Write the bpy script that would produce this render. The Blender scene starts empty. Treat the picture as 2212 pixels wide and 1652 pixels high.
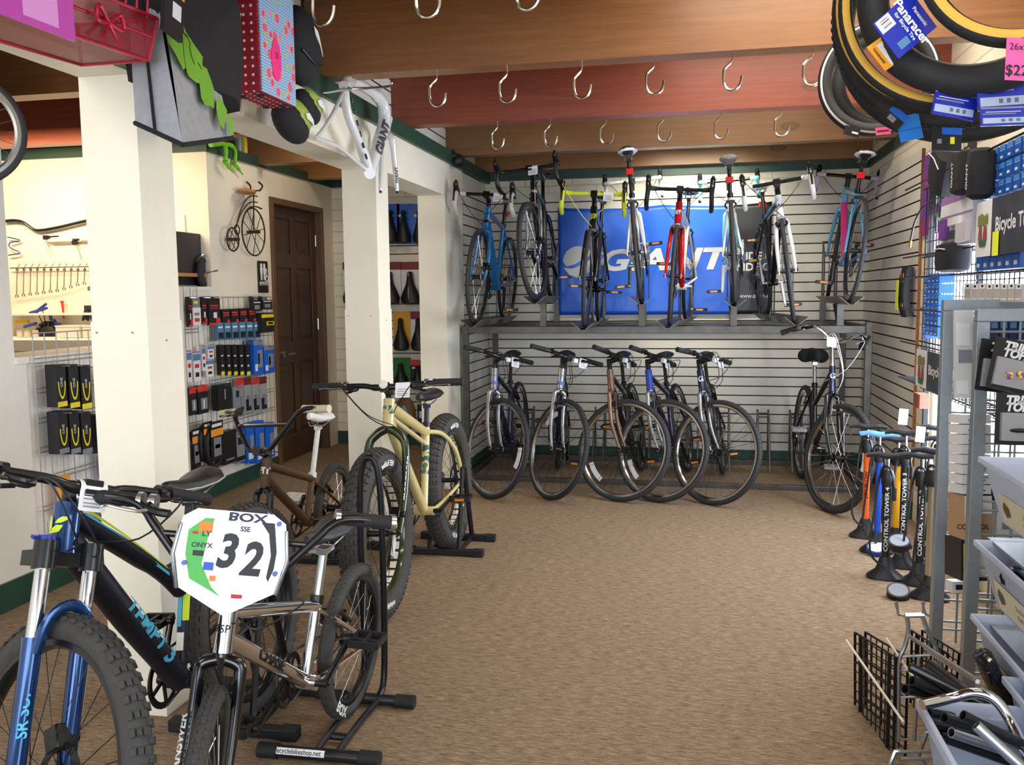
# ======== head
import bpy, bmesh, math, random
from mathutils import Matrix, Vector, Euler
random.seed(7)
SC = bpy.context.scene
COL = SC.collection
PI = math.pi
# ---------------------------------------------------------------- camera model (pixels of the 2212 x 1652 photograph)
CAMH = 1.40
FPX, YAW, PITCH, ROLL = 1904.1, .2035, .0994, -.0098
_f = Vector((-math.sin(YAW) * math.cos(PITCH), math.cos(YAW) * math.cos(PITCH), -math.sin(PITCH)))
_r = Vector((math.cos(YAW), math.sin(YAW), 0))
_u = _r.cross(_f)
CR = math.cos(ROLL) * _r + math.sin(ROLL) * _u
CU = -math.sin(ROLL) * _r + math.cos(ROLL) * _u
CF = _f


def P(x, y, X=None, Y=None, Z=None):
    """world point seen at pixel x, y on the plane X=, Y= or Z="""
    d = CF + CR * ((x - 1106) / FPX) + CU * ((826 - y) / FPX)
    if X is not None:
        t = X / d.x
    elif Y is not None:
        t = Y / d.y
    else:
        t = (Z - CAMH) / d.z
    return Vector((d.x * t, d.y * t, CAMH + d.z * t))


# ---------------------------------------------------------------- mesh collector
def frame_of(z):
    z = Vector(z).normalized()
    a = Vector((0, 0, 1)) if abs(z.z) < .9 else Vector((1, 0, 0))
    x = a.cross(z).normalized()
    return x, z.cross(x), z


class G:
    def __init__(s):
        s.v, s.f, s.m = [], [], []

    def add(s, vs, fs, m=0):
        b = len(s.v)
        s.v += [tuple(p) for p in vs]
        s.f += [tuple(i + b for i in f) for f in fs]
        s.m += [m] * len(fs)
        return s

    def box(s, c, d, m=0, rot=None, taper=1.0):
        c = Vector(c)
        vs = []
        for k in (-.5, .5):
            q = taper if k > 0 else 1
            for j in (-.5, .5):
                for i in (-.5, .5):
                    p = Vector((i * d[0] * q, j * d[1] * q, k * d[2]))
                    if rot is not None:
                        p = rot @ p
                    vs.append(c + p)
        return s.add(vs, [(0, 2, 3, 1), (4, 5, 7, 6), (0, 1, 5, 4), (2, 6, 7, 3), (0, 4, 6, 2), (1, 3, 7, 5)], m)

    def bb(s, a, b, m=0):
        return s.box([(a[i] + b[i]) / 2 for i in range(3)], [abs(b[i] - a[i]) for i in range(3)], m)

    def tube(s, pts, r, n=8, m=0, closed=False, flat=1.0, up=None):
        pts = [Vector(p) for p in pts]
        N = len(pts)
        rs = r if isinstance(r, (list, tuple)) else [r] * N
        T = []
        for i in range(N):
            a = pts[(i - 1) % N] if (i or closed) else pts[i]
            b = pts[(i + 1) % N] if (i < N - 1 or closed) else pts[i]
            d = b - a
            T.append(d.normalized() if d.length > 1e-9 else Vector((0, 0, 1)))
        if up is not None:
            x = Vector(up)
            x = (x - T[0] * x.dot(T[0])).normalized()
        else:
            x = frame_of(T[0])[0]
        vs, fs = [], []
        for i in range(N):
            x = (x - T[i] * x.dot(T[i]))
            x = x.normalized() if x.length > 1e-6 else frame_of(T[i])[0]
            y = T[i].cross(x)
            for k in range(n):
                a = 2 * PI * k / n
                vs.append(pts[i] + x * (rs[i] * math.cos(a)) + y * (rs[i] * flat * math.sin(a)))
        for i in range(N if closed else N - 1):
            j = (i + 1) % N
            for k in range(n):
                l = (k + 1) % n
                fs.append((i * n + k, i * n + l, j * n + l, j * n + k))
        if not closed:
            fs.append(tuple(range(n - 1, -1, -1)))
            fs.append(tuple((N - 1) * n + k for k in range(n)))
        return s.add(vs, fs, m)

    def rod(s, a, b, r, n=8, m=0, r2=None):
        return s.tube([a, b], [r, r if r2 is None else r2], n, m)

    def lathe(s, prof, c=(0, 0, 0), axis=(0, 0, 1), n=24, m=0, closed=False, arc=None):
        x, y, z = frame_of(axis)
        c = Vector(c)
        vs, fs = [], []
        K = len(prof)
        full = arc is None
        steps = n if full else n + 1
        for i in range(steps):
            a = 2 * PI * i / n if full else arc[0] + (arc[1] - arc[0]) * i / n
            for (r, h) in prof:
                vs.append(c + x * (r * math.cos(a)) + y * (r * math.sin(a)) + z * h)
        for i in range(n):
            j = (i + 1) % steps
            for k in range(K if closed else K - 1):
                l = (k + 1) % K
                fs.append((i * K + k, j * K + k, j * K + l, i * K + l))
        return s.add(vs, fs, m)

    def disc(s, c, axis, r, h, n=20, m=0):
        return s.lathe([(1e-5, -h / 2), (r, -h / 2), (r, h / 2), (1e-5, h / 2)], c, axis, n, m)

    def torus(s, c, axis, R, r, n=40, k=8, m=0, sy=1.0):
        prof = [(R + r * math.cos(2 * PI * i / k), r * sy * math.sin(2 * PI * i / k)) for i in range(k)]
        return s.lathe(prof, c, axis, n, m, closed=True)

    def ell(s, c, d, m=0, n=12, rot=None):
        c = Vector(c)
        h = n // 2
        vs, fs = [], []
        for i in range(h + 1):
            t = PI * i / h
            for j in range(n):
                a = 2 * PI * j / n
                p = Vector((d[0] * math.sin(t) * math.cos(a), d[1] * math.sin(t) * math.sin(a), d[2] * math.cos(t)))
                vs.append(c + (rot @ p if rot is not None else p))
        for i in range(h):
            for j in range(n):
                k = (j + 1) % n
                fs.append((i * n + j, (i + 1) * n + j, (i + 1) * n + k, i * n + k))
        return s.add(vs, fs, m)

    def prism(s, poly, o, ux, uy, t, m=0, mside=None):
        """polygon in the plane o + ux, uy; thickness t along ux x uy (front face at +t)"""
        o, ux, uy = Vector(o), Vector(ux).normalized(), Vector(uy).normalized()
        w = ux.cross(uy)
        n = len(poly)
        vs = [o + ux * a + uy * b for a, b in poly] + [o + ux * a + uy * b + w * t for a, b in poly]
        s.add(vs, [tuple(range(n - 1, -1, -1)), tuple(range(n, 2 * n))], m)
        s.add(vs, [(i, (i + 1) % n, n + (i + 1) % n, n + i) for i in range(n)], m if mside is None else mside)
        return s

    def loft(s, rings, m=0, cap=True):
        n = len(rings[0])
        vs = [p for r in rings for p in r]
        fs = []
        for i in range(len(rings) - 1):
            for k in range(n):
                l = (k + 1) % n
                fs.append((i * n + k, i * n + l, (i + 1) * n + l, (i + 1) * n + k))
        if cap:
            fs.append(tuple(range(n - 1, -1, -1)))
            fs.append(tuple((len(rings) - 1) * n + k for k in range(n)))
        return s.add(vs, fs, m)

    def text(s, txt, size, mp, m=0, bold=0.0, shear=0.0, sx=1.0, cuts=0, align='CENTER', mirror=False):
        vs, fs = text_mesh(txt, size, bold, shear, sx, cuts, align)
        if mirror:
            vs = [(-a, b) for a, b in vs]
            fs = [tuple(reversed(f)) for f in fs]
        return s.add([mp(a, b) for a, b in vs], fs, m)

    def build(s, name, mats, parent=None, sharp=35, mat=None, bevel=0, smooth=True):
        me = bpy.data.meshes.new(name)
        me.from_pydata(s.v, [], s.f)
        if not isinstance(mats, (list, tuple)):
            mats = [mats]
        for q in mats:
            me.materials.append(q)
        me.polygons.foreach_set('material_index', s.m)
        me.polygons.foreach_set('use_smooth', [smooth] * len(s.f))
        me.update()
        if smooth:
            me.set_sharp_from_angle(angle=sharp * PI / 180)
        o = bpy.data.objects.new(name, me)
        COL.objects.link(o)
        if parent is not None:
            o.parent = parent
        if mat is not None:
            o.matrix_basis = mat
        if bevel:
            b = o.modifiers.new('bevel', 'BEVEL')
            b.width = bevel
            b.segments = 2
            b.limit_method = 'ANGLE'
        return o


_tc = {}


def text_mesh(txt, size, bold, shear, sx, cuts, align):
    key = (txt, size, bold, shear, sx, cuts, align)
    if key in _tc:
        return _tc[key]
    cu = bpy.data.curves.new('lettering', 'FONT')
    cu.body = txt
    cu.size = size
    cu.shear = shear
    cu.offset = bold * size
    cu.align_x = align
    cu.align_y = 'CENTER'
    cu.resolution_u = 3
    ob = bpy.data.objects.new('lettering', cu)
    me = bpy.data.meshes.new_from_object(ob)
    bm = bmesh.new()
    bm.from_mesh(me)
    if cuts and bm.verts:
        ys = [v.co.y for v in bm.verts]
        a, b = min(ys), max(ys)
        for i in range(1, cuts):
            y = a + (b - a) * i / cuts
            bmesh.ops.bisect_plane(bm, geom=bm.verts[:] + bm.edges[:] + bm.faces[:], plane_co=(0, y, 0), plane_no=(0, 1, 0))
    bm.verts.index_update()
    vs = [(v.co.x * sx, v.co.y) for v in bm.verts]
    fs = [tuple(v.index for v in f.verts) for f in bm.faces]
    bm.free()
    bpy.data.objects.remove(ob)
    bpy.data.curves.remove(cu)
    bpy.data.meshes.remove(me)
    _tc[key] = (vs, fs)
    return vs, fs


def flat(o, ux, uy, off=0.0):
    o, ux, uy = Vector(o), Vector(ux).normalized(), Vector(uy).normalized()
    w = ux.cross(uy).normalized() * off
    return lambda a, b: o + w + ux * a + uy * b


def oncyl(o, ax, out, r):
    """map text x along axis ax, y around a cylinder of radius r whose visible side faces `out`"""
    o, ax = Vector(o), Vector(ax).normalized()
    out = Vector(out)
    out = (out - ax * out.dot(ax)).normalized()
    side = out.cross(ax)
    return lambda a, b: o + ax * a + out * (r * math.cos(b / r)) + side * (r * math.sin(b / r))


def smoothpath(pts, k=4):
    """Catmull-Rom through pts"""
    pts = [Vector(p) for p in pts]
    out = []
    for i in range(len(pts) - 1):
        p0, p1, p2, p3 = pts[max(i - 1, 0)], pts[i], pts[i + 1], pts[min(i + 2, len(pts) - 1)]
        for j in range(k):
            t = j / k
            out.append(.5 * ((2 * p1) + (p2 - p0) * t + (2 * p0 - 5 * p1 + 4 * p2 - p3) * t * t + (3 * p1 - p0 - 3 * p2 + p3) * t ** 3))
    out.append(pts[-1])
    return out


def thing(name, label, cat, loc=(0, 0, 0), rot=(0, 0, 0), group=None):
    o = bpy.data.objects.new(name, None)
    COL.objects.link(o)
    o.empty_display_size = .05
    o.location = loc
    o.rotation_euler = rot
    return tag(o, label, cat, group)


def tag(o, label, cat, group=None, kind=None):
    o['label'] = label
    if cat:
        o['category'] = cat
    if group:
        o['group'] = group
    if kind:
        o['kind'] = kind
    return o


def struct(o, label=None):
    o['kind'] = 'structure'
    if label:
        o['label'] = label
    return o


def sub(o, label):
    o['label'] = label
    return o


def copy_tree(o, loc=None, rot=None, label=None, group=None, parent=None):
    c = o.copy()
    COL.objects.link(c)
    c.parent = parent
    if parent is None:
        if loc is not None:
            c.location = loc
        if rot is not None:
            c.rotation_euler = rot
        if label:
            c['label'] = label
        if group:
            c['group'] = group
    for ch in list(KIDS.get(o.name, ())) or list(o.children):
        copy_tree(ch, parent=c)
    return c


KIDS = {}
# ======== mats
# ---------------------------------------------------------------- materials
def lin(c):
    """sRGB 0-255 to linear"""
    o = []
    for v in c:
        v /= 255
        o.append(v / 12.92 if v <= .04045 else ((v + .055) / 1.055) ** 2.4)
    return (*o, 1)


_mc = {}


def mat(name, rgb, rough=.5, metal=0.0, noise=0.0, nscale=40, bump=0.0, bscale=200, coat=0.0, trans=0.0, spec=.5, emit=None, estr=0.0, alpha=1.0, sheen=0.0, stretch=None):
    """principled material; noise = amount of colour variation, bump = strength of a fine noise bump"""
    if name in _mc:
        return _mc[name]
    m = bpy.data.materials.new(name)
    m.use_nodes = True
    nt = m.node_tree
    b = nt.nodes['Principled BSDF']
    c = lin(rgb)
    b.inputs['Base Color'].default_value = c
    b.inputs['Roughness'].default_value = rough
    b.inputs['Metallic'].default_value = metal
    b.inputs['Coat Weight'].default_value = coat
    b.inputs['Coat Roughness'].default_value = .08
    b.inputs['Transmission Weight'].default_value = trans
    b.inputs['Specular IOR Level'].default_value = spec
    b.inputs['Alpha'].default_value = alpha
    b.inputs['Sheen Weight'].default_value = sheen
    if emit:
        b.inputs['Emission Color'].default_value = lin(emit)
        b.inputs['Emission Strength'].default_value = estr
    tc = None
    if noise or bump:
        tc = nt.nodes.new('ShaderNodeTexCoord')
        src = tc.outputs['Object']
        if stretch:
            mp = nt.nodes.new('ShaderNodeMapping')
            mp.inputs['Scale'].default_value = stretch
            nt.links.new(src, mp.inputs['Vector'])
            src = mp.outputs['Vector']
    if noise:
        n = nt.nodes.new('ShaderNodeTexNoise')
        n.inputs['Scale'].default_value = nscale
        n.inputs['Detail'].default_value = 4
        nt.links.new(src, n.inputs['Vector'])
        r = nt.nodes.new('ShaderNodeValToRGB')
        r.color_ramp.elements[0].position = .3
        r.color_ramp.elements[1].position = .7
        r.color_ramp.elements[0].color = tuple(max(0, q * (1 - noise)) for q in c[:3]) + (1,)
        r.color_ramp.elements[1].color = tuple(min(1, q * (1 + noise)) for q in c[:3]) + (1,)
        nt.links.new(n.outputs['Fac'], r.inputs['Fac'])
        nt.links.new(r.outputs['Color'], b.inputs['Base Color'])
    if bump:
        n = nt.nodes.new('ShaderNodeTexNoise')
        n.inputs['Scale'].default_value = bscale
        n.inputs['Detail'].default_value = 3
        nt.links.new(src, n.inputs['Vector'])
        u = nt.nodes.new('ShaderNodeBump')
        u.inputs['Strength'].default_value = bump
        u.inputs['Distance'].default_value = .002
        nt.links.new(n.outputs['Fac'], u.inputs['Height'])
        nt.links.new(u.outputs['Normal'], b.inputs['Normal'])
    _mc[name] = m
    return m


class N:
    """tiny node-graph helper"""

    def __init__(s, name):
        s.mat = bpy.data.materials.new(name)
        s.mat.use_nodes = True
        s.nt = s.mat.node_tree
        s.b = s.nt.nodes['Principled BSDF']

    def n(s, t, **k):
        o = s.nt.nodes.new('ShaderNode' + t)
        for a, v in k.items():
            if a.startswith('i_'):
                o.inputs[a[2:].replace('_', ' ')].default_value = v
            else:
                setattr(o, a, v)
        return o

    def l(s, a, b):
        s.nt.links.new(a, b)

    def obj(s, scale=(1, 1, 1), loc=(0, 0, 0), rot=(0, 0, 0)):
        t = s.n('TexCoord')
        mp = s.n('Mapping')
        mp.inputs['Scale'].default_value = scale
        mp.inputs['Location'].default_value = loc
        mp.inputs['Rotation'].default_value = rot
        s.l(t.outputs['Object'], mp.inputs['Vector'])
        return mp.outputs['Vector']

    def ramp(s, fac, stops):
        r = s.n('ValToRGB')
        e = r.color_ramp.elements
        while len(e) < len(stops):
            e.new(.5)
        for q, (p, c) in zip(e, stops):
            q.position = p
            q.color = c if len(c) == 4 else (*c, 1)
        s.l(fac, r.inputs['Fac'])
        return r.outputs['Color']

    def noise(s, vec, scale, detail=4, rough=.5, dist=0):
        n = s.n('TexNoise', i_Scale=scale, i_Detail=detail, i_Roughness=rough, i_Distortion=dist)
        s.l(vec, n.inputs['Vector'])
        return n.outputs['Fac']

    def mix(s, fac, a, b, mode='MIX'):
        m = s.n('MixRGB', blend_type=mode)
        for inp, v in ((m.inputs[0], fac), (m.inputs[1], a), (m.inputs[2], b)):
            if isinstance(v, (int, float)):
                inp.default_value = v
            elif isinstance(v, tuple):
                inp.default_value = v
            else:
                s.l(v, inp)
        return m.outputs[0]

    def bump(s, h, strength, dist=.002):
        u = s.n('Bump', i_Strength=strength, i_Distance=dist)
        s.l(h, u.inputs['Height'])
        s.l(u.outputs['Normal'], s.b.inputs['Normal'])


def wood(name, a, b, rough=.45, scale=1.0, axis='x', knots=True, coat=.15):
    g = N(name)
    st = {'x': (1.2, 22, 22), 'z': (22, 22, 1.2), 'y': (22, 1.2, 22)}[axis]
    v = g.obj(tuple(q * scale for q in st))
    f = g.noise(v, 2.2, 6, .6, .6)
    c = g.ramp(f, [(.25, lin(a)), (.55, lin(tuple((p + q) / 2 for p, q in zip(a, b)))), (.8, lin(b))])
    f2 = g.noise(g.obj((.5, .5, .5)), 2.5, 2)
    c = g.mix(.35, c, g.ramp(f2, [(.3, lin(a)), (.7, lin(b))]))
    if knots:
        vo = g.n('TexVoronoi', i_Scale=1.0)
        vo.feature = 'F1'
        kv = {'x': (1.6, .01, 3.4), 'z': (3.4, .01, 1.6), 'y': (.01, 1.6, 3.4)}[axis]
        g.l(g.obj(kv), vo.inputs['Vector'])
        k = g.ramp(vo.outputs['Distance'], [(0, (.5, .5, .5)), (.05, (.75, .75, .75)), (.075, (.35, .35, .35)), (.12, (1, 1, 1))])
        c = g.mix(.7, c, k, 'MULTIPLY')
    g.l(c, g.b.inputs['Base Color'])
    g.b.inputs['Roughness'].default_value = rough
    g.b.inputs['Coat Weight'].default_value = coat
    g.b.inputs['Coat Roughness'].default_value = .3
    g.bump(f, .12)
    return g.mat


def carpet():
    g = N('carpet')
    f = g.noise(g.obj((8, 48, 1)), 3.0, 5, .75)
    f1 = g.noise(g.obj((5, 20, 1), loc=(3, 1, 0)), 2.6, 4, .7)
    f2 = g.noise(g.obj((40, 160, 1)), 4.0, 2, .6)
    c = g.ramp(f, [(.40, lin((84, 66, 50))), (.48, lin((132, 110, 86))), (.54, lin((150, 127, 102))), (.62, lin((188, 166, 140)))])
    c = g.mix(.35, c, g.ramp(f1, [(.38, lin((98, 80, 62))), (.62, lin((164, 140, 114)))]))
    c = g.mix(.22, c, g.ramp(f2, [(.3, lin((80, 64, 50))), (.7, lin((190, 168, 144)))]))
    g.l(c, g.b.inputs['Base Color'])
    g.b.inputs['Roughness'].default_value = .95
    g.b.inputs['Specular IOR Level'].default_value = .15
    g.bump(f2, .5, .004)
    return g.mat


def brick_paint(name, rgb):
    g = N(name)
    t = g.n('TexBrick', i_Scale=1.0)
    t.inputs['Color1'].default_value = lin(rgb)
    t.inputs['Color2'].default_value = lin(tuple(q * .97 for q in rgb))
    t.inputs['Mortar'].default_value = lin(tuple(q * .86 for q in rgb))
    t.inputs['Mortar Size'].default_value = .006
    t.inputs['Brick Width'].default_value = .40
    t.inputs['Row Height'].default_value = .10
    g.l(g.obj(rot=(PI / 2, 0, 0)), t.inputs['Vector'])
    g.l(t.outputs['Color'], g.b.inputs['Base Color'])
    g.b.inputs['Roughness'].default_value = .6
    u = g.n('Bump', i_Strength=.5, i_Distance=.004)
    u.invert = True
    g.l(t.outputs['Fac'], u.inputs['Height'])
    g.l(u.outputs['Normal'], g.b.inputs['Normal'])
    return g.mat


def paint(name, rgb, stain=.08, rough=.6, scale=2.0):
    """wall paint with soft scuffs"""
    g = N(name)
    f = g.noise(g.obj((1, 1, .35)), scale, 5, .6, .4)
    c = lin(rgb)
    g.l(g.ramp(f, [(.3, tuple(q * (1 - stain) for q in c[:3])), (.65, c)]), g.b.inputs['Base Color'])
    g.b.inputs['Roughness'].default_value = rough
    g.bump(g.noise(g.obj(), 180, 2), .05)
    return g.mat


def dots(name, a, b, scale, rad):
    g = N(name)
    vo = g.n('TexVoronoi', i_Scale=scale, i_Randomness=0.0)
    g.l(g.obj(), vo.inputs['Vector'])
    g.l(g.ramp(vo.outputs['Distance'], [(rad, lin(b)), (rad + .03, lin(a))]), g.b.inputs['Base Color'])
    g.b.inputs['Roughness'].default_value = .6
    return g.mat


def pegboard():
    g = N('pegboard')
    vo = g.n('TexVoronoi', i_Scale=38.0, i_Randomness=0.0)
    g.l(g.obj((1, .001, 1)), vo.inputs['Vector'])
    g.l(g.ramp(vo.outputs['Distance'], [(.16, lin((120, 104, 84))), (.22, lin((246, 238, 222)))]), g.b.inputs['Base Color'])
    g.b.inputs['Roughness'].default_value = .5
    return g.mat


def floral():
    g = N('floral_print')
    v = g.obj()
    st = g.n('TexWave', i_Scale=30.0, i_Distortion=0.0)
    st.bands_direction = 'Z'
    g.l(v, st.inputs['Vector'])
    c = g.ramp(st.outputs['Fac'], [(.4, lin((116, 164, 214))), (.6, lin((176, 206, 232)))])
    vo = g.n('TexVoronoi', i_Scale=18.0)
    g.l(v, vo.inputs['Vector'])
    rose = g.ramp(vo.outputs['Distance'], [(0, lin((190, 40, 90))), (.16, lin((236, 120, 150))), (.24, lin((205, 60, 110))), (.34, lin((240, 150, 170)))])
    c = g.mix(g.ramp(vo.outputs['Distance'], [(.36, (1, 1, 1)), (.40, (0, 0, 0))]), c, rose)
    vo2 = g.n('TexVoronoi', i_Scale=27.0)
    g.l(g.obj(loc=(.3, .2, .1)), vo2.inputs['Vector'])
    c = g.mix(g.ramp(vo2.outputs['Distance'], [(.22, (1, 1, 1)), (.26, (0, 0, 0))]), c, lin((190, 205, 90)))
    g.l(c, g.b.inputs['Base Color'])
    g.b.inputs['Roughness'].default_value = .45
    return g.mat


def camo(name, cols, scale=22):
    g = N(name)
    f = g.noise(g.obj(), scale, 1, .4, .6)
    g.l(g.ramp(f, [(0, lin(cols[0])), (.42, lin(cols[0])), (.43, lin(cols[1])), (.55, lin(cols[1])), (.56, lin(cols[2]))]), g.b.inputs['Base Color'])
    g.b.inputs['Roughness'].default_value = .4
    return g.mat


M_WHITE = paint('cream_paint', (240, 232, 214), .05)
M_WHITE2 = paint('white_paint', (238, 232, 222), .05)
M_COLUMN = paint('column_paint', (242, 236, 218), .07, scale=3)
M_BRICK = brick_paint('painted_block', (238, 230, 206))
M_SLAT = paint('slat_board', (226, 220, 208), .09, .45, 1.4)
M_GROOVE = mat('slat_groove', (62, 46, 28), .8)
M_EDGE = mat('raw_board_edge', (140, 92, 52), .8, noise=.25, nscale=60)
M_GREEN = mat('dark_green_trim', (34, 70, 56), .45, noise=.12, nscale=8)
M_BEAM = [wood('beam_wood_honey', (112, 68, 36), (160, 108, 58)),
          wood('beam_wood_red', (116, 52, 34), (164, 84, 58)),
          wood('beam_wood_brown', (116, 80, 46), (150, 106, 62)),
          wood('beam_wood_gold', (136, 90, 46), (172, 120, 66))]
M_CEIL = wood('ceiling_planks', (70, 44, 28), (104, 68, 44), knots=False)
M_DOOR = wood('dark_stained_door', (62, 40, 26), (98, 66, 42), axis='z', knots=False, coat=.3)
M_DOORF = wood('door_frame_wood', (82, 56, 34), (124, 90, 56), axis='z', knots=False, coat=.3)
M_PLYW = wood('plywood', (166, 108, 62), (206, 150, 96), knots=True)
M_CARPET = carpet()
M_PEG = pegboard()
M_STEEL = mat('rack_steel', (92, 88, 82), .42, .75, noise=.18, nscale=14)
M_GREYPOST = mat('grey_powder_coat', (138, 146, 152), .4, .3, noise=.06)
M_CHROME = mat('chrome', (226, 228, 232), .07, 1.0)
M_ALU = mat('brushed_aluminium', (196, 198, 200), .28, 1.0)
M_HOOK = mat('nickel_hook', (214, 210, 200), .2, 1.0)
M_BLACK = mat('black_anodised', (22, 22, 24), .3, .2, coat=.2)
M_BLACKP = mat('black_plastic', (24, 24, 27), .45)
M_BLKF = mat('black_fabric', (24, 23, 28), .85, noise=.2, bump=.3)
M_TYRE = mat('tyre_rubber', (42, 42, 45), .72, noise=.1, bump=.25, bscale=300)
M_TYREG = mat('dusty_tyre_rubber', (62, 60, 58), .8, noise=.15, bump=.35, bscale=240)
M_SPOKE = mat('spoke_steel', (190, 190, 192), .25, 1.0)
M_SPOKEB = mat('black_spoke', (34, 34, 36), .35, .6)
M_RUBBER = mat('grip_rubber', (32, 32, 34), .75, bump=.5, bscale=260)
M_WTXT = mat('white_print', (236, 236, 236), .5)
M_BTXT = mat('black_print', (20, 20, 22), .5)
M_PAPER = mat('white_tag_paper', (244, 243, 246), .6)
M_GREYTXT = mat('grey_print', (150, 150, 156), .6)
M_AMBER = mat('amber_reflector', (240, 140, 20), .2, emit=(255, 150, 10), estr=0)
M_REDREF = mat('red_reflector', (228, 22, 30), .2, emit=(255, 20, 20), estr=0)
M_WREF = mat('clear_reflector', (222, 222, 226), .2)


def gloss(name, rgb, metal=.2, rough=.22):
    return mat(name, rgb, rough, metal, coat=.6)


def plain(name, rgb, rough=.55, **k):
    return mat(name, rgb, rough, **k)
# ======== bgeo
# ---- bicycle geometry: points in the bike's own frame (x forward, y to its left, z up, origin on the ground under the rear axle)
D2R = math.pi / 180
SPEC = dict(
    road=dict(R=.338, tw=.013, rim=.30, wb=1.0, cs=.41, drop=.07, hta=72.5, lf=.375, off=.045, hl=.15, sta=73.5, stl=.50, sad=.70, stem=.10, rise=.045, barw=.42, bar='drop', tt=.0),
    hyb=dict(R=.350, tw=.018, rim=.302, wb=1.07, cs=.44, drop=.06, hta=71, lf=.42, off=.045, hl=.16, sta=73, stl=.46, sad=.64, stem=.09, rise=.06, barw=.60, bar='flat', tt=.06),
    cruz=dict(R=.350, tw=.02, rim=.302, wb=1.08, cs=.45, drop=.05, hta=70, lf=.43, off=.05, hl=.20, sta=71, stl=.46, sad=.64, stem=.06, rise=.13, barw=.62, bar='swept', tt=.12),
    mtb=dict(R=.355, tw=.03, rim=.292, wb=1.10, cs=.44, drop=.055, hta=69, lf=.50, off=.045, hl=.12, sta=73.5, stl=.42, sad=.66, stem=.08, rise=.03, barw=.70, bar='flat', tt=.10),
    fat=dict(R=.370, tw=.053, rim=.275, wb=1.12, cs=.47, drop=.06, hta=70, lf=.47, off=.05, hl=.125, sta=72, stl=.44, sad=.74, stem=.07, rise=.03, barw=.70, bar='flat', tt=.02),
    bmx=dict(R=.252, tw=.023, rim=.205, wb=.96, cs=.37, drop=-.02, hta=74, lf=.315, off=.032, hl=.115, sta=71, stl=.235, sad=.36, stem=.05, rise=.02, barw=.72, bar='bmx', tt=.0),
)


def bgeo(sp):
    V = lambda x, z: (x, 0.0, z)
    add = lambda a, b, k=1: (a[0] + b[0] * k, 0.0, a[2] + b[2] * k)
    R = sp['R']
    A, F = V(0, R), V(sp['wb'], R)
    BB = V(math.sqrt(sp['cs'] ** 2 - sp['drop'] ** 2), R - sp['drop'])
    h = sp['hta'] * D2R
    s, n = V(-math.cos(h), math.sin(h)), V(math.sin(h), math.cos(h))
    base = add(F, n, -sp['off'])
    H0 = add(base, s, sp['lf'] + .012)
    H1 = add(H0, s, sp['hl'])
    T1 = add(H1, s, sp['rise'])
    C = add(add(T1, n, sp['stem']), s, .012)
    t = V(-math.cos(sp['sta'] * D2R), math.sin(sp['sta'] * D2R))
    ST = add(BB, t, sp['stl'])
    SD = add(BB, t, sp['sad'])
    TT0 = add(H1, s, -.028)
    TT1 = add(ST, t, -.02 - sp['tt'] * 0)
    return dict(A=A, F=F, BB=BB, s=s, n=n, base=base, crown=add(base, s, sp['lf']), H0=H0, H1=H1, T1=T1, C=C, t=t, ST=ST, SD=SD, TT0=TT0, TT1=TT1)


def steerpt(g, p, ang):
    # rotate p about the steering axis by ang (positive turns to the bike's left)
    s, o = g['s'], g['H0']
    v = [p[i] - o[i] for i in range(3)]
    c, q = math.cos(ang), math.sin(ang)
    d = sum(v[i] * s[i] for i in range(3))
    x = (s[1] * v[2] - s[2] * v[1], s[2] * v[0] - s[0] * v[2], s[0] * v[1] - s[1] * v[0])
    return tuple(o[i] + v[i] * c + x[i] * q + s[i] * d * (1 - c) for i in range(3))
# ======== room
# ---------------------------------------------------------------- the setting
DB, XR, XL = 7.414, 1.308, -1.722       # back wall, right wall, left wall of the alcove
XW0, XW2, YS, YW1 = -3.03, -3.32, 7.85, 5.68  # near half wall, rest-room wall, saddle wall, workshop back wall
GZ = [2.1615 - .0762 * k for k in range(27)]


def slat_panel(name, a, b, z0, z1, inward, depth=.008, half=.0048):
    """slatwall between floor-plan points a and b, real grooves; inward = direction it faces"""
    a, b, w = Vector((*a, 0)), Vector((*b, 0)), Vector((*inward, 0))
    g = G()
    zs = [(z0, 0)]
    seg = []
    for z in sorted(GZ + ([2.1615 + .0762 * k for k in range(1, 10)] if z1 > 2.4 else [])):
        if z0 + .02 < z < z1 - .02:
            seg.append(z)
    th = .02
    pts = [(z0, 0, 0)]
    for z in seg:
        pts += [(z - half, 0, 0), (z - half, depth, 1), (z + half, depth, 1), (z + half, 0, 1)]
    pts.append((z1, 0, 0))
    q = lambda p, z, d: tuple(p + w * (th - d) + Vector((0, 0, z)))
    for i in range(len(pts) - 1):
        z, d, _ = pts[i]
        z2, d2, mm = pts[i + 1]
        mm = 1 if (d or d2) else 0
        g.add([q(a, z, d), q(b, z, d), q(b, z2, d2), q(a, z2, d2)], [(0, 1, 2, 3)], mm)
    # back and edges
    g.add([q(a, z0, th), q(b, z0, th), q(b, z1, th), q(a, z1, th)], [(3, 2, 1, 0)], 0)
    for p in (a, b):
        g.add([q(p, z0, th), q(p, z0, 0), q(p, z1, 0), q(p, z1, th)], [(0, 1, 2, 3)], 2)
    g.add([q(a, z1, th), q(b, z1, th), q(b, z1, 0), q(a, z1, 0)], [(0, 1, 2, 3)], 0)
    return g.build(name, [M_SLAT, M_GROOVE, M_EDGE], smooth=False)


def sbox(name, a, b, m):
    return struct(G().bb(a, b).build(name, m, smooth=False))


sbox('floor', (-6.2, -3.2, -.08), (2.2, 8.2, 0), M_CARPET)
sbox('ceiling', (-6.2, -3.2, 2.86), (2.2, 8.2, 2.94), M_CEIL)
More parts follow.
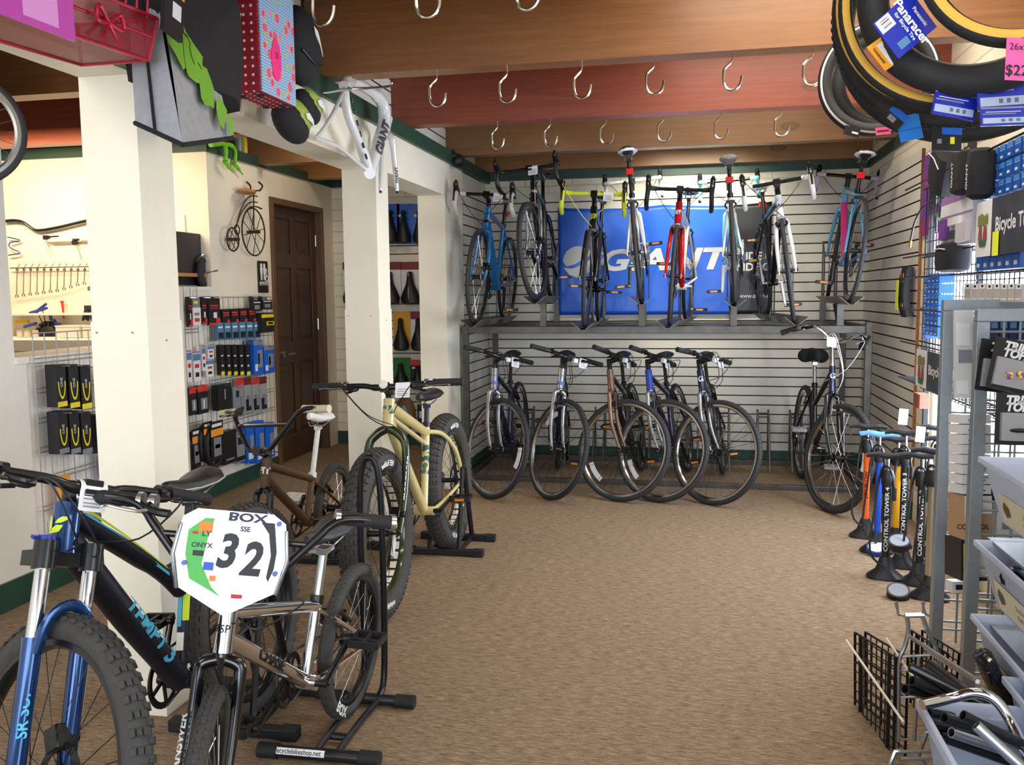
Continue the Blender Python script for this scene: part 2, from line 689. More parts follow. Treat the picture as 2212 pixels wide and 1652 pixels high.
# back wall of the alcove: painted block above, slatwall below
sbox('wall_back', (XL - .2, DB, 0), (2.2, DB + .12, 2.86), M_BRICK)
struct(slat_panel('wall_back_slats', (XL, DB), (XR, DB), .112, 2.235, (0, -1)))
# right wall with a window opening
WY0, WY1, WZ0, WZ1 = 3.9, 5.52, .42, 1.86
g = G()
g.bb((XR + .02, WY1, 0), (XR + .16, DB, 2.86))
g.bb((XR + .02, -3.2, 0), (XR + .16, WY0, 2.86))
g.bb((XR + .02, WY0, 0), (XR + .16, WY1, WZ0))
g.bb((XR + .02, WY0, WZ1), (XR + .16, WY1, 2.86))
struct(g.build('wall_right', M_BRICK, smooth=False))
struct(slat_panel('wall_right_slats', (XR + .02, DB), (XR + .02, 5.685), .112, 2.235, (-1, 0)))
M_PANE = mat('daylit_frosted_glass', (240, 244, 255), .5, emit=(225, 236, 255), estr=5.0)
w1 = G().bb((XR + .10, WY0, WZ0), (XR + .11, WY1, WZ1)).build('window_1', M_PANE, smooth=False)
struct(w1)
g = G()
for z in (WZ0, WZ1 - .05):
    g.bb((XR + .06, WY0, z), (XR + .12, WY1, z + .05))
for y in (WY0, (WY0 + WY1) / 2 - .02, WY1 - .05):
    g.bb((XR + .06, y, WZ0), (XR + .12, y + .05, WZ1))
g.build('window_frame', M_WHITE2, w1, smooth=False)
# left wall of the alcove, header and columns
g = G()
g.bb((XL - .2, 6.07, 0), (XL - .02, DB, 2.33))
g.bb((XL - .02, 6.07, 0), (XL, 6.56, 2.33))
struct(g.build('wall_left', M_COLUMN, smooth=False))
struct(slat_panel('wall_left_slats', (XL - .02, 6.565), (XL - .02, DB), .112, 2.20, (1, 0)))
sbox('lintel_beam', (XL - .2, -3.0, 2.10), (XL, 6.07, 2.33), M_COLUMN)
struct(slat_panel('wall_left_upper_slats', (XL - .10, -3.0), (XL - .10, DB), 2.36, 2.86, (1, 0)))
sbox('wall_left_upper', (XL - .16, -3.0, 2.33), (XL - .10, DB, 2.86), M_WHITE2)
for y0, y1 in ((2.545, 2.735), (4.69, 4.885)):
    g = G()
    g.bb((XL - .2, y0, 0), (XL, y1, 2.10))
    # cladding sheet round the lower part, screwed on
    g.bb((XL - .203, y0 - .004, 0), (XL + .004, y1 + .003, 1.325))
    for sx in (-.18, -.05):
        g.disc((XL + sx, y0 - .006, 1.29), (0, 1, 0), .004, .004, 8, 1)
    g.disc((XL + .006, (y0 + y1) / 2, 1.26), (1, 0, 0), .004, .004, 8, 1)
    struct(g.build('column', [M_COLUMN, M_GREYTXT], bevel=.004, smooth=False))
# green trims
sbox('trim_1', (XL, 1.4, 2.33), (XL + .025, DB - .02, 2.42), M_GREEN)
sbox('trim_2', (XL, DB - .02, 2.352), (XR, DB - .001, 2.424), M_GREEN)
sbox('trim_3', (XR - .001, 4.6, 2.352), (XR + .02, DB - .02, 2.424), M_GREEN)
sbox('baseboard_back', (XL, DB - .018, 0), (XR, DB - .0, .112), M_GREEN)
sbox('baseboard_right', (XR - .01, 5.69, 0), (XR + .02, DB - .018, .112), M_GREEN)
sbox('baseboard_left', (XL - .02, 6.57, 0), (XL + .012, DB - .018, .112), M_GREEN)
# beams
for i, (y, k) in enumerate(((2.70, 0), (3.965, 0), (5.205, 1), (6.40, 2), (7.30, 3))):
    sbox('ceiling_beam', (-6.2, y, 2.42), (XR + .1, min(y + .115, DB), 2.86), M_BEAM[k])
# workshop side
sbox('wall_workshop_near', (XW0 - .12, -3.2, 0), (XW0, 3.47, 2.42), M_WHITE2)
sbox('wall_counter_front', (XW0 - .12, 3.47, 0), (XW0, 4.75, 1.105), M_WHITE2)
sbox('trim_4', (XW0 - .30, 3.47, 1.105), (XW0 + .012, 4.75, 1.135), M_WHITE2)
sbox('wall_counter_return', (XW2 - .1, 4.75, 0), (XW0, 4.85, 1.45), M_WHITE2)
sbox('wall_counter_back', (XW2 - .12, 4.85, 0), (XW2, YW1, 1.45), M_WHITE2)
sbox('trim_5', (XW2 - .36, 4.85, 1.45), (XW2 + .012, YW1, 1.475), M_WHITE2)
sbox('wall_workshop_back', (-6.2, YW1, 0), (XW2 - .12, YW1 + .12, 2.40), M_WHITE)
sbox('wall_workshop_far', (-6.2, -3.2, 0), (-6.08, YW1, 2.86), M_WHITE)
# rest-room wall with the door opening
DY0, DY1, DZ = 6.585, 7.60, 2.195
g = G()
g.bb((XW2 - .12, YW1, 0), (XW2, DY0, 2.40))
g.bb((XW2 - .12, DY1, 0), (XW2, YS + .1, 2.40))
g.bb((XW2 - .12, DY0, DZ), (XW2, DY1, 2.40))
struct(g.build('wall_restroom', M_WHITE, smooth=False))
sbox('trim_6', (XW2, YW1 - .02, 2.405), (XW2 + .02, YS, 2.475), M_GREEN)
sbox('trim_7', (-6.1, YW1 - .025, 2.405), (XW2 + .02, YW1, 2.475), M_GREEN)
sbox('trim_8', (XW2, YS - .02, 2.405), (XL - .2, YS, 2.475), M_GREEN)
sbox('ceiling_soffit', (-6.1, YW1, 2.40), (XW2 - .0, YS, 2.47), M_WHITE2)
sbox('wall_restroom_upper', (XW2 - .5, YW1 + 1.2, 2.47), (XW2 - .3, YS, 2.86), M_WHITE)
sbox('baseboard_restroom', (XW2, YW1, 0), (XW2 + .015, DY0 - .02, .11), M_GREEN)
sbox('baseboard_counter', (XW0, -1, 0), (XW0 + .015, 4.86, .13), M_GREEN)
sbox('baseboard_counter_back', (XW2, 4.86, 0), (XW2 + .015, YW1, .11), M_GREEN)
sbox('baseboard_saddles', (XW2, YS - .02, 0), (XL - .2, YS, .12), M_GREEN)
sbox('wall_saddles', (XW2, YS, 0), (XL, YS + .12, 2.86), M_BRICK)
sbox('wall_saddles_side', (XL - .2, DB, 0), (XL - .1, YS, 2.86), M_BRICK)
# six-panel door
g = G()
x0 = XW2 - .045
g.bb((x0 - .035, DY0 + .05, .01), (x0 - .012, DY1 - .05, DZ - .05))
W = DY1 - DY0 - .10
sw = .10
yb = [DY0 + .05 + sw, DY0 + .05 + W / 2 - .045, DY0 + .05 + W / 2 + .045, DY1 - .05 - sw]
zb = [.22, .84, 1.02, 1.64, 1.76, 2.05]
for a, b in ((DY0 + .05, yb[0]), (yb[1], yb[2]), (yb[3], DY1 - .05)):
    g.bb((x0 - .012, a, .01), (x0, b, DZ - .05))
for a, b in ((.01, zb[0]), (zb[1], zb[2]), (zb[3], zb[4]), (zb[5], DZ - .05)):
    g.bb((x0 - .012, yb[0], a), (x0, yb[1], b))
    g.bb((x0 - .012, yb[2], a), (x0, yb[3], b))
for a, b in ((yb[0], yb[1]), (yb[2], yb[3])):
    for c, d in ((zb[0], zb[1]), (zb[2], zb[3]), (zb[4], zb[5])):
        g.add([(x0 - .012, a + .02, c + .02), (x0 - .012, b - .02, c + .02), (x0 - .012, b - .02, d - .02), (x0 - .012, a + .02, d - .02),
               (x0 - .003, a + .05, c + .05), (x0 - .003, b - .05, c + .05), (x0 - .003, b - .05, d - .05), (x0 - .003, a + .05, d - .05)],
              [(4, 5, 6, 7), (0, 1, 5, 4), (1, 2, 6, 5), (2, 3, 7, 6), (3, 0, 4, 7)])
door = struct(g.build('door_1', M_DOOR, smooth=False, bevel=.004))
g = G()
g.bb((XW2 - .06, DY0, 0), (XW2 + .02, DY0 + .05, DZ))
g.bb((XW2 - .06, DY1 - .05, 0), (XW2 + .02, DY1, DZ))
g.bb((XW2 - .06, DY0 + .05, DZ - .05), (XW2 + .02, DY1 - .05, DZ))
g.build('door_frame', M_DOORF, door, smooth=False, bevel=.004)
hp = P(612, 765, X=x0)
g = G()
g.disc((x0 + .006, hp.y, hp.z), (1, 0, 0), .028, .012, 20)
g.rod((x0, hp.y, hp.z), (x0 + .05, hp.y, hp.z), .009, 10)
g.tube(smoothpath([(x0 + .05, hp.y, hp.z), (x0 + .055, hp.y + .05, hp.z + .004), (x0 + .05, hp.y + .12, hp.z - .004)]), .008, 8)
g.build('door_handle', M_ALU, door)
for z in (.35, 1.15, 1.9):
    g = G()
    g.rod((x0 + .004, DY1 - .052, z - .05), (x0 + .004, DY1 - .052, z + .05), .008, 8)
    g.build('hinge', M_ALU, door)
# ======== bike
# ---------------------------------------------------------------- bicycle builder
_wheels = {}


def wheel_meshes(R, tw, rimmat, spokemat, tyremat, style, nsp=28, rimw=None, deep=.02, hubr=.014, hubw=.10):
    """meshes for one wheel about the y axis at the origin: rim, tyre, spokes, hub"""
    key = (R, tw, rimmat.name, spokemat.name, tyremat.name, style, deep)
    if key in _wheels:
        return _wheels[key]
    ro = R - 2 * tw + .007
    rw = rimw or max(.011, tw * .62)
    ax = (0, 1, 0)
    g = G()
    ri = ro - deep
    g.lathe([(ro, -rw), (ro, rw), (ri + deep * .35, rw), (ri, rw * .45), (ri, -rw * .45), (ri + deep * .35, -rw)], (0, 0, 0), ax, 56, closed=True)
    if style == 'fat':      # cut-out look: bright liners between the rim walls
        for i in range(32):
            a = 2 * PI * i / 32
            rot = Matrix.Rotation(-a, 3, 'Y')
            g.box(rot @ Vector((ri - .001, 0, 0)), (.003, .03, .034), 1, rot)
    rim = g.build('rim', [rimmat, M_WHITE2])
    g = G()
    k = 12
    prof = []
    for i in range(k):
        a = 2 * PI * i / k
        prof.append((R - tw + tw * math.cos(a), tw * math.sin(a) * (1.0 if style != 'fat' else .98)))
    g.lathe(prof, (0, 0, 0), ax, 72, closed=True)
    rows = {'road': [], 'hyb': [(0, 80, .006, .010, .0016), (.55, 80, .006, .007, .0016), (-.55, 80, .006, .007, .0016)], 'cx': [(0, 90, .007, .007, .003), (.6, 90, .006, .006, .003), (-.6, 90, .006, .006, .003)],
            'mtb': [(0, 62, .016, .012, .004), (.42, 62, .014, .010, .004), (-.42, 62, .014, .010, .004), (.85, 62, .016, .011, .005), (-.85, 62, .016, .011, .005)],
            'fat': [(0, 60, .016, .013, .004), (.3, 60, .016, .012, .004), (-.3, 60, .016, .012, .004), (.6, 60, .017, .013, .004), (-.6, 60, .017, .013, .004), (.9, 60, .02, .015, .005), (-.9, 60, .02, .015, .005)],
            'bmx': [(0, 70, .010, .009, .0015), (.5, 70, .010, .007, .0015), (-.5, 70, .010, .007, .0015)]}[style]
    for j, (ph, n, lx, ly, h) in enumerate(rows):
        for i in range(n):
            a = 2 * PI * (i + .5 * (j % 2)) / n
            rot = Matrix.Rotation(-a, 3, 'Y') @ Matrix.Rotation(-ph * .0 + ph, 3, 'Z')
            c = Matrix.Rotation(-a, 3, 'Y') @ Vector((R - tw + tw * math.cos(ph), tw * math.sin(ph), 0))
            g.box(c, (h * 2, ly, lx), 0, rot)
    tyre = g.build('tyre', tyremat)
    g = G()
    for i in range(nsp):
        side = 1 if i % 2 else -1
        a = 2 * PI * i / nsp
        off = (.55 if (i // 2) % 2 else -.55)
        fr = .022
        p = Vector((fr * math.cos(a + off), side * hubw * .34, fr * math.sin(a + off)))
        q = Vector(((ri + .002) * math.cos(a), side * .003, (ri + .002) * math.sin(a)))
        g.tube([p, q], .0012, 4)
    sp = g.build('spokes', spokemat)
    g = G()
    g.disc((0, 0, 0), ax, hubr, hubw * .7, 14)
    for y in (-.34, .34):
        g.disc((0, y * hubw, 0), ax, .026, .004, 18)
    g.rod((0, -hubw * .62, 0), (0, hubw * .62, 0), .006, 8)
    for y in (-.6, .6):
        g.disc((0, y * hubw, 0), ax, .010, .012, 10)
    hub = g.build('hub', [rimmat if style == 'bmx' else M_BLACK])
    out = {n: o.data for n, o in (('rim', rim), ('tyre', tyre), ('spokes', sp), ('hub', hub))}
    for o in (rim, tyre, sp, hub):
        bpy.data.objects.remove(o)
    _wheels[key] = out
    return out


def put(name, me, parent, mtx=None):
    o = bpy.data.objects.new(name, me)
    COL.objects.link(o)
    o.parent = parent
    if mtx is not None:
        o.matrix_basis = mtx
    return o


def pack_saddle(g, c, L=.27, W=.145, h=.055, m=0, m2=None, tilt=0):
    """saddle surface; nose towards +x"""
    rings = []
    rot = Matrix.Rotation(tilt, 3, 'Y')
    for t in (0, .04, .14, .3, .5, .7, .85, .95, 1.0):
        x = -L * .5 + L * t
        w = W * .5 * (.55 + .45 * math.sin(PI * min(t / .28, 1) * .5)) if t < .16 else W * .5 * (1.0 if t < .2 else max(.25, 1.0 - 1.5 * (t - .2) if t < .6 else .4 - .4 * (t - .6)))
        if t in (0, 1.0):
            w *= .55
        hh = h * (.8 if t in (0, 1.0) else 1)
        top = .012 * math.cos(2 * PI * t) * .6
        ring = []
        for k in range(12):
            a = 2 * PI * k / 12
            y, z = w * math.cos(a), hh * .5 * math.sin(a)
            if z < 0:
                z *= .6
            ring.append(Vector(c) + rot @ Vector((x, y, z + top)))
        rings.append(ring)
    g.loft(rings, m)


def bike(name, label, cat, kind, q, col, group=None, steer=None, over=None, tray=None):
    """q = x, y, z of the rear contact, heading, lean, steering angle"""
    sp = dict(SPEC[kind])
    sp.update(over or {})
    g0 = bgeo(sp)
    V = {k: Vector(v) for k, v in g0.items()}
    x, y, z, hd, ln, st = q
    root = thing(name, label, cat, (x, y, z), (-ln, 0, hd), group)
    s, n, t = V['s'], V['n'], V['t']
    SM = Matrix.Translation(V['H0']) @ Matrix.Rotation(st, 4, s) @ Matrix.Translation(-V['H0'])
    Y = Vector((0, 1, 0))
    fm, f2, km = col['frame'], col.get('frame2', col['frame']), col.get('fork', col['frame'])
    R, tw = sp['R'], sp['tw']
    mtb = kind in ('mtb', 'fat')
    rt = dict(road=.019, hyb=.019, cruz=.018, mtb=.024, fat=.024, bmx=.019)[kind]
    rd = dict(road=.023, hyb=.024, cruz=.019, mtb=.036, fat=.026, bmx=.022)[kind] * col.get('fatdt', 1)
    # --- frame
    g = G()
    hr = dict(road=.024, hyb=.024, cruz=.021, mtb=.032, fat=.026, bmx=.022)[kind]
    g.tube([V['H0'] - s * .002, V['H0'] + s * .02, V['H1'] - s * .02, V['H1'] + s * .002], [hr * 1.06, hr, hr * .98, hr * 1.02], 16, 2)
    TT0, TT1 = V['TT0'], V['TT1']
    if sp['tt'] or kind == 'mtb':
        TT1 = V['ST'] - t * (.02 + sp['tt'])
    if kind == 'mtb':     # kinked top tube with a brace up to the seat tube
        kink = TT0.lerp(TT1, .74) + Vector((0, 0, -.035))
        TT1 = V['ST'] - t * .16
        g.tube(smoothpath([TT0, TT0.lerp(kink, .5) + Vector((0, 0, .006)), kink, TT1 + Vector((.03, 0, 0))]), [rt * 1.25] * 7 + [rt * 1.05] * 6, 12, 0, flat=.8)
        g.rod(kink, V['ST'] - t * .07, .012, 10, 0)
    else:
        g.tube([TT0, TT1], [rt * 1.05, rt * .92], 14, 0)
    if kind == 'fat':
        g.tube([TT0 - s * .045 + n * .0, V['ST'] - t * .10], [.012, .012], 10, 0)
    D0 = V['H0'] + s * .032
    g.tube([D0, D0.lerp(V['BB'], .5) + (Vector((0, 0, -.012)) if mtb else Vector()), V['BB']], [rd, rd, rd * .95], 16, 1)
    g.tube([V['BB'], V['ST']], [.017 if kind != 'fat' else .019, .0165 if kind != 'fat' else .019], 14, 0)
    g.disc(V['BB'], Y, .023, .074 if kind != 'fat' else .10, 16, 0)
    dw = .085 if kind == 'fat' else .062
    bw = .045 if kind == 'fat' else .028
    for sg in (1, -1):
        d = V['A'] + Y * dw * sg
        a = V['BB'] + Y * bw * sg
        wide = tw + .014
        mid = V['BB'].lerp(V['A'], .28) + Y * max(wide, .03) * sg
        g.tube(smoothpath([a, mid, d], 5), [.011 if kind != 'fat' else .013] * 6 + [.009] * 5, 10, 0)
        top = V['ST'] - t * (.035 if kind != 'bmx' else .03)
        if kind == 'mtb':
            top = V['ST'] - t * .15
        if kind == 'fat':
            b1 = top + Vector((-.12, sg * .055, -.035))
            b2 = top.lerp(V['A'], .55) + Vector((-.045, sg * .088, .03))
            g.tube(smoothpath([top + Y * .012 * sg, b1, b2, d], 5), .012, 10, 0)
        else:
            b1 = top.lerp(V['A'], .35) + Y * max(tw + .012, .028) * sg
            g.tube(smoothpath([top + Y * .010 * sg, b1, d], 5), [.008] * 10 + [.007], 8, 0)
        g.box(d, (.03, .006, .03), 0)
    frame = g.build('frame', [fm, f2, col.get('head', fm)], root)
    # --- frame lettering
    for (txt, where, size, m, kw) in col.get('text', ()):
        kw = dict(kw)
        side = kw.pop('side', 1)
        tt = kw.pop('t', .5)
        gg = G()
        if where == 'down':
            a, b, rr = V['BB'], D0, rd
        elif where == 'top':
            a, b, rr = TT1, TT0, rt
        elif where == 'seat':
            a, b, rr = V['BB'], V['ST'], .018
        elif where == 'head':
            a, b, rr = V['H0'], V['H1'], hr
        if where == 'head':
            axd = Vector((0, 1, 0))
            gg.text(txt, size, lambda u, w: V['H0'].lerp(V['H1'], tt) + s * (w) + n * (hr * 1.07 * math.cos(u / hr)) + Y * (hr * 1.07 * math.sin(u / hr)), cuts=0, **kw)
        else:
            out = {1: Y, -1: -Y, 2: Vector((0, 0, 1)), 0: Vector((.6, 0, -.8))}[side] if side in (1, -1, 2, 0) else Vector(side)
            ax = (a - b) if side in (1, 2, 0) else (b - a)
            gg.text(txt, size, oncyl(a.lerp(b, tt), ax, out, rr + .0012), cuts=6, **kw)
        gg.build('lettering', m, frame)
    for fn in col.get('extra', ()):
        fn(frame, V, dict(rt=rt, rd=rd, hr=hr, D0=D0, TT0=TT0, TT1=TT1, s=s, n=n, t=t))
    # --- fork
    g = G()
    base, crown, F = V['base'], V['crown'], V['F']
    fw = .058 if kind != 'fat' else .092
    if kind == 'mtb':
        lo = .30
        g.box(crown - s * .004, (.05, fw * 2 + .05, .034), 1, Matrix.Rotation(PI / 2 - sp['hta'] * D2R, 3, 'Y') if False else Matrix(((n.x, 0, s.x), (0, 1, 0), (n.z, 0, s.z))))
        for sg in (1, -1):
            off = Y * fw * sg + n * sp['off'] * .6
            g.tube([crown + off + s * .035, crown + off - s * .03], .026, 14, 1)
            g.rod(crown + off - s * .03, base + off + s * lo, .0165, 14, 2)
            g.tube([base + off + s * (lo + .004), base + off + s * (lo - .03), base + off + s * .02, F + Y * fw * sg], [.023, .0225, .0205, .018], 14, 0)
        arch = [base + n * (sp['off'] * .6 + .02) + s * (lo - .03) + Y * fw, base + n * (sp['off'] * .6 + .035) + s * (lo + .045) + Y * fw * .8,
                base + n * (sp['off'] * .6 + .04) + s * (lo + .075), base + n * (sp['off'] * .6 + .035) + s * (lo + .045) - Y * fw * .8, base + n * (sp['off'] * .6 + .02) + s * (lo - .03) - Y * fw]
        g.tube(smoothpath(arch), .014, 10, 0, flat=.7)
        fork = g.build('fork', [km, M_BLACK, M_CHROME], root, mat=SM)
        gg = G()
        o = crown + Y * (-fw) + n * sp['off'] * .6 + s * .04
        gg.disc(o, s, .02, .012, 16)
        gg.box(o - Y * .02, (.012, .03, .008))
        gg.build('lockout_knob', plain('blue_knob', (40, 46, 150), .35), fork)
    else:
        g.tube([V['H0'] - s * .004, crown], hr * .92, 14, 1)
        cw = fw * (.72 if kind != 'fat' else .95)
        for sg in (1, -1):
            a = crown + Y * .010 * sg - s * .006
            if kind == 'fat':
                pts = [crown + s * .002 + Y * .01 * sg, crown - s * .025 + Y * cw * .62 * sg, crown - s * .085 + Y * cw * sg, crown.lerp(base, .6) + Y * fw * sg, F + Y * fw * sg]
                rr = [.021, .02, .0185, .017, .012]
            else:
                pts = [a, crown - s * .018 + Y * (tw + .018) * sg, crown - s * .05 + Y * (tw + .024) * sg, crown.lerp(base, .55) + Y * fw * .84 * sg, F + Y * fw * .88 * sg]
                rr = [.016, .0165, .0155, .013, .009]
            g.tube(smoothpath(pts, 4), [rr[min(i // 4, 4)] + (rr[min(i // 4 + 1, 4)] - rr[min(i // 4, 4)]) * (i % 4) / 4 for i in range(17)], 12, 0)
            g.box(F + Y * fw * .9 * sg, (.022, .007, .03), 0)
        fork = g.build('fork', [km, col.get('crown', km)], root, mat=SM)
    for (txt, size, m, sg, kw) in col.get('forktext', ()):
        gg = G()
        kw = dict(kw)
        tt = kw.pop('t', .45)
        out = kw.pop('out', None)
        a, b = (F + Y * fw * .9 * sg), crown + Y * fw * (.84 if kind != 'fat' else .95) * sg
        gg.text(txt, size, oncyl(a.lerp(b, tt), b - a, Vector(out) if out else Y * sg, .0235 if kind == 'mtb' else .019), cuts=6, **kw)
        gg.build('lettering', m, fork)
    # --- wheels
    style = {'road': 'road', 'hyb': 'hyb', 'cruz': 'hyb', 'mtb': 'mtb', 'fat': 'fat', 'bmx': 'bmx'}[kind]
    style = col.get('tread', style)
    rimm, spm = col.get('rim', M_BLACK), col.get('spoke', M_SPOKE)
    ms = wheel_meshes(R, tw, rimm, spm, col.get('tyre', M_TYRE), style, col.get('nsp', 28), .036 if kind == 'fat' else None, col.get('deep', .02), .02 if kind == 'bmx' else .014, .15 if kind == 'fat' else .10)
    for nm, c, M0 in (('front_wheel', F, SM), ('rear_wheel', V['A'], Matrix())):
        wh = put(nm, ms['rim'], root, M0 @ Matrix.Translation(c) @ Matrix.Rotation(.3, 4, 'Y'))
        for k2 in ('tyre', 'spokes', 'hub'):
            put(k2, ms[k2], wh)
        if col.get('reflector') and nm == 'front_wheel':
            gg = G()
            ra = R - 2 * tw - .055
            a0 = col['reflector']
            gg.lathe([(ra - .016, -.004), (ra + .016, -.004), (ra + .016, .004), (ra - .016, .004)], (0, 0, 0), (0, 1, 0), 10, closed=True, arc=(a0, a0 + .55))
            gg.build('reflector', M_WREF, wh)
        for (txt, size, m, ang, sd, kw) in col.get('tyretext', ()):
            gg = G()
            rr = R - tw * 1.25
            gg.text(txt, size, lambda u, w, ang=ang, sd=sd: Vector(((rr + w) * math.cos(ang - sd * u / rr), sd * (tw * .99), (rr + w) * math.sin(ang - sd * u / rr))), **kw)
            gg.build('tyre_lettering', m, wh)
        if col.get('rimtext') and nm == col['rimtext'][0]:
            _, a0, a1, m, r0, r1 = col['rimtext']
            gg = G()
            for sd in (1, -1):
                gg.lathe([(r0, sd * (tw * .62 + .001)), (r1, sd * (tw * .50 + .001))], (0, 0, 0), (0, 1, 0), 12, arc=(a0, a1))
            gg.build('rim_decal', m, wh)
        if nm == 'rear_wheel' and kind != 'bmx':
            gg = G()
            for i in range(7):
                gg.lathe([(.012, -.030 - i * .0042), (.048 - i * .0042, -.030 - i * .0042), (.048 - i * .0042, -.032 - i * .0042), (.012, -.032 - i * .0042)], (0, 0, 0), (0, 1, 0), 22, closed=True)
            gg.build('cassette', M_ALU, wh)
        if col.get('disc'):
            gg = G()
            gg.lathe([(.060, .034), (.080, .034), (.080, .036), (.060, .036)], (0, 0, 0), (0, 1, 0), 28, closed=True)
            for i in range(5):
                a = 2 * PI * i / 5
                gg.box((.04 * math.cos(a), .035, .04 * math.sin(a)), (.05, .002, .008), 0, Matrix.Rotation(-a, 3, 'Y'))
            gg.build('brake_rotor', M_BLACK if mtb else M_ALU, wh)
    # --- stem, bar
    C = V['C']
    g = G()
    T1 = V['T1']
    g.tube([V['H1'], T1 + s * .02], .018, 14)
    g.tube([T1, C], [.019, .018], 12)
    g.box(C, (.036, .046, .040), 0, Matrix(((n.x, 0, s.x), (0, 1, 0), (n.z, 0, s.z))))
    if kind == 'fat' or col.get('badge'):
        g.disc(T1 + n * (sp['stem'] + .02) + s * .02, n, .02, .01, 18, 1)
    g.build('stem', [col.get('stemm', M_BLACK), M_WHITE2], root, mat=SM, bevel=.002)
    w = sp['barw'] / 2
    barm = col.get('barm', M_BLACK)
    bar = sp['bar']
    X = n                                        # forward along the stem
    B = lambda f, u, l: C + X * f + s * u + Y * l  # forward, up, left
    g = G()
    parts = []
    if bar == 'drop':
        half = lambda sg: smoothpath([B(0, 0, 0.02 * sg), B(0, 0, w * .55 * sg), B(.004, 0, (w - .025) * sg), B(.03, -.004, w * sg), B(.075, -.025, w * sg), B(.088, -.065, w * sg), B(.06, -.115, w * 1.02 * sg), B(.01, -.13, w * 1.03 * sg), B(-.04, -.132, w * 1.03 * sg)], 4)
        for sg in (1, -1):
            h = half(sg)
            g.tube(h, .0125, 10)
        hb = g.build('handlebar', barm, root, mat=SM)
        for sg in (1, -1):
            h = half(sg)
            gg = G()
            gg.tube(h[6:], .0158, 10)
            gg.ell(h[-1], (.012, .012, .012), 1, 8)
            gg.build('bar_tape', [col.get('tape', M_BLACKP), M_BLACK], hb)
            gg = G()
            gg.loft([[h[14] + Vector((0, 0, 0)) + X * a + s * b + Y * c for c, b in ((-.016, -.012 + u), (.016, -.012 + u), (.018, .012 + u), (-.018, .012 + u))] for a, u in ((-.03, .006), (.0, .010), (.045, .016), (.062, .035))])
            gg.ell(h[14] + X * .056 + s * .04, (.017, .016, .028), 0, 10)
            gg.tube(smoothpath([h[14] + X * .058 + s * .02, h[14] + X * .075 - s * .03, h[14] + X * .06 - s * .09]), [.009] * 4 + [.007] * 5, 8, 0, flat=.6)
            gg.build('brake_lever', [M_BLACK], hb)
    else:
        if bar == 'bmx':
            path = []
            for sg in (1, -1):
                g.tube(smoothpath([B(0, 0, 0), B(0, .002, .05 * sg), B(0, .02, .085 * sg), B(-.006, .13, .185 * sg), B(-.012, .165, .215 * sg), B(-.02, .185, .26 * sg), B(-.05, .185, w * sg)], 4), .011, 12)
            g.rod(B(-.004, .115, .17), B(-.004, .115, -.17), .008, 10)
        elif bar == 'swept':
            for sg in (1, -1):
                g.tube(smoothpath([B(0, 0, 0), B(.0, .0, .05 * sg), B(.01, .05, .13 * sg), B(-.01, .075, .2 * sg), B(-.08, .065, (w - .05) * sg), B(-.16, .05, w * sg)], 4), .0115, 10)
        else:
            for sg in (1, -1):
                g.tube(smoothpath([B(0, 0, 0), B(0, .0, .05 * sg), B(-.006, .012, .12 * sg), B(-.03, .02, w * sg)], 4), [.0155] * 5 + [.0125] * 4 + [.0112] * 4, 12)
        hb = g.build('handlebar', barm, root, mat=SM)
        for sg in (1, -1):
            if bar == 'bmx':
                e1, e0 = B(-.05, .185, (w + .006) * sg), B(-.026, .185, (w - .13) * sg)
            elif bar == 'swept':
                e1, e0 = B(-.165, .049, (w + .002) * sg), B(-.07, .066, (w - .055) * sg)
            else:
                e1, e0 = B(-.031, .02, (w + .004) * sg), B(-.019, .018, (w - .13) * sg)
            gg = G()
            N2 = 14
            pts = [e0.lerp(e1, i / N2) for i in range(N2 + 1)]
            rr = [.0165 + (.0012 if i % 2 else 0) for i in range(N2 + 1)]
            rr[0] = rr[-1] = .018
            gg.tube(pts, rr, 14, 0)
            if col.get('gripring'):
                for p in (e0, e1):
                    gg.disc(p, e1 - e0, .021, .012, 18, 1)
            gr = gg.build('grip', [col.get('grip', M_RUBBER), M_ALU], hb)
            if kind != 'bmx' or (col.get('lever') == sg):
                lv = G()
                d = (e0 - e1).normalized()
                c0 = e0 + d * .03
                lm = 1 if col.get('silverlever') else 0
                lv.disc(c0, d, .019, .016, 14, lm)
                dn = X * .9 - s * .5
                dn.normalize()
                lv.tube(smoothpath([c0, c0 + dn * .03 - d * .005, c0 + dn * .045 + d * .02, c0 + dn * .05 + d * .05]), .010, 8, 0)
                lv.tube(smoothpath([c0 + dn * .035, c0 + dn * .05 - d * .02, c0 + dn * .045 - d * .06, c0 + dn * .035 - d * .10, c0 + dn * .045 - d * .115]), [.007] * 5 + [.0055] * 12, 8, lm, flat=.6)
                lv.build('brake_lever', [M_BLACK, M_ALU], hb)
                if kind in ('mtb', 'fat', 'hyb'):
                    lv = G()
                    lv.ell(c0 + d * .04 - s * .022 + X * .012, (.022, .03, .013), 0, 10)
                    lv.tube([c0 + d * .03 - s * .03, c0 - d * .0 - s * .035 + X * .0], .006, 6, 0)
                    lv.build('shifter', M_BLACKP, hb)
        if col.get('crosstag'):
            pass
    if col.get('frontlight'):
        gg = G()
        gg.box(B(.03, -.018, .03), (.03, .036, .032))
        gg.build('front_reflector', M_WREF, hb, bevel=.004)
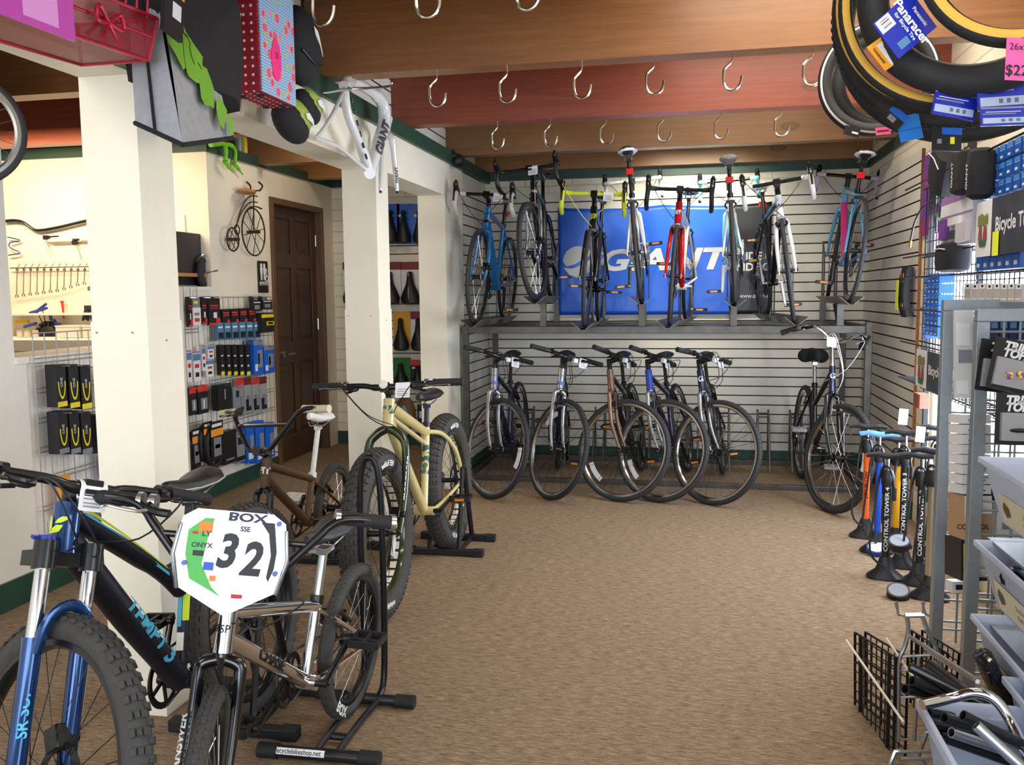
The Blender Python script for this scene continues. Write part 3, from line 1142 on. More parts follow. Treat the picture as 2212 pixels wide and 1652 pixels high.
    if col.get('tag') is not None:
        l, ang = col['tag']
        gg = G()
        o = B(0, .0, l)
        sgn = 1
        pts = []
        for i in range(9):
            a = -2.2 + 3.4 * i / 8
            pts.append((math.cos(a) * .0185, math.sin(a) * .0185))
        th, vs = .034, []
        up1 = [(-.034, -.042)] if ang else [(.02, -.052)]
        prof = up1[:1] and ([(.016, -.055)] + [(.0187 * math.cos(a), .0187 * math.sin(a)) for a in [-.5 + 3.2 * i / 8 for i in range(9)]])
        for (a, b) in prof:
            vs += [o + X * a + s * b - Y * th, o + X * a + s * b + Y * th]
        gg.add(vs, [(2 * i, 2 * i + 1, 2 * i + 3, 2 * i + 2) for i in range(len(prof) - 1)])
        for k2, zz in enumerate((-.018, -.028, -.038, -.046)):
            q1 = o + X * .0172 + s * zz + X * .0012
            gg.add([q1 - Y * .024, q1 + Y * (.024 - .006 * (k2 % 2)), q1 + Y * (.024 - .006 * (k2 % 2)) + s * .003, q1 - Y * .024 + s * .003], [(0, 1, 2, 3)], 1)
        pt = gg.build('price_tag', [M_PAPER, M_GREYTXT], hb, smooth=False)
        so = pt.modifiers.new('thick', 'SOLIDIFY')
        so.thickness = .0006
    # --- seat
    g = G()
    SD, ST = V['SD'], V['ST']
    g.rod(ST - t * .02, SD - t * .03, .0135, 12, 0)
    g.disc(ST, t, .021, .026, 16, 1)
    g.box(SD - t * .02, (.04, .03, .02), 0)
    g.build('seatpost', [col.get('post', M_BLACK), col.get('clamp', M_BLACK)], root)
    g = G()
    sl = dict(road=(.27, .145, .045), hyb=(.27, .16, .06), cruz=(.26, .22, .10), mtb=(.265, .155, .055), fat=(.27, .16, .055), bmx=(.25, .135, .055))[kind]
    sl = col.get('saddle_size', sl)
    tilt = col.get('saddle_tilt', 0.0)
    pack_saddle(g, SD + Vector((.005, 0, .03)), sl[0], sl[1], sl[2], 0, tilt=tilt)
    if kind == 'cruz':
        for sg in (1, -1):
            g.ell(SD + Vector((-.06, sg * .055, .03)), (.07, .055, .05), 0, 12)
    for sg in (1, -1):
        g.tube(smoothpath([SD + Vector((-.10, sg * .04, .022)), SD + Vector((-.04, sg * .022, -.006)), SD + Vector((.05, sg * .022, -.006)), SD + Vector((.11, sg * .008, .022))]), .0035, 6, 1)
    sad = g.build('saddle', [col.get('saddle', M_BLACKP), M_ALU], root)
    if col.get('saddle2'):
        gg = G()
        pack_saddle(gg, SD + Vector((.004, 0, .0265)), sl[0] * 1.015, sl[1] * 1.05, sl[2] * .62, 0, tilt=tilt)
        gg.build('saddle_edge', col['saddle2'], sad)
    if col.get('taillight'):
        gg = G()
        p = SD - t * .10 + Vector((-.03, 0, 0))
        gg.box(p, (.016, .05, .042), 0)
        gg.box(p + Vector((.012, 0, 0)), (.02, .03, .03), 1)
        gg.build('rear_reflector', [M_REDREF, M_BLACK], root, bevel=.003)
    # --- crankset, pedals, chain
    ca = col.get('crank', .4)
    BB = V['BB']
    yr = .05 if kind != 'fat' else .07
    cr = .17 if kind != 'bmx' else .17
    g = G()
    ro = col.get('ring', .088 if kind != 'bmx' else .078)
    nt = 40
    prof = []
    g.lathe([(ro - .014, -yr), (ro, -yr), (ro, -yr - .003), (ro - .014, -yr - .003)], BB, Y, nt, 0, closed=True)
    # lathe axis Y at BB: keep ring on the drive side
    for i in range(nt):
        a = 2 * PI * i / nt
        g.box(BB + Vector((ro * math.cos(a), -yr - .0015, ro * math.sin(a))), (.006, .003, .005), 0, Matrix.Rotation(-a, 3, 'Y'))
    for i in range(5):
        a = 2 * PI * i / 5 + ca
        g.rod(BB + Vector((0, -yr - .004, 0)), BB + Vector(((ro - .01) * math.cos(a), -yr - .002, (ro - .01) * math.sin(a))), .006, 6, 0)
    ped = []
    for sg, a in ((-1, ca), (1, ca + PI)):
        d = Vector((math.cos(a), 0, math.sin(a)))
        o = BB + Y * sg * (yr + .012)
        e = o + d * cr + Y * sg * .014
        g.tube([o, e], [.014, .010], 8, 1, flat=.7)
        g.disc(e, Y, .013, .014, 12, 1)
        ped.append((sg, e))
    g.rod(BB - Y * (yr + .02), BB + Y * (yr + .02), .012, 12, 1)
    cs = g.build('crankset', [M_BLACK, col.get('crankm', M_BLACK)], root)
    for sg, e in ped:
        g = G()
        c = e + Y * sg * .058
        g.rod(e, c + Y * sg * .045, .0065, 8)
        g.disc(c - Y * sg * .04, Y, .012, .012, 10)
        for dx in (-.042, .042):
            g.box(c + Vector((dx, 0, 0)), (.010, .09, .022))
        for dy in (-.044, 0, .044):
            g.box(c + Y * dy, (.085, .010, .018))
        if col.get('pedref', True):
            for dx in (-.048, .048):
                g.box(c + Vector((dx, 0, 0)), (.004, .05, .013), 1)
        g.build('pedal', [col.get('pedal', M_BLACKP), M_AMBER], cs)
    g = G()
    rc = .036
    A = V['A']
    pts = []
    dirx = (A - BB).normalized()
    up = Vector((-dirx.z, 0, dirx.x))
    if up.z < 0:
        up = -up
    yy = Y * (-yr - .002)
    a0 = math.atan2(up.z, up.x)
    for i in range(13):
        a = a0 - PI * i / 12
        pts.append(BB + yy + Vector((math.cos(a), 0, math.sin(a))) * (ro + .002))
    for i in range(9):
        a = a0 + PI + PI * 0 - PI * i / 8
        pts.append(A + yy + Vector((math.cos(a), 0, math.sin(a))) * (rc + .002))
    g.tube(pts, .004, 6, 0, closed=True, up=Y)
    g.build('chain', mat('chain_steel', (70, 66, 62), .35, .9), root)
    if kind != 'bmx':
        g = G()
        o = A - Y * (dw + .01) + Vector((.01, 0, -.03))
        g.box(o, (.03, .026, .05))
        g.box(o + Vector((.03, .015, -.06)), (.02, .012, .09), 0, Matrix.Rotation(.5, 3, 'Y'))
        for dz in (-.03, -.10):
            g.disc(o + Vector((.015 + (-.03 - dz) * .4, .012, dz)), Y, .02, .008, 14)
        g.build('rear_derailleur', M_BLACK, root)
    # --- brakes
    g = G()
    topf = F + (s * (R - tw + .002))
    if kind == 'road' and not col.get('disc'):
        c = V['crown'] - s * .018 + n * .028
        g.box(c, (.02, .06, .022))
        for sg in (1, -1):
            g.tube(smoothpath([c + Y * .02 * sg, c + Y * .036 * sg - s * .02, c + Y * .022 * sg - s * .045]), .007, 6)
            g.box(c + Y * .016 * sg - s * .05 - n * .012, (.04, .008, .012))
        g.build('front_brake', M_BLACK, root, mat=SM)
        g = G()
        c = V['ST'].lerp(A, .18) + Vector((-.045, 0, .02))
        g.box(c, (.022, .06, .022))
        for sg in (1, -1):
            g.tube(smoothpath([c + Y * .02 * sg, c + Y * .036 * sg - Vector((.0, 0, .02)), c + Y * .022 * sg - Vector((.0, 0, .045))]), .007, 6)
        g.build('rear_brake', M_BLACK, root)
    elif kind in ('hyb', 'cruz', 'bmx'):
        rr = R - 2 * tw
        c = F + s * (rr - .03) + n * .0
        if kind != 'bmx' or col.get('fbrake'):
            for sg in (1, -1):
                a = F + s * (rr - .035) + n * (.02 - sp['off'] * .4) + Y * (tw + .03) * sg
                g.tube([a, a + s * .10 - Y * .012 * sg], .007, 6)
                g.box(a + s * .035 - Y * .014 * sg, (.05, .012, .014))
            g.tube([F + s * (rr + .062) + n * .01 + Y * (tw + .02), F + s * (rr + .062) + n * .01 - Y * (tw + .02)], .003, 6)
            g.build('front_brake', M_BLACK if kind != 'cruz' else M_ALU, root, mat=SM)
        g = G()
        dd = (V['ST'] - A).normalized()
        for sg in (1, -1):
            a = A + dd * (rr - .02) + Y * (tw + .022) * sg + Vector((-.012, 0, 0))
            g.tube([a, a + dd * .09 - Y * .01 * sg], .007, 6)
            g.box(a + dd * .03 - Y * .012 * sg, (.012, .012, .05))
        g.build('rear_brake', M_BLACK if kind != 'cruz' else M_ALU, root)
    if mtb or col.get('disc'):
        g = G()
        c = F + Y * (fw * .85) + Vector((-.05, 0, .07))
        g.box(c - Y * .012, (.055, .045, .05), 0, Matrix.Rotation(.8, 3, 'Y'))
        g.disc(c + Y * .02, Y, .017, .02, 12)
        g.build('front_brake', M_BLACK, root, mat=SM, bevel=.004)
    # --- cables
    cm = col.get('cable', M_BLACKP)
    SMi = lambda p: SM @ p
    if bar == 'drop':
        L0 = SMi(B(.05, .005, w * .98))
        R0 = SMi(B(.05, .005, -w * .98))
        ends = [(L0, V['H1'].lerp(V['H0'], .7) - Y * .03 + n * .01, .10), (R0, V['crown'] + n * .05, .12)]
        fwd = .09
    else:
        L0 = SMi(B(.03, -.01, w - .19))
        R0 = SMi(B(.03, -.01, -w + .19))
        ends = [(L0, TT0.lerp(TT1, .2) + Vector((0, -.02, -.02)), .12), (R0, V['H0'] + s * .01 + Vector((.02, .03, 0)), .13), (R0, D0.lerp(V['BB'], .12) + Y * .03, .16)]
        if kind == 'bmx':
            ends = [(L0, TT0.lerp(TT1, .15) + Vector((0, -.02, -.01)), .10)] if col.get('lever') else []
    if ends:
        g = G()
        for a, b, k2 in ends:
            f3 = SM.to_3x3() @ X
            m1 = a + f3 * k2 * .7 + Vector((0, 0, -.01))
            m2 = a.lerp(b, .6) + f3 * k2 * .8 - s * .04
            g.tube(smoothpath([a, m1, m2, b], 5), .0024, 6)
        g.build('cable', cm, root)
    return root
# ======== bikes
# ---------------------------------------------------------------- the bicycles
WT, BT = M_WTXT, M_BTXT
C_SIL = gloss('silver_paint', (150, 152, 156), .7, .3)
C_BLK = gloss('gloss_black_paint', (18, 18, 22), .1, .2)
C_DBLU = gloss('dark_blue_paint', (20, 28, 62), .3, .25)
C_BLUE = gloss('bright_blue_paint', (38, 120, 184), .3, .22)
C_WHT = gloss('white_paint_gloss', (232, 232, 232), 0, .25)
C_RED = gloss('red_paint', (196, 20, 36), .1, .22)
C_BRZ = gloss('bronze_paint', (128, 100, 84), .6, .32)
C_LIME = plain('lime_tape', (214, 226, 46), .5)
C_WTAPE = plain('white_bar_tape', (226, 224, 220), .6)
C_CEL = plain('celeste_paint', (128, 204, 206), .4)
C_LBLU = gloss('light_blue_paint', (92, 164, 206), .1, .25)
C_RIMS = mat('silver_rim', (190, 188, 184), .18, 1.0)
LIMEP = plain('lime_print', (200, 226, 40), .45)
CYANP = plain('cyan_print', (74, 176, 214), .45)
YELP = plain('yellow_print', (236, 216, 60), .5)
GRP_LOW, GRP_UP = 'bikes parked on the floor of the two tier rack', 'road bikes on the top tier of the rack'
hyb = dict(hl=.14, stem=.08)
bands = lambda m1, m2: (lambda fr, V, k: [G().tube([V['H0'].lerp(V['H1'], a_), V['H0'].lerp(V['H1'], b_)], k['hr'] * 1.05, 16).build('head_band', m1, fr) for a_, b_ in ((.18, .34), (.62, .66))])
lo = dict(rim=C_RIMS, spoke=M_SPOKEB, tag=(.11, 0), frontlight=1, badge=None, crank=1.2)
bike('hybrid_bike', 'grey and dark blue hybrid bike first on the floor tier, beside the white post', 'bicycle', 'hyb', (-1.356, 6.916, 0, -1.564, -.032, .883),
     dict(lo, frame=C_DBLU, fork=C_SIL, head=C_SIL, reflector=2.6, extra=[bands(plain('blue_band', (70, 110, 190)), 0)], text=[('GIANT', 'down', .035, WT, dict(bold=.02, t=.5))]), GRP_LOW, over=hyb)
bike('hybrid_bike', 'grey hybrid bike with wide tilted handlebar, second from the white post on the floor tier', 'bicycle', 'hyb', (-1.059, 6.952, 0, -1.475, .086, .632),
     dict(lo, frame=C_DBLU, fork=C_SIL, head=C_SIL, reflector=.2, extra=[bands(plain('blue_band', (70, 110, 190)), 0)], text=[('GIANT', 'down', .035, WT, dict(bold=.02, t=.5))]), GRP_LOW, over=hyb)
bike('hybrid_bike', 'bronze hybrid bike whose front wheel turns furthest towards the room, middle of the floor tier', 'bicycle', 'hyb', (-.388, 6.986, 0, -1.633, -.149, 1.28),
     dict(lo, frame=C_BLK, fork=C_BRZ, head=C_BRZ, reflector=4.9, text=[('GIANT', 'down', .035, WT, dict(bold=.02, t=.5))]), GRP_LOW, over=hyb)
bike('hybrid_bike', 'blue hybrid bike with red frame stripe, partly behind the bronze one on the floor tier', 'bicycle', 'hyb', (-.024, 6.995, 0, -1.727, -.175, 1.3),
     dict(lo, frame=C_DBLU, fork=C_SIL, head=plain('head_blue', (34, 62, 150), .3), reflector=5.0, text=[('GIANT', 'down', .035, plain('red_print', (200, 60, 50)), dict(bold=.02, t=.5))]), GRP_LOW, over=hyb)
bike('hybrid_bike', 'dark blue hybrid bike with orange down tube print beside the empty floor slot', 'bicycle', 'hyb', (.24, 6.978, 0, -1.642, -.153, 1.053),
     dict(lo, frame=C_DBLU, fork=C_SIL, head=C_DBLU, crank=2.9, text=[('GIANT', 'down', .04, plain('orange_print', (226, 90, 40)), dict(bold=.02, t=.5)), ('G', 'head', .05, WT, dict(bold=.03, t=.55))]), GRP_LOW, over=hyb)
bike('comfort_bike', 'black upright bike with chrome handlebar and wide padded saddle, last on the floor tier', 'bicycle', 'cruz', (.807, 6.889, 0, -1.51, .04, .42),
     dict(frame=C_BLK, fork=C_BLK, head=C_DBLU, rim=C_RIMS, spoke=M_SPOKE, stemm=M_CHROME, barm=M_CHROME, silverlever=1, post=M_ALU, saddle=M_BLKF, cable=plain('white_cable', (214, 214, 214)), tag=(-.06, 0), reflector=2.4, deep=.024, crank=1.0, pedal=M_GREYTXT, pedref=False,
          text=[('G', 'head', .05, WT, dict(bold=.02, t=.6))]), GRP_LOW, over=dict(rise=.15, hl=.17))
UPZ = 0
ro = dict(rim=M_BLACK, spoke=M_SPOKE, deep=.026, crank=1.9)
bike('road_bike', 'bright blue road bike with clear wrapped bar tape, beside the white post', 'bicycle', 'road', (-1.503, 7.054, 1.187, -1.574, .061, .021),
     dict(ro, frame=C_BLUE, fork=C_BLUE, tape=plain('wrapped_white_tape', (214, 214, 204), .5), disc=1, saddle=M_BLACKP, saddle2=C_WHT, taillight=1, fatdt=1.5, tag=(.09, 0), extra=[bands(C_BLK, 0)]), GRP_UP, over=dict(barw=.40))
bike('road_bike', 'black cyclocross bike with yellow lettering and knobbly tyres, raised second on the top tier', 'bicycle', 'road', (-1.113, 7.022, 1.345, -1.523, -.049, -.141),
     dict(ro, frame=C_BLK, fork=C_SIL, head=C_BLK, tread='cx', tape=M_BLACKP, fatdt=1.35, tag=(.03, 1), crank=.6, disc=1,
          text=[('GIANT', 'head', .032, WT, dict(bold=.02, t=.5)), ('GIANT TCX', 'down', .05, YELP, dict(bold=.03, t=.55))]), GRP_UP, over=dict(tw=.017, R=.342))
bike('road_bike', 'black road bike with lime yellow bar tape and cables, third on the top tier', 'bicycle', 'road', (-.74, 7.052, 1.166, -1.562, .05, .038),
     dict(ro, frame=C_BLK, fork=C_BLK, tape=C_LIME, barm=C_LIME, cable=C_LIME, tag=(.10, 1), crank=.1,
          text=[('DEFY', 'head', .05, LIMEP, dict(bold=.03, t=.5)), ('GIANT', 'down', .045, LIMEP, dict(bold=.03, t=.55))]), GRP_UP)
bike('road_bike', 'white road bike seen from behind with white wrapped handlebar, fourth on the top tier', 'bicycle', 'road', (-.347, 6.015, 1.335, 1.614, .096, -.029),
     dict(ro, frame=C_WHT, fork=C_WHT, tape=C_WTAPE, barm=C_WTAPE, saddle=M_BLACKP, saddle2=C_WHT, taillight=1, crank=1.0, crankm=M_ALU), GRP_UP, over=dict(sad=.76))
bike('road_bike', 'red and white road bike with black wrapped drop bars before the blue banner', 'bicycle', 'road', (-.055, 7.05, 1.177, -1.67, .035, .107),
     dict(ro, frame=C_WHT, frame2=C_RED, fork=C_RED, crown=C_WHT, head=C_RED, tape=M_BLACKP, crankm=M_ALU, crank=1.3,
          text=[('DEFY', 'head', .04, WT, dict(bold=.03, t=.5))]), GRP_UP)
bike('road_bike', 'white and pale turquoise road bike seen from behind, before the black part of the banner', 'bicycle', 'road', (.265, 6.044, 1.316, 1.54, .051, -.007),
     dict(ro, frame=C_WHT, frame2=C_CEL, fork=C_CEL, tape=C_CEL, saddle=plain('grey_saddle', (120, 118, 112), .5), taillight=1, crank=1.5, crankm=C_WHT), GRP_UP)
bike('road_bike', 'white and black road bike with white bar tape and skewed handlebar', 'bicycle', 'road', (.533, 7.006, 1.20, -1.474, -.08, -.193),
     dict(ro, frame=C_BLK, fork=C_WHT, crown=C_WHT, head=C_WHT, tape=C_WTAPE, saddle=C_WHT, taillight=1, crankm=M_ALU, crank=1.7,
          text=[('GIANT', 'head', .034, BT, dict(bold=.03, t=.5))]), GRP_UP)
bike('road_bike', 'light blue and pink road bike seen from behind in the right corner', 'bicycle', 'road', (.985, 6.086, 1.325, 1.558, -.103, -.12),
     dict(ro, frame=C_LBLU, frame2=plain('pink_paint', (208, 60, 140), .35), head=C_LBLU, fork=C_LBLU, tape=plain('lilac_tape', (212, 206, 226), .6), saddle=M_BLACKP, saddle2=C_WHT, taillight=1, crank=1.0), GRP_UP)

# ---- the four bikes at the front
C_LIV = mat('midnight_blue_paint', (26, 66, 120), .2, .6, coat=.7)
C_NAVY = mat('matt_navy_paint', (14, 18, 36), .45, .2, coat=.1)


def liv_extra(fr, V, k):
    # leaf badge on the head tube, stripes on top and down tubes
    def head(u, w):
        hr = k['hr'] * 1.08
        return V['H0'].lerp(V['H1'], .55) + k['s'] * w + k['n'] * (hr * math.cos(u / hr)) + Vector((0, 1, 0)) * (hr * math.sin(u / hr))
    g = G()
    L = [[(-.026, .022), (-.024, -.022), (-.017, -.018), (-.013, -.005), (-.015, .012), (-.019, .021)], [(-.017, -.020), (-.008, -.021), (.008, -.018), (.014, -.008), (.016, -.002), (.0, -.002), (-.010, -.008)], [(-.004, .003), (.010, .003), (.024, .010), (.027, .018), (.012, .018), (.002, .012)]]
    for poly in L:
        c = (sum(p[0] for p in poly) / len(poly), sum(p[1] for p in poly) / len(poly))
        vs = [head(*c)] + [head(*p) for p in poly]
        g.add(vs, [(0, i + 1, (i + 1) % len(poly) + 1) for i in range(len(poly))])
    g.build('head_badge', LIMEP, fr)
    Y = Vector((0, 1, 0))
    for (m, off, r, nm) in ((LIMEP, .012, 1.30, 'lime_stripe'), (CYANP, -.006, 1.30, 'cyan_stripe')):
        g = G()
        kink = k['TT0'].lerp(V['ST'] - k['t'] * .12, .74) + Vector((0, 0, -.035))
        a, b = k['TT0'] + Vector((-.03, 0, 0)), kink
        rr = k['rt'] * r
        A1, B1 = (.62, .16) if off > 0 else (.05, -.55)
        vs, fs = [], []
        NN = 10
        for i in range(NN + 1):
            p = a.lerp(b, i / NN) + Vector((0, 0, .006 * math.sin(PI * i / NN)))
            w2 = 1 - .5 * i / NN
            for ang in (A1, (A1 + B1) / 2, A1 + (B1 - A1) * w2):
                vs.append(p + Y * rr * .86 * math.cos(ang) * 1.0 + Vector((0, 0, 1)) * rr * math.sin(ang) * 1.0)
        for i in range(NN):
            for j in range(2):
                fs.append((i * 3 + j, i * 3 + j + 1, i * 3 + j + 4, i * 3 + j + 3))
        g.add(vs, fs)
        g.build(nm, m, fr)
    g = G()
    o = V['BB'].lerp(V['ST'], .30)
    for (t0, t1, a0, a1, m) in ((.40, .62, .3, 1.5, 0), (.64, .78, -.6, .9, 1), (.36, .62, -1.0, .2, 2), (.20, .32, -.6, .7, 1)):
        p, q = V['BB'].lerp(V['ST'], t0), V['BB'].lerp(V['ST'], t1)
        fx = Vector((1, 0, .3)).normalized()
        vs = []
        for e in (p, q):
            for i in range(5):
                a = a0 + (a1 - a0) * i / 4
                vs.append(e + Y * .0182 * math.cos(a - .2) * 1 + fx * .0182 * math.sin(a + .35 - .35) * 1 if False else e + (fx * math.cos(a) + Y * math.sin(a)) * .0182)
        g.add(vs, [(i, i + 1, i + 6, i + 5) for i in range(4)], m)
    g.build('seat_tube_decal', [LIMEP, M_PAPER, CYANP], fr)


bike('mountain_bike', 'dark blue mountain bike with lime leaf badge and big knobbly tyres', 'bicycle', 'mtb', (-1.44, 2.645, 0, -1.54, -.06, 1.19),
     dict(frame=C_NAVY, frame2=C_NAVY, head=C_LIV, fork=C_LIV, rim=M_BLACK, spoke=M_SPOKEB, tyre=M_TYREG, disc=1, tag=(-.0, 0), saddle=M_BLACKP, saddle2=plain('silver_trim', (170, 172, 176), .35), post=C_NAVY, crank=2.2, pedref=False, extra=[liv_extra], ring=.075,
          text=[('TEMPT 3', 'down', .075, CYANP, dict(bold=.03, t=.40, shear=.3)), ('3 LIV', 'seat', .0001, CYANP, dict())], rimtext=('rear_wheel', 1.1, 1.9, LIMEP, .292, .275),
          tyretext=[('MAXXIS', .03, WT, 2.5, 1, dict(bold=.03))], forktext=[('SR SUNTOUR', .034, CYANP, -1, dict(bold=.02, t=.4, out=(.7, -.7, 0)))]),
     over=dict(sad=.535, lf=.485, hl=.115, rise=.018, barw=.72, wb=1.08, tw=.031))


def fat_extra(fr, V, k):
    CM = camo('camouflage_print', ((70, 120, 104), (206, 190, 120), (40, 84, 90)))
    G().tube([V['BB'].lerp(V['ST'], .42), V['BB'].lerp(V['ST'], .76)], .0195, 16).build('camouflage_band', CM, fr)
    G().tube([V['H0'].lerp(V['H1'], .45), V['H0'].lerp(V['H1'], .75)], k['hr'] * 1.03, 16).build('camouflage_band', CM, fr)


C_SAND = gloss('sand_paint', (212, 196, 138), .05, .35)
C_OLIVE = gloss('olive_paint', (44, 54, 30), .2, .2)
bike('fat_bike', 'sand coloured fat bike with olive fork and very wide tyres standing beside the middle column', 'bicycle', 'fat', (-1.313, 4.66, 0.006, -1.566, -.05, .016),
     dict(frame=C_SAND, fork=C_OLIVE, rim=C_OLIVE, spoke=M_SPOKEB, tyre=M_TYREG, disc=1, tag=(.09, 0), silverlever=1, post=plain('navy_post', (30, 36, 66), .4), saddle=M_BLACKP, crank=-.15, extra=[fat_extra], deep=.03,
          forktext=[('mongoose', .048, WT, 1, dict(bold=.02, t=.52))], tyretext=[('VEE Rubber', .034, WT, 1.95, 1, dict(bold=.03)), ('VEE Mission', .034, WT, -1.0, 1, dict(bold=.03))], reflector=5.2),
     over=dict(sad=.56))
C_BROWN = mat('matt_brown_paint', (86, 62, 42), .5, .3, noise=.15)
bike('bmx_bike', 'brown stunt bike with cream grips and white saddle parked against the grid wall', 'bicycle', 'bmx', (-1.906, 4.397, .006, -1.537, .024, -.45),
     dict(frame=C_BROWN, fork=M_BLACK, rim=M_BLACK, spoke=M_SPOKE, tyre=M_TYREG, grip=plain('cream_grip', (206, 200, 172), .7), saddle=plain('white_saddle', (232, 230, 228), .35), saddle_tilt=-.12, post=plain('worn_white_post', (220, 218, 214), .5, noise=.12), clamp=plain('white_clamp', (224, 222, 218)), pedal=plain('white_pedal', (222, 220, 214)), pedref=False, crank=2.6, lever=-1,
          text=[('FIT', 'head', .04, WT, dict(bold=.04, t=.55)), ('FIT', 'seat', .03, plain('tan_print', (150, 116, 76)), dict(t=.35, bold=.02))]), over=dict(bx=(-.05, .185), hl=.118, sad=.50))


def plate(fr, V, k):
    pass


BMXQ = (-1.119, 2.68, .006, -1.564, .045, .359)
bmx = bike('bmx_bike', 'polished chrome race bike with number 32 plate, standing nearest on the carpet', 'bicycle', 'bmx', BMXQ,
     dict(frame=M_CHROME, fork=C_BLK, rim=M_BLACK, spoke=M_SPOKE, tyre=M_TYREG, gripring=1, silverlever=1, lever=-1, post=M_ALU, clamp=M_BLACK, saddle=plain('dark_blue_saddle', (34, 36, 48), .5), pedref=False, crank=-.5,
          text=[('CHASE', 'down', .042, BT, dict(bold=.03, t=.55, sx=1.35)), ('RSP', 'head', .026, BT, dict(bold=.01, t=.45))],
          forktext=[('ANSWER', .03, WT, -1, dict(bold=.03, t=.4, out=(.7, -.7, 0)))], tyretext=[('BOX', .045, WT, -.6, 1, dict(bold=.04))]),
     over=dict(bx=(-.05, .185), hl=.118, sad=.40))
# number plate on the chrome bike
sp = dict(SPEC['bmx']); sp.update(hl=.118)
_g = bgeo(sp)
_V = {k: Vector(v) for k, v in _g.items()}
SMb = Matrix.Translation(_V['H0']) @ Matrix.Rotation(BMXQ[5], 4, _V['s']) @ Matrix.Translation(-_V['H0'])
pu = Vector((-.18, 0, .98)).normalized()
pr = Vector((0, 1, 0))
po = _V['C'] + _V['n'] * .05 + _V['s'] * .075
pf = pr.cross(pu)
outer = [(-.085, .105), (.085, .105), (.115, .085), (.128, .02), (.125, -.03), (.11, -.075), (.0, -.135), (-.11, -.075), (-.125, -.03), (-.128, .02), (-.115, .085)]
g = G()
g.prism(outer, po - pf * .006, pr, pu, .006)
for sg in (1, -1):
    g.tube([po + pr * .118 * sg + pu * .07, po + pr * .128 * sg, po + pr * .11 * sg - pu * .08], .006, 6)
pl = g.build('number_plate', mat('clear_polycarbonate', (176, 180, 190), .1, .9), bmx, mat=SMb, bevel=.003)
g = G()
inner = [(a * .80, b * .82 + .002) for a, b in outer]
g.prism(inner, po, pr, pu, .002)
face = g.build('plate_sticker', M_PAPER, pl)
g = G()
q = flat(po + pf * .0026, pr, pu)
g.add([q(*p) for p in ((-.10, .055), (-.065, .085), (-.045, .085), (-.055, .04), (-.062, -.02), (-.035, -.07), (-.012, -.092), (-.03, -.082), (-.085, -.055), (-.10, .0))], [tuple(range(9, -1, -1))], 0)
g.add([q(*p) for p in ((.06, .085), (.09, .085), (.102, .02), (.10, -.02), (.09, -.05), (.085, -.04), (.09, .01), (.08, .06))], [tuple(range(8))], 1)
g.build('plate_panel', [plain('plate_green', (84, 178, 84)), M_BTXT], face)
g = G()
q3 = flat(po + pf * .0034 + pu * .004 + pr * .016, pr, pu)
g.text('3', .105, lambda a, b: q3(a - .027, b + .006), bold=.035, shear=.18, sx=.85)
g.text('2', .105, lambda a, b: q3(a + .030, b - .008), bold=.035, shear=.18, sx=.85)
g.build('lettering', M_BTXT, face)
sg = lambda g, m: g.build('sponsor_lettering', m, face)
DPR = plain('dark_print', (44, 40, 70))
g = G()
g.text('BOX', .026, lambda a, b: q3(a * 1.6 + .012, -b + .090), bold=.03)
sg(g, DPR)
for (tx, sz_, dx_, dy_) in (('LY', .018, -.075, .045), ('ONYX', .016, -.082, .018), ('SSE', .016, .010, .062)):
    g = G()
    g.text(tx, sz_, lambda a, b: q3(a + dx_, b + dy_), bold=.02)
    sg(g, DPR)
for (x, y, w, h, m) in ((-.078, .060, .03, .024, plain('orange_patch', (232, 130, 40))), (-.100, .046, .012, .006, plain('red_patch', (190, 26, 44))), (.008, -.092, .024, .009, plain('red_patch', (190, 26, 44))), (-.062, -.028, .022, .018, plain('blue_patch', (50, 90, 190))), (-.05, -.055, .014, .012, plain('orange_patch', (232, 130, 40))), (-.088, .0, .024, .012, M_BTXT)):
    g = G()
    g.add([q3(x - w / 2, y - h / 2), q3(x + w / 2, y - h / 2), q3(x + w / 2, y + h / 2), q3(x - w / 2, y + h / 2)], [(0, 1, 2, 3)], 0)
    g.build('sponsor_patch', m, face)
for (a, b) in ((.10, .085), (-.10, -.02), (.104, -.03)):
    g = G()
    g.disc(po + pr * a + pu * b + pf * .004, pf, .006, .006, 12)
    g.build('bolt', mat('blue_bolt', (60, 66, 110), .25, .8), pl, mat=None)
# ======== stands
# ---------------------------------------------------------------- floor stands under the front bikes
CAPM = mat('rubber_cap', (24, 24, 26), .7)
DKS = mat('dark_steel_tube', (66, 66, 70), .3, .8)
# tubular stand round the chrome bike's rear wheel
a, b = P(562, 1618, Z=.022), P(818, 1640, Z=.022)
c_ = P(893, 1516, Z=.022)
d_ = c_ - (b - a) * .80
o0 = (a + b) / 2
o0.z = 0
ts2 = thing('tubular_bike_stand', 'dark tubular stand with website sticker holding the rear wheel of the chrome bike', 'bike stand', o0)
q = lambda p: Vector(p) - o0
ux = (b - a).normalized()
for (s, e) in ((a, b), (d_, c_)):
    G().rod(q(s), q(e), .019, 14).build('base_tube', DKS, ts2)
    for p, sgn in ((s, 1), (e, -1)):
        G().rod(q(p) - ux * .004 * sgn, q(p) + ux * .06 * sgn, .0235, 14).build('rubber_cap', CAPM, ts2)
rw = Vector((-1.119, 2.68, .006))
m0, m1 = a.lerp(b, .46), a.lerp(b, .64)
n0, n1 = d_.lerp(c_, .36), d_.lerp(c_, .60)
for (p, q2) in ((m0, n0), (m1, n1)):
    pm = p.lerp(q2, .55)
    G().tube(smoothpath([q(p), q(pm) + Vector((0, 0, .008)), q(q2)], 4), .0105, 10).build('side_tube', DKS, ts2)
h0, h1 = q(n0) + Vector((0, 0, .01)), q(n1) + Vector((0, 0, .01))
ht = .80
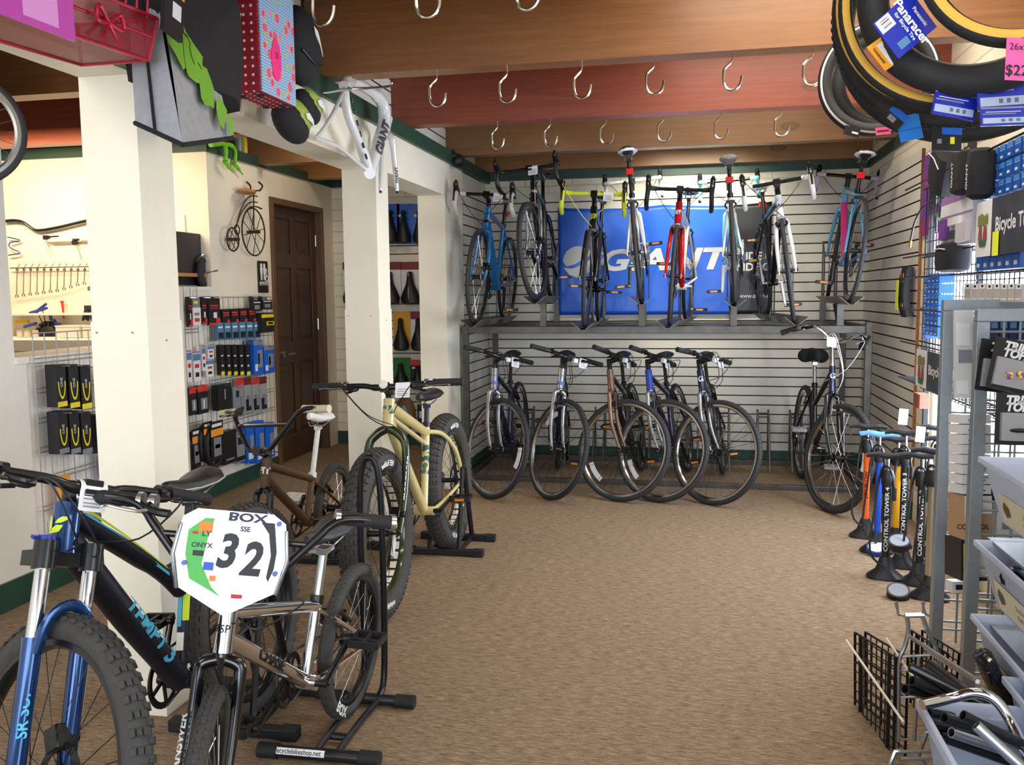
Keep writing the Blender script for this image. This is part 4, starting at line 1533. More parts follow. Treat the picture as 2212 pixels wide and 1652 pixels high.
yh = Vector((0, .06, 0))
g = G()
g.tube(smoothpath([h0, h0 + yh + Vector((0, 0, .10)), h0 + yh + Vector((0, 0, ht - .10)), (h0 + h1) / 2 + yh + Vector((0, 0, ht + .02)), h1 + yh + Vector((0, 0, ht - .10)), h1 + yh + Vector((0, 0, .10)), h1], 6), .0115, 12)
g.build('hoop', mat('dark_hoop_steel', (40, 40, 44), .35, .7), ts2)
G().rod(q(m0.lerp(n0, .3)), q(m1.lerp(n1, .3)), .012, 10).build('cross_tube', DKS, ts2)
fw = ux.cross(Vector((0, 0, 1)))
if fw.dot(-a) < 0:
    fw = -fw
up_ = (fw * .8 + Vector((0, 0, .6))).normalized()
cs = q(a.lerp(b, .34))
g = G()
g.add([cs + up_ * .0 + ux * u + (fw * math.cos(v) + Vector((0, 0, 1)) * math.sin(v)) * .0196 for v in (.05, .4, .75, 1.1) for u in (-.085, .085)], [(2 * i, 2 * i + 1, 2 * i + 3, 2 * i + 2) for i in range(3)], 0)
g.text('recyclebikeshop.net', .021, lambda u, v: cs + ux * u + (fw * math.cos(.57 + v / .0202) + Vector((0, 0, 1)) * math.sin(.57 + v / .0202)) * .0202, 1, bold=.01, sx=.88, cuts=2)
g.build('sticker', [M_PAPER, M_BTXT], ts2, smooth=False)


def feedback(label, x, y, hd, w, h=.40, txt=True):
    """pair of black floor bars with two upright arms gripping a rear wheel; w = tyre clearance"""
    o = thing('rear_wheel_stand', label, 'bike stand', (x, y, 0), (0, 0, hd), 'black rear wheel stands')
    for dx in (-.17, .13):
        G().bb((dx - .02, -.19, .004), (dx + .02, .19, .036)).build('floor_bar', M_BLACKP, o, bevel=.004, smooth=False)
        for s in (-1, 1):
            G().bb((dx - .023, .19 * s - .03, 0), (dx + .023, .19 * s + .03, .04)).build('end_cap', CAPM, o, bevel=.004, smooth=False)
    for s in (-1, 1):
        G().bb((-.17, s * (w + .022) - .008, .010), (.13, s * (w + .022) + .008, .03)).build('spine', M_BLACKP, o, smooth=False)
        g = G()
        yy = s * (w + .022)
        g.tube([(.13, yy, .03), (-.03, yy, h), (-.06, yy, h)], .014, 4, flat=.6)
        g.tube([(-.17, yy, .03), (-.06, yy, h)], .012, 4, flat=.6)
        ar = g.build('upright_arm', M_BLACKP, o, smooth=False)
        if txt:
            g = G()
            A_, B_ = Vector((.13, yy, .03)), Vector((-.03, yy, h))
            ax = (A_ - B_).normalized()
            for out in (Vector((1, 0, .4)).normalized(), ):
                si = out.cross(ax)
                mid = A_.lerp(B_, .55) + out * .0125
                g.text('FEEDBACK', .026, lambda u, v: mid + ax * u + (ax.cross(out) * -1) * v, 0, bold=.03)
            g.build('lettering', M_WTXT, ar)
    return o


feedback('black rear wheel stand under the sand coloured fat bike', -1.313, 4.66, -1.566 + PI, .06, .46)
feedback('black rear wheel stand lettered in white behind the number plate', -1.44, 2.645, -1.54 + PI, .04, .50)
feedback('black rear wheel stand under the brown stunt bike', -1.906, 4.397, -1.537 + PI, .03, .26, False)
# ======== rack
# ---------------------------------------------------------------- two tier rack, banner, hooks
rack = thing('two_tier_bike_rack', 'grey steel two tier bicycle rack filling the slatwall alcove', 'bike rack', (-.25, 6.85, 0))
RI = Matrix.Translation((.25, -6.85, 0))
RY0, RY1, RXa, RXb = 6.40, 7.34, -1.70, 1.20
for nm, a, b in (('post', (RXa, RY0, 0), (RXa + .045, RY0 + .045, 1.17)), ('post', (RXb - .045, RY0, 0), (RXb, RY0 + .045, 1.19)),
                 ('post', (RXa + .02, RY1, 0), (RXa + .06, RY1 + .04, 1.17)), ('post', (RXb - .06, RY1, 0), (RXb - .02, RY1 + .04, 1.17)),
                 ('rail', (RXa + .046, RY0, 1.112), (RXb - .046, RY0 + .045, 1.165)), ('rail', (RXa + .062, RY1, 1.112), (RXb - .062, RY1 + .04, 1.165)),
                 ('rail', (RXa + .1, RY0 + .40, 1.12), (RXb - .1, RY0 + .50, 1.155)),
                 ('side_rail', (RXa, RY0 + .046, 1.112), (RXa + .04, RY1 - .001, 1.165)), ('side_rail', (RXb - .04, RY0 + .046, 1.112), (RXb, RY1 - .001, 1.165)),
                 ('floor_rail', (RXa + .046, RY0, 0), (RXb - .046, RY0 + .045, .035)), ('floor_rail', (RXa + .062, RY1 - .02, 0), (RXb - .062, RY1 + .02, .04)),
                 ('floor_rail', (RXa, RY0 + .046, 0), (RXa + .04, RY1 - .001, .04)), ('floor_rail', (RXb - .04, RY0 + .046, 0), (RXb, RY1 - .001, .04)),
                 ):
    G().bb(a, b).build(nm, M_STEEL, rack, mat=RI, bevel=.003, smooth=False)
TRAYM = mat('tray_steel', (112, 108, 102), .4, .6, noise=.2, nscale=20)
UPQ = [(-1.503, 7.054, 1.187, -1.574), (-1.113, 7.022, 1.345, -1.523), (-.74, 7.052, 1.166, -1.562), (-.347, 6.015, 1.335, 1.614), (-.055, 7.05, 1.177, -1.67), (.265, 6.044, 1.316, 1.54), (.533, 7.006, 1.20, -1.474), (.985, 6.086, 1.325, 1.558)]
for (x, y, z, hd) in UPQ:
    d = Vector((math.cos(hd), math.sin(hd), 0))
    n_, e = Vector((x, y, z)), Vector((x, y, z)) + d * 1.0
    near, far = (e, n_) if hd < 0 else (n_, e)
    ax = (far - near).normalized()
    sd = Vector((ax.y, -ax.x, 0))
    a, b = near - ax * .14, far + ax * .10
    zb = z - .006
    g = G()
    for s in (1, -1):
        p = [a + sd * .014 * s, a + sd * .075 * s, b + sd * .075 * s, b + sd * .014 * s]
        zz = [zb, zb + .048, zb + .048, zb]
        g.add([(q.x, q.y, h) for q, h in zip(p, zz)] + [(q.x, q.y, h - .004) for q, h in zip(p, zz)], [(0, 1, 2, 3), (7, 6, 5, 4), (0, 4, 5, 1), (1, 5, 6, 2), (2, 6, 7, 3), (3, 7, 4, 0)])
    g.add([tuple(a + sd * .014) [:2] + (zb,), tuple(a - sd * .014)[:2] + (zb,), tuple(b - sd * .014)[:2] + (zb,), tuple(b + sd * .014)[:2] + (zb,)], [(0, 1, 2, 3), (3, 2, 1, 0)])
    g.build('wheel_tray', TRAYM, rack, mat=RI, smooth=False)
    if z > 1.26:
        for yy in (6.422, 7.36):
            t = (yy - near.y) / ax.y
            c = near + ax * t
            G().bb((c.x - .022, yy - .015, 1.166), (c.x + .022, yy + .015, zb - .004)).build('tray_leg', M_STEEL, rack, mat=RI, smooth=False)
        g = G()
        c = near + ax * .45
        g.rod((c.x + .01, c.y, 1.156), (c.x - .02, c.y, zb - .004), .016, 4)
        g.build('tray_leg', M_STEEL, rack, mat=RI)
    g = G()
    c = far - ax * .12
    for s in (1, -1):
        for o in (0, .1):
            q = c + sd * .045 * s + ax * o
            g.rod((q.x, q.y, zb + .02), (q.x, q.y, zb + .36 + o), .0055, 6)
        q0, q1 = c + sd * .045 * s, c + sd * .045 * s + ax * .1
        g.rod((q0.x, q0.y, zb + .355), (q1.x, q1.y, zb + .455), .0055, 6)
    q0, q1 = c + sd * .045 + ax * .1, c - sd * .045 + ax * .1
    g.rod((q0.x, q0.y, zb + .455), (q1.x, q1.y, zb + .455), .0055, 6)
    g.build('wheel_hoop', TRAYM, rack, mat=RI)
for x in (-1.36, -1.065, -.754, -.385, -.0, .245, .553, .805):
    g = G()
    for s in (-.042, .042):
        g.rod((x + s, 7.30, .041), (x + s, 7.30, .46), .008, 6)
        g.rod((x + s, 7.04, .0), (x + s, 7.25, .41), .008, 6)
        g.rod((x + s, 7.25, .41), (x + s, 7.30, .44), .008, 6)
    for zz in (.40, .43):
        g.rod((x - .042, 7.30, zz), (x + .042, 7.30, zz), .006, 6)
    g.build('floor_wheel_slot', TRAYM, rack, mat=RI)
# banner
BX0, BX1, BXS, BZ0, BZ1, BYY = -1.115, .60, .275, 1.225, 2.115, 7.385
def rip(x, z):
    u = (x - BX0) / (BX1 - BX0)
    v = (BZ1 - z) / (BZ1 - BZ0)
    f = .012 * math.sin(u * 13 + v * 3) * math.exp(-v * 1.4) + .006 * math.sin(u * 5 - v * 7) + .02 * math.exp(-v * 3) * abs(math.sin(u * PI * 2.0))
    return BYY - .012 - f * .9
def sag(x):
    u = (x - BX0) / (BX1 - BX0)
    return -.022 * abs(math.sin(u * PI * 2.0)) ** .8
g = G()
NX, NZ = 60, 26
for i in range(NX + 1):
    for j in range(NZ + 1):
        x = BX0 + (BX1 - BX0) * i / NX
        z = BZ0 + (BZ1 + sag(x) - BZ0) * j / NZ
        g.v.append((x, rip(x, z), z))
for i in range(NX):
    for j in range(NZ):
        a = i * (NZ + 1) + j
        g.f.append((a, a + NZ + 1, a + NZ + 2, a + 1))
        g.m.append(1 if BX0 + (BX1 - BX0) * (i + .5) / NX > BXS else 0)
ban = g.build('shop_banner', [mat('banner_blue', (22, 92, 214), .38, coat=.15), mat('banner_black', (22, 22, 26), .4, coat=.15)])
so = ban.modifiers.new('thick', 'SOLIDIFY'); so.thickness = .001; so.offset = -1
tag(ban, 'blue and black bicycle brand banner hanging on the slatwall behind the top bikes', 'banner')
onb = lambda x, z: (x, rip(x, z) - .004, z)
SILV = plain('silver_print', (206, 208, 212), .45)
g = G()
zc = 1.665
g.text('GIANT', .235, lambda a, b: onb(a - .28, zc + b), bold=.035, shear=.25, sx=1.42, cuts=4)
g.build('lettering', SILV, ban)
g = G()
cx, R_ = -.945, .128
up, dn = [], []
for i in range(21):
    a = PI * .02 + PI * 1.0 * i / 20
    up.append((cx + R_ * math.cos(a), zc + .012 + R_ * math.sin(a) * .92))
swo = [(cx - R_ + 2.45 * R_ * t, zc - .02 - .075 * math.sin(PI * (1 - t) * 1.0) * (1 - t) + .07 * t * math.sin(t * PI)) for t in [i / 20 for i in range(21)]]
pts = [(cx + 2.0 * R_, zc + .06), (cx + R_ * .9, zc + .105)] + up[4:] + [(cx - R_ * .8, zc - .035), (cx - .25 * R_, zc - .02), (cx + .35 * R_, zc + .025), (cx + 1.1 * R_, zc + .068)]
g.add([onb(*p) for p in pts] + [onb(cx, zc + .05)], [(len(pts), i, (i + 1) % len(pts)) for i in range(len(pts))])
pts = [(cx - R_ * .98, zc - .045), (cx - .4 * R_, zc - .055), (cx + .3 * R_, zc - .02), (cx + .95 * R_, zc + .035), (cx + 1.5 * R_, zc + .04), (cx + 1.0 * R_, zc - .02), (cx + .8 * R_, zc - .075), (cx + .4 * R_, zc - .115), (cx - .1 * R_, zc - .13), (cx - .6 * R_, zc - .105)]
g.add([onb(*p) for p in pts] + [onb(cx + .2 * R_, zc - .07)], [(len(pts), i, (i + 1) % len(pts)) for i in range(len(pts))])
g.build('emblem', SILV, ban)
g = G()
g.lathe([(.017, 0), (.020, 0)], onb(.235, zc - .085), (0, -1, 0), 20)
g.text('R', .022, lambda a, b: onb(.235 + a, zc - .085 + b), bold=.02)
g.build('registered_mark', SILV, ban)
for (tx, sz_, dx_, zz_) in (('RIDE LIFE', .085, .075, zc + .02), ('RIDE GIANT', .085, .055, zc - .066), ('WWW.GIANT-BICYCLES.COM', .032, .08, 1.365)):
    g = G()
    g.text(tx, sz_, lambda a, b: onb(BXS + dx_ + a, zz_ + b), bold=.03, cuts=3, align='LEFT')
    g.build('slogan_lettering', SILV, ban)
# hooks
def hook_mesh():
    g = G()
    pts = [(0, 0, .0), (0, 0, -.028), (-.030, 0, -.058), (-.034, 0, -.075), (-.034, 0, -.115), (-.022, 0, -.142), (.0, 0, -.152), (.024, 0, -.144), (.038, 0, -.122), (.042, 0, -.095)]
    g.tube(smoothpath(pts, 3), [.0028] * 4 + [.0056] * 24, 8)
    return g
hk = hook_mesh().build('storage_hook', M_HOOK)
ORD = ['first', 'second', 'third', 'fourth', 'fifth', 'sixth', 'seventh', 'eighth', 'ninth', 'tenth']
rows = [(2.757, [.33 - .34 * 0 - 1.84, -1.18, -.83, -.51, -.16, .18], 'front', 'hooks under the front beam'),
        (4.022, [-1.17, -.84, -.5, -.18, .15, .48], 'honey coloured', 'hooks under the honey beam'),
        (5.262, [-1.16, -.84, -.51, -.18, .14, .47], 'reddish', 'hooks under the reddish beam')]
k = 0
for (y, xs, bn, gr) in rows:
    for i, x in enumerate(xs):
        if bn == 'front' and i > 3:
            continue
        o = hk if k == 0 else hk.copy()
        if k:
            COL.objects.link(o)
        o.location = (x, y, 2.42)
        o.rotation_euler = (0, 0, random.uniform(-.15, .15))
        tag(o, 'bare metal storage hook, %s from the left under the %s beam' % (ORD[i], bn), 'hook', gr)
        k += 1
# small camera on the trim
p = P(988, 347, X=XL + .05)
sc_ = thing('security_camera', 'small black dome camera on the green trim above the white post', 'camera', p)
G().ell((0, 0, 0), (.05, .05, .05), 0, 16).build('dome', M_BLACKP, sc_)
G().disc((-.022, 0, .035), (1, 0, .6), .045, .03, 16).build('mount', M_BLACKP, sc_)
# ======== left
# ---------------------------------------------------------------- helpers for wall merchandise
FR = {'E': (Vector((0, 1, 0)), Vector((0, 0, 1))), 'S': (Vector((1, 0, 0)), Vector((0, 0, 1))), 'W': (Vector((0, -1, 0)), Vector((0, 0, 1)))}


def card(name, label, cat, fr, c, w, h, t, mats, layers=(), texts=(), group=None, off=.004, tilt=0.0, roll=0.0, hang=0, parent=None, bev=0):
    """flat or boxed package: centre c on the wall plane, width, height, thickness; layers = printed fields in fractions"""
    ux, uy = FR[fr]
    w3 = ux.cross(uy)
    c = Vector(c) + w3 * off
    if tilt:
        ux = (ux * math.cos(tilt) + w3 * math.sin(tilt)).normalized()
    if roll:
        ux, uy = ux * math.cos(roll) + uy * math.sin(roll), uy * math.cos(roll) - ux * math.sin(roll)
    w3 = ux.cross(uy)
    g = G()
    rr = min(w, h) * .04
    poly = [(-w / 2, -h / 2), (w / 2, -h / 2), (w / 2, h / 2 - rr), (w / 2 - rr, h / 2), (-w / 2 + rr, h / 2), (-w / 2, h / 2 - rr)]
    g.prism(poly, c, ux, uy, t, 0)
    e = .0008
    for L in layers:
        x0, y0, x1, y1, m = L[:5]
        dep = L[5] if len(L) > 5 else e
        g.prism([(x0 * w, y0 * h), (x1 * w, y0 * h), (x1 * w, y1 * h), (x0 * w, y1 * h)], c + w3 * t, ux, uy, dep, m)
    for (s, size, x, y, m, kw) in texts:
        kw = dict(kw)
        vert = kw.pop('vert', 0)
        o = c + w3 * (t + e * 1.6 + kw.pop('z', 0)) + ux * x * w + uy * y * h
        if vert:
            g.text(s, size, lambda a, b: o + uy * (a * vert) - ux * (b * vert), m, **kw)
        else:
            g.text(s, size, lambda a, b: o + ux * a + uy * b, m, **kw)
    if hang:
        g.rod(c + uy * h * .46 - w3 * off, c + uy * h * .46 + w3 * (t + hang), .0025, 6, len(mats))
        mats = list(mats) + [M_ALU]
    o = g.build(name, mats, parent, smooth=False, bevel=bev)
    if parent is None and label:
        tag(o, label, cat, group)
    return o


def gridwall(name, label, fr, c, w, h, m=None, r=.003, dx=.076, dz=.15, pair=.022, group=None, mats2=None):
    ux, uy = FR[fr]
    w3 = ux.cross(uy)
    c = Vector(c)
    g = G()
    n = max(1, round(w / dx))
    for i in range(n + 1):
        x = -w / 2 + w * i / n
        g.rod(c + ux * x - uy * h / 2, c + ux * x + uy * h / 2, r, 5)
    k = max(1, round(h / dz))
    for j in range(k + 1):
        z = -h / 2 + h * j / k
        for d in ((0, pair) if pair and j < k else (0,)):
            g.rod(c - ux * w / 2 + uy * (z + d) + w3 * r, c + ux * w / 2 + uy * (z + d) + w3 * r, r, 5)
    o = g.build(name, m or M_ALU)
    tag(o, label, 'display grid', group)
    return o


# ---------------------------------------------------------------- workshop wall
YP = YW1 - .012
pg = G().bb((-4.95, YP, 1.30), (-4.06, YW1 - .001, 2.00)).build('pegboard', M_PEG, smooth=False)
tag(pg, 'large white pegboard of hand tools on the workshop wall', 'pegboard')
pg2 = G().bb((-3.75, YP, 1.47), (-3.50, YW1 - .001, 1.98)).build('pegboard', M_PEG, smooth=False)
tag(pg2, 'narrow pegboard strip behind the dark box beside the near column', 'pegboard')
W_ = lambda x, y, d=.03: P(x, y, Y=YP - d)
g = G()
g.tube(smoothpath([W_(x, y) for x, y in ((8, 478), (30, 476), (50, 480), (72, 495), (90, 497), (130, 490), (180, 478), (232, 467))], 4), .011, 10)
tag(g.build('tube_hanger', M_BLACK), 'long bent black tube across the top of the tool pegboard', 'rail')
ts = thing('alignment_tool', 'silver bar tool with black clamp on the workshop pegboard', 'tool', W_(170, 518))
L0 = W_(170, 518)
loc = lambda x, y, d=.03: W_(x, y, d) - L0
G().rod(loc(106, 520), loc(158, 518), .013, 10).rod(loc(174, 517), loc(216, 516), .013, 10).build('bar', M_WHITE2, ts)
G().rod(loc(158, 518), loc(174, 517), .009, 8).disc(loc(162, 524), (0, 1, 0), .017, .03, 12).disc(loc(219, 516), (1, 0, 0), .014, .02, 10).box(loc(100, 513), (.035, .03, .03)).rod(loc(100, 512), loc(126, 510), .006, 6).build('clamp', M_BLACKP, ts)
G().rod(loc(167, 528), loc(176, 560), .004, 6).tube([loc(97, 520), loc(104, 535), loc(108, 544)], .008, 6).build('rod', M_ALU, ts)
BLUEH = plain('blue_handle', (44, 64, 156), .4)
g = G()
g.tube(smoothpath([W_(x, y) for x, y in ((16, 512), (44, 519), (22, 524), (22, 535), (44, 546), (18, 551))], 3), .0045, 6)
tag(g.build('wire_tool', BLUEH), 'zigzag blue wire tool at the left of the pegboard', 'tool')
rail = G().rod(W_(22, 579), W_(191, 576), .004, 6)
for i in range(13):
    p = W_(37 + 14.6 * i, 578)
    rail.rod(p, p + Vector((0, .03, .03)), .002, 5)
tag(rail.build('tool_rail', M_STEEL), 'thin steel rail carrying the row of spanners', 'rail')
WR = mat('satin_tool_steel', (150, 140, 128), .35, .9)
for i in range(13):
    x = 37 + 14.6 * i
    y1 = [636, 634, 632, 630, 628, 626, 624, 620, 616, 611, 608, 616, 626][i]
    a, b = W_(x, 581, .035), W_(x - 1, y1, .035)
    g = G()
    g.tube([a, a.lerp(b, .5), b], [.006, .005, .006], 6, flat=.5)
    g.torus(a + Vector((0, 0, -.004)), (0, 1, 0), .009, .0035, 12, 6)
    for s in (1, -1):
        g.tube([b, b + Vector((.011 * s, 0, -.008)), b + Vector((.008 * s, 0, -.022))], .0042, 6)
    if i >= 11:
        g.box(a, (.035, .012, .014))
    tag(g.build('spanner', WR), 'steel spanner, %s from the left on the workshop rail' % (ORD + ['eleventh', 'twelfth', 'thirteenth'])[i], 'spanner', 'spanners on the workshop rail')
shelf = G().bb((-4.95, YP - .16, 1.285), (-4.02, YW1 - .001, 1.30)).build('wall_shelf', M_WHITE2, smooth=False)
tag(shelf, 'white shelf under the tool pegboard', 'shelf')
hx = thing('hex_key_set', 'black revolving holder of blue handled hex keys', 'tool set', W_(106, 722, .12))
L0 = W_(106, 722, .12)
g = G()
g.lathe([(.0, -.03), (.075, -.03), (.085, -.01), (.085, .012), (.05, .03), (.0, .032)], (0, 0, 0), (0, -1, .25), 14)
for i in range(14):
    a = 2 * PI * i / 14
    g.box((.085 * math.cos(a), 0, .085 * math.sin(a)), (.02, .05, .02), 0, Matrix.Rotation(-a, 3, 'Y'))
g.rod((-.02, 0, -.08), (-.02, 0, -.098), .006, 6).rod((.05, 0, -.07), (.05, 0, -.098), .006, 6)
g.build('holder', M_BLACKP, hx)
for (x, y, x2, y2, x3, y3) in ((96, 708, 80, 672, 100, 656), (100, 708, 92, 668, 64, 676), (92, 712, 72, 700, 52, 706), (110, 705, 110, 688, 108, 678), (116, 706, 122, 700, 116, 690), (120, 708, 130, 704, 128, 698)):
    a, b, c = [W_(px_, py_, .12) - L0 for px_, py_ in ((x, y), (x2, y2), (x3, y3))]
    g = G()
    g.rod(a, b, .0035, 6, 0)
    g.tube([b - (c - b) * .35, b, c], [.009, .012, .010], 8, 1)
    g.build('hex_key', [M_STEEL, BLUEH], hx)
tag(G().rod(W_(134, 650), W_(138, 688), .010, 8, 0, .006).disc(W_(134, 651), (0, 0, 1), .016, .008, 10).build('tyre_lever', plain('red_plastic', (214, 60, 44), .4)), 'red tool hanging below the spanners', 'tool')
g = G()
for (x0, y0, x1, y1) in ((186, 663, 179, 692), (190, 662, 190, 693), (196, 663, 203, 693), (188, 662, 184, 690), (194, 662, 198, 690)):
    g.rod(W_(x0, y0), W_(x1, y1), .009, 8)
g.box(W_(191, 664), (.05, .03, .03))
tag(g.build('pliers', plain('dark_handle', (44, 42, 58), .5)), 'cluster of dark handled pliers at the right of the pegboard', 'pliers')
tag(G().tube(smoothpath([W_(214, 694, .06), W_(222, 686, .06), W_(233, 688, .06)]), .013, 8).build('hex_wrench', BLUEH), 'blue curved tool handle lying on the workshop shelf', 'tool')
tag(G().bb(W_(32, 698, .04), W_(64, 691, .02)).build('spirit_level', plain('level_yellow', (226, 176, 40), .5), smooth=False), 'small yellow level behind the hex keys', 'tool')
for (x0, x1, nm) in ((122, 175, 'left'), (180, 232, 'right')):
    a, b = P(x0, 737, Y=YP - .35), P(x1, 762, Y=YP - .35)
    th_ = thing('storage_tub', 'clear plastic tub on the workshop bench, %s one of the pair' % nm, 'tub', ((a.x + b.x) / 2, YP - .35, 1.135), group='clear tubs on the workshop bench')
    g = G()
    wd, hh = abs(b.x - a.x), abs(a.z - b.z)
    for s in (-1, 1):
        g.box((s * wd / 2, .06, hh / 2), (.004, .12, hh))
        g.box((0, .06 + s * .06, hh / 2), (wd, .004, hh))
    g.box((0, .06, .003), (wd, .12, .004))
    g.build('tub', plain('milky_plastic', (228, 222, 212), .35), th_, smooth=False)
    G().box((0, .06, hh), (wd + .01, .13, .008)).build('lid', plain('milky_lid', (238, 234, 226), .35), th_, smooth=False)
bench = G().bb((-5.0, YP - .62, 1.06), (XW2 - .4, YW1 - .001, 1.132)).build('workbench', M_WHITE2, smooth=False)
tag(bench, 'pale workbench top along the workshop wall', 'bench')
for i, x in enumerate((46, 62, 79)):
    p = P(x, 764, Y=YP - .3)
    j = thing('glass_jar', 'small glass jar with pale lid on the workshop bench, %s of three' % ORD[i], 'jar', (p.x, p.y, 1.135), group='jars on the workshop bench')
    G().lathe([(.0, 0), (.021, 0), (.022, .03), (.018, .038), (.0, .038)], n=16).build('glass', plain('jar_glass', (206, 200, 188), .15), j)
    G().disc((0, 0, .044), (0, 0, 1), .020, .012, 16).build('lid', plain('jar_lid', (190, 180, 164), .4), j)
# dark speaker box and scale on the counter ledge
p = P(410, 600, X=XW2 - .20)
sp_ = thing('speaker_box', 'dark grey box on a wooden board at the end of the ledge', 'box', (p.x, p.y - .16, 1.478))
c1, c2 = P(382, 512, X=XW2 - .2), P(438, 600, X=XW2 - .2)
wd = abs(c2.y - c1.y) + .10
G().bb((-.15, -wd / 2, .09), (.13, wd / 2, .09 + abs(c1.z - c2.z))).build('cabinet', mat('dark_vinyl', (58, 52, 52), .6), sp_, smooth=False, bevel=.006)
G().bb((-.18, -wd / 2 - .06, .065), (.17, wd / 2 + .10, .089)).build('board', M_PLYW, sp_, smooth=False)
G().bb((-.15, -wd / 2, 0), (.12, wd / 2 + .02, .064)).build('base', M_BLACKP, sp_, smooth=False)
p = P(438, 588, X=XW2 - .05)
wl = thing('round_gadget', 'black round tyre shaped gadget with silver handle at the corner of the ledge', 'gadget', p)
G().torus((0, 0, 0), (1, .3, 0), .085, .022, 30, 10).build('tyre', M_TYRE, wl)
G().disc((0, 0, 0), (1, .3, 0), .07, .03, 20).build('disc', M_BLACKP, wl)
G().tube(smoothpath([(.0, -.08, .07), (.02, -.02, .12), (.02, .07, .10)]), .007, 6).rod((.04, -.06, -.01), (.05, .11, .015), .006, 6).build('handle', M_ALU, wl)
# bottles and toy on the rest-room trim
for i, (x, y0, col_, lb) in enumerate(((515, 335, (120, 150, 150), 'grey green bottle on the green trim, first of three'), (528, 338, (226, 190, 50), 'yellow bottle on the green trim between the grey and white ones'), (543, 338, (226, 222, 216), 'white bottle with red mark on the green trim'))):
    p = P(x, 330, X=XW2 - .10)
    o = thing('bottle', lb, 'bottle', (p.x, p.y, 2.472), group='bottles on the rest room trim')
    h = .19 + .02 * (i == 2)
    G().lathe([(.0, 0), (.034, 0), (.035, h * .72), (.022, h * .84), (.022, h), (.0, h)], n=18).build('body', plain('bottle_%d' % i, col_, .35), o)
    G().disc((0, 0, h + .012), (0, 0, 1), .018, .03, 14).build('cap', plain('bottle_cap_%d' % i, (70, 70, 66) if i < 2 else (236, 236, 232), .4), o)
LZ = plain('lime_plastic', (120, 206, 40), .35)
g = G()
q_ = lambda x, y, d=.06: P(x, y, X=XW2 + d)
g.tube(smoothpath([q_(455, 312), q_(472, 310), q_(484, 312), q_(488, 330), q_(486, 346)]), [.02] * 5 + [.017] * 8 + [.014] * 4, 8)
g.tube(smoothpath([q_(486, 347), q_(492, 358), q_(503, 371)]), [.02] * 3 + [.015] * 3 + [.008] * 3, 8)
g.tube(smoothpath([q_(480, 312, .03), q_(498, 314, .03), q_(508, 326, .03), q_(507, 350, .03)]), [.018] * 6 + [.014] * 7, 8)
g.tube(smoothpath([q_(504, 352, .03), q_(513, 362, .03), q_(524, 377, .03)]), [.016] * 3 + [.014] * 3 + [.006] * 3, 8)
tag(g.build('toy_figure', LZ), 'lime green plastic toy whose legs dangle from the green trim', 'toy')
# penny farthing ornament
IRON = mat('dark_wire_iron', (70, 58, 50), .5, .7)
o0 = P(540, 490, X=XW2 + .06)
pf_ = thing('penny_farthing_ornament', 'wire penny farthing wall ornament with wooden saddle beside the brown door', 'ornament', o0)
Q = lambda x, y, d=0: P(x, y, X=XW2 + .06 + d) - o0
def wirewheel(name, pts, nsp):
    (cx_, cy_), (tx, ty) = pts
    c = Q(cx_, cy_)
    r = abs((Q(tx, ty) - c).z)
    g = G()
    g.torus(c, (1, 0, 0), r, .006, 40, 6)
    for i in range(nsp):
        a = 2 * PI * i / nsp + .2
        g.rod(c + Vector(((.02 if i % 2 else -.02), 0, 0)), c + Vector((0, r * math.cos(a), r * math.sin(a))), .003, 5)
    g.rod(c - Vector((.05, 0, 0)), c + Vector((.05, 0, 0)), .012, 8)
    g.build(name, IRON, pf_)
wirewheel('large_wheel', ((548, 501), (548, 450)), 10)
wirewheel('small_wheel', ((503, 517), (503, 492)), 10)
g = G()
for d in (-.03, .03):
    g.rod(Q(548, 501, d), Q(548, 414, d), .005, 6)
for off in (0, 6):
    g.tube(smoothpath([Q(556, 424 + off * 2.2), Q(540, 424 + off * 2.2), Q(526, 440 + off * 2), Q(516, 466 + off), Q(510, 492)]), .005, 6)
g.torus(Q(512, 496), (1, 0, 0), .035, .005, 20, 6)
g.rod(Q(533, 414), Q(562, 411), .006, 6)
for d, dx in ((-.03, 0), (.05, 26)):
    g.tube(smoothpath([Q(540 + dx * .8, 412, d), Q(541 + dx, 402, d), Q(533 + dx, 393, d)]), .007, 6)
g.build('frame', IRON, pf_)
g = G()
g.ell(Q(532, 414), (.06, .11, .022), 0, 14)
g.build('saddle', M_PLYW, pf_)
g = G()
g.tube(smoothpath([Q(531, 458), Q(540, 448), Q(552, 446), Q(565, 451)]), .012, 6, flat=.4)
g.build('mudguard', IRON, pf_)
# rest-room sign
c = P(566.5, 598, X=XW2 + .002)
a, b = P(555, 563, X=XW2), P(578, 632, X=XW2)
sw_, sh_ = abs(b.y - a.y), abs(a.z - b.z)
rs = card('restroom_sign', 'black rest room sign with white figures beside the brown door', 'sign', 'E', c, sw_, sh_, .006, [plain('sign_black', (22, 22, 26), .4), M_WTXT],
          layers=[(-.42, -.18, .42, -.155, 1)], texts=[('RESTROOM', .026, 0, -.23, 1, dict(bold=.02))])
g = G()
ux, uy = FR['E']
o = c + Vector((.012, 0, 0))
def glyph(poly, m=0):
    vs = [o + ux * x * sw_ + uy * y * sh_ for x, y in poly]
    g.add(vs, [tuple(range(len(vs)))], m)
for cx_ in (-.22, .10):
    g.disc(o + ux * cx_ * sw_ + uy * .36 * sh_, (1, 0, 0), .017, .001, 14)
    glyph([(cx_ - .11, .08), (cx_ + .11, .08), (cx_ + .14, .30), (cx_ - .14, .30)])
    glyph([(cx_ - .09, -.11), (cx_ - .02, -.11), (cx_ - .01, .08), (cx_ - .10, .08)])
    glyph([(cx_ + .02, -.11), (cx_ + .09, -.11), (cx_ + .10, .08), (cx_ + .01, .08)])
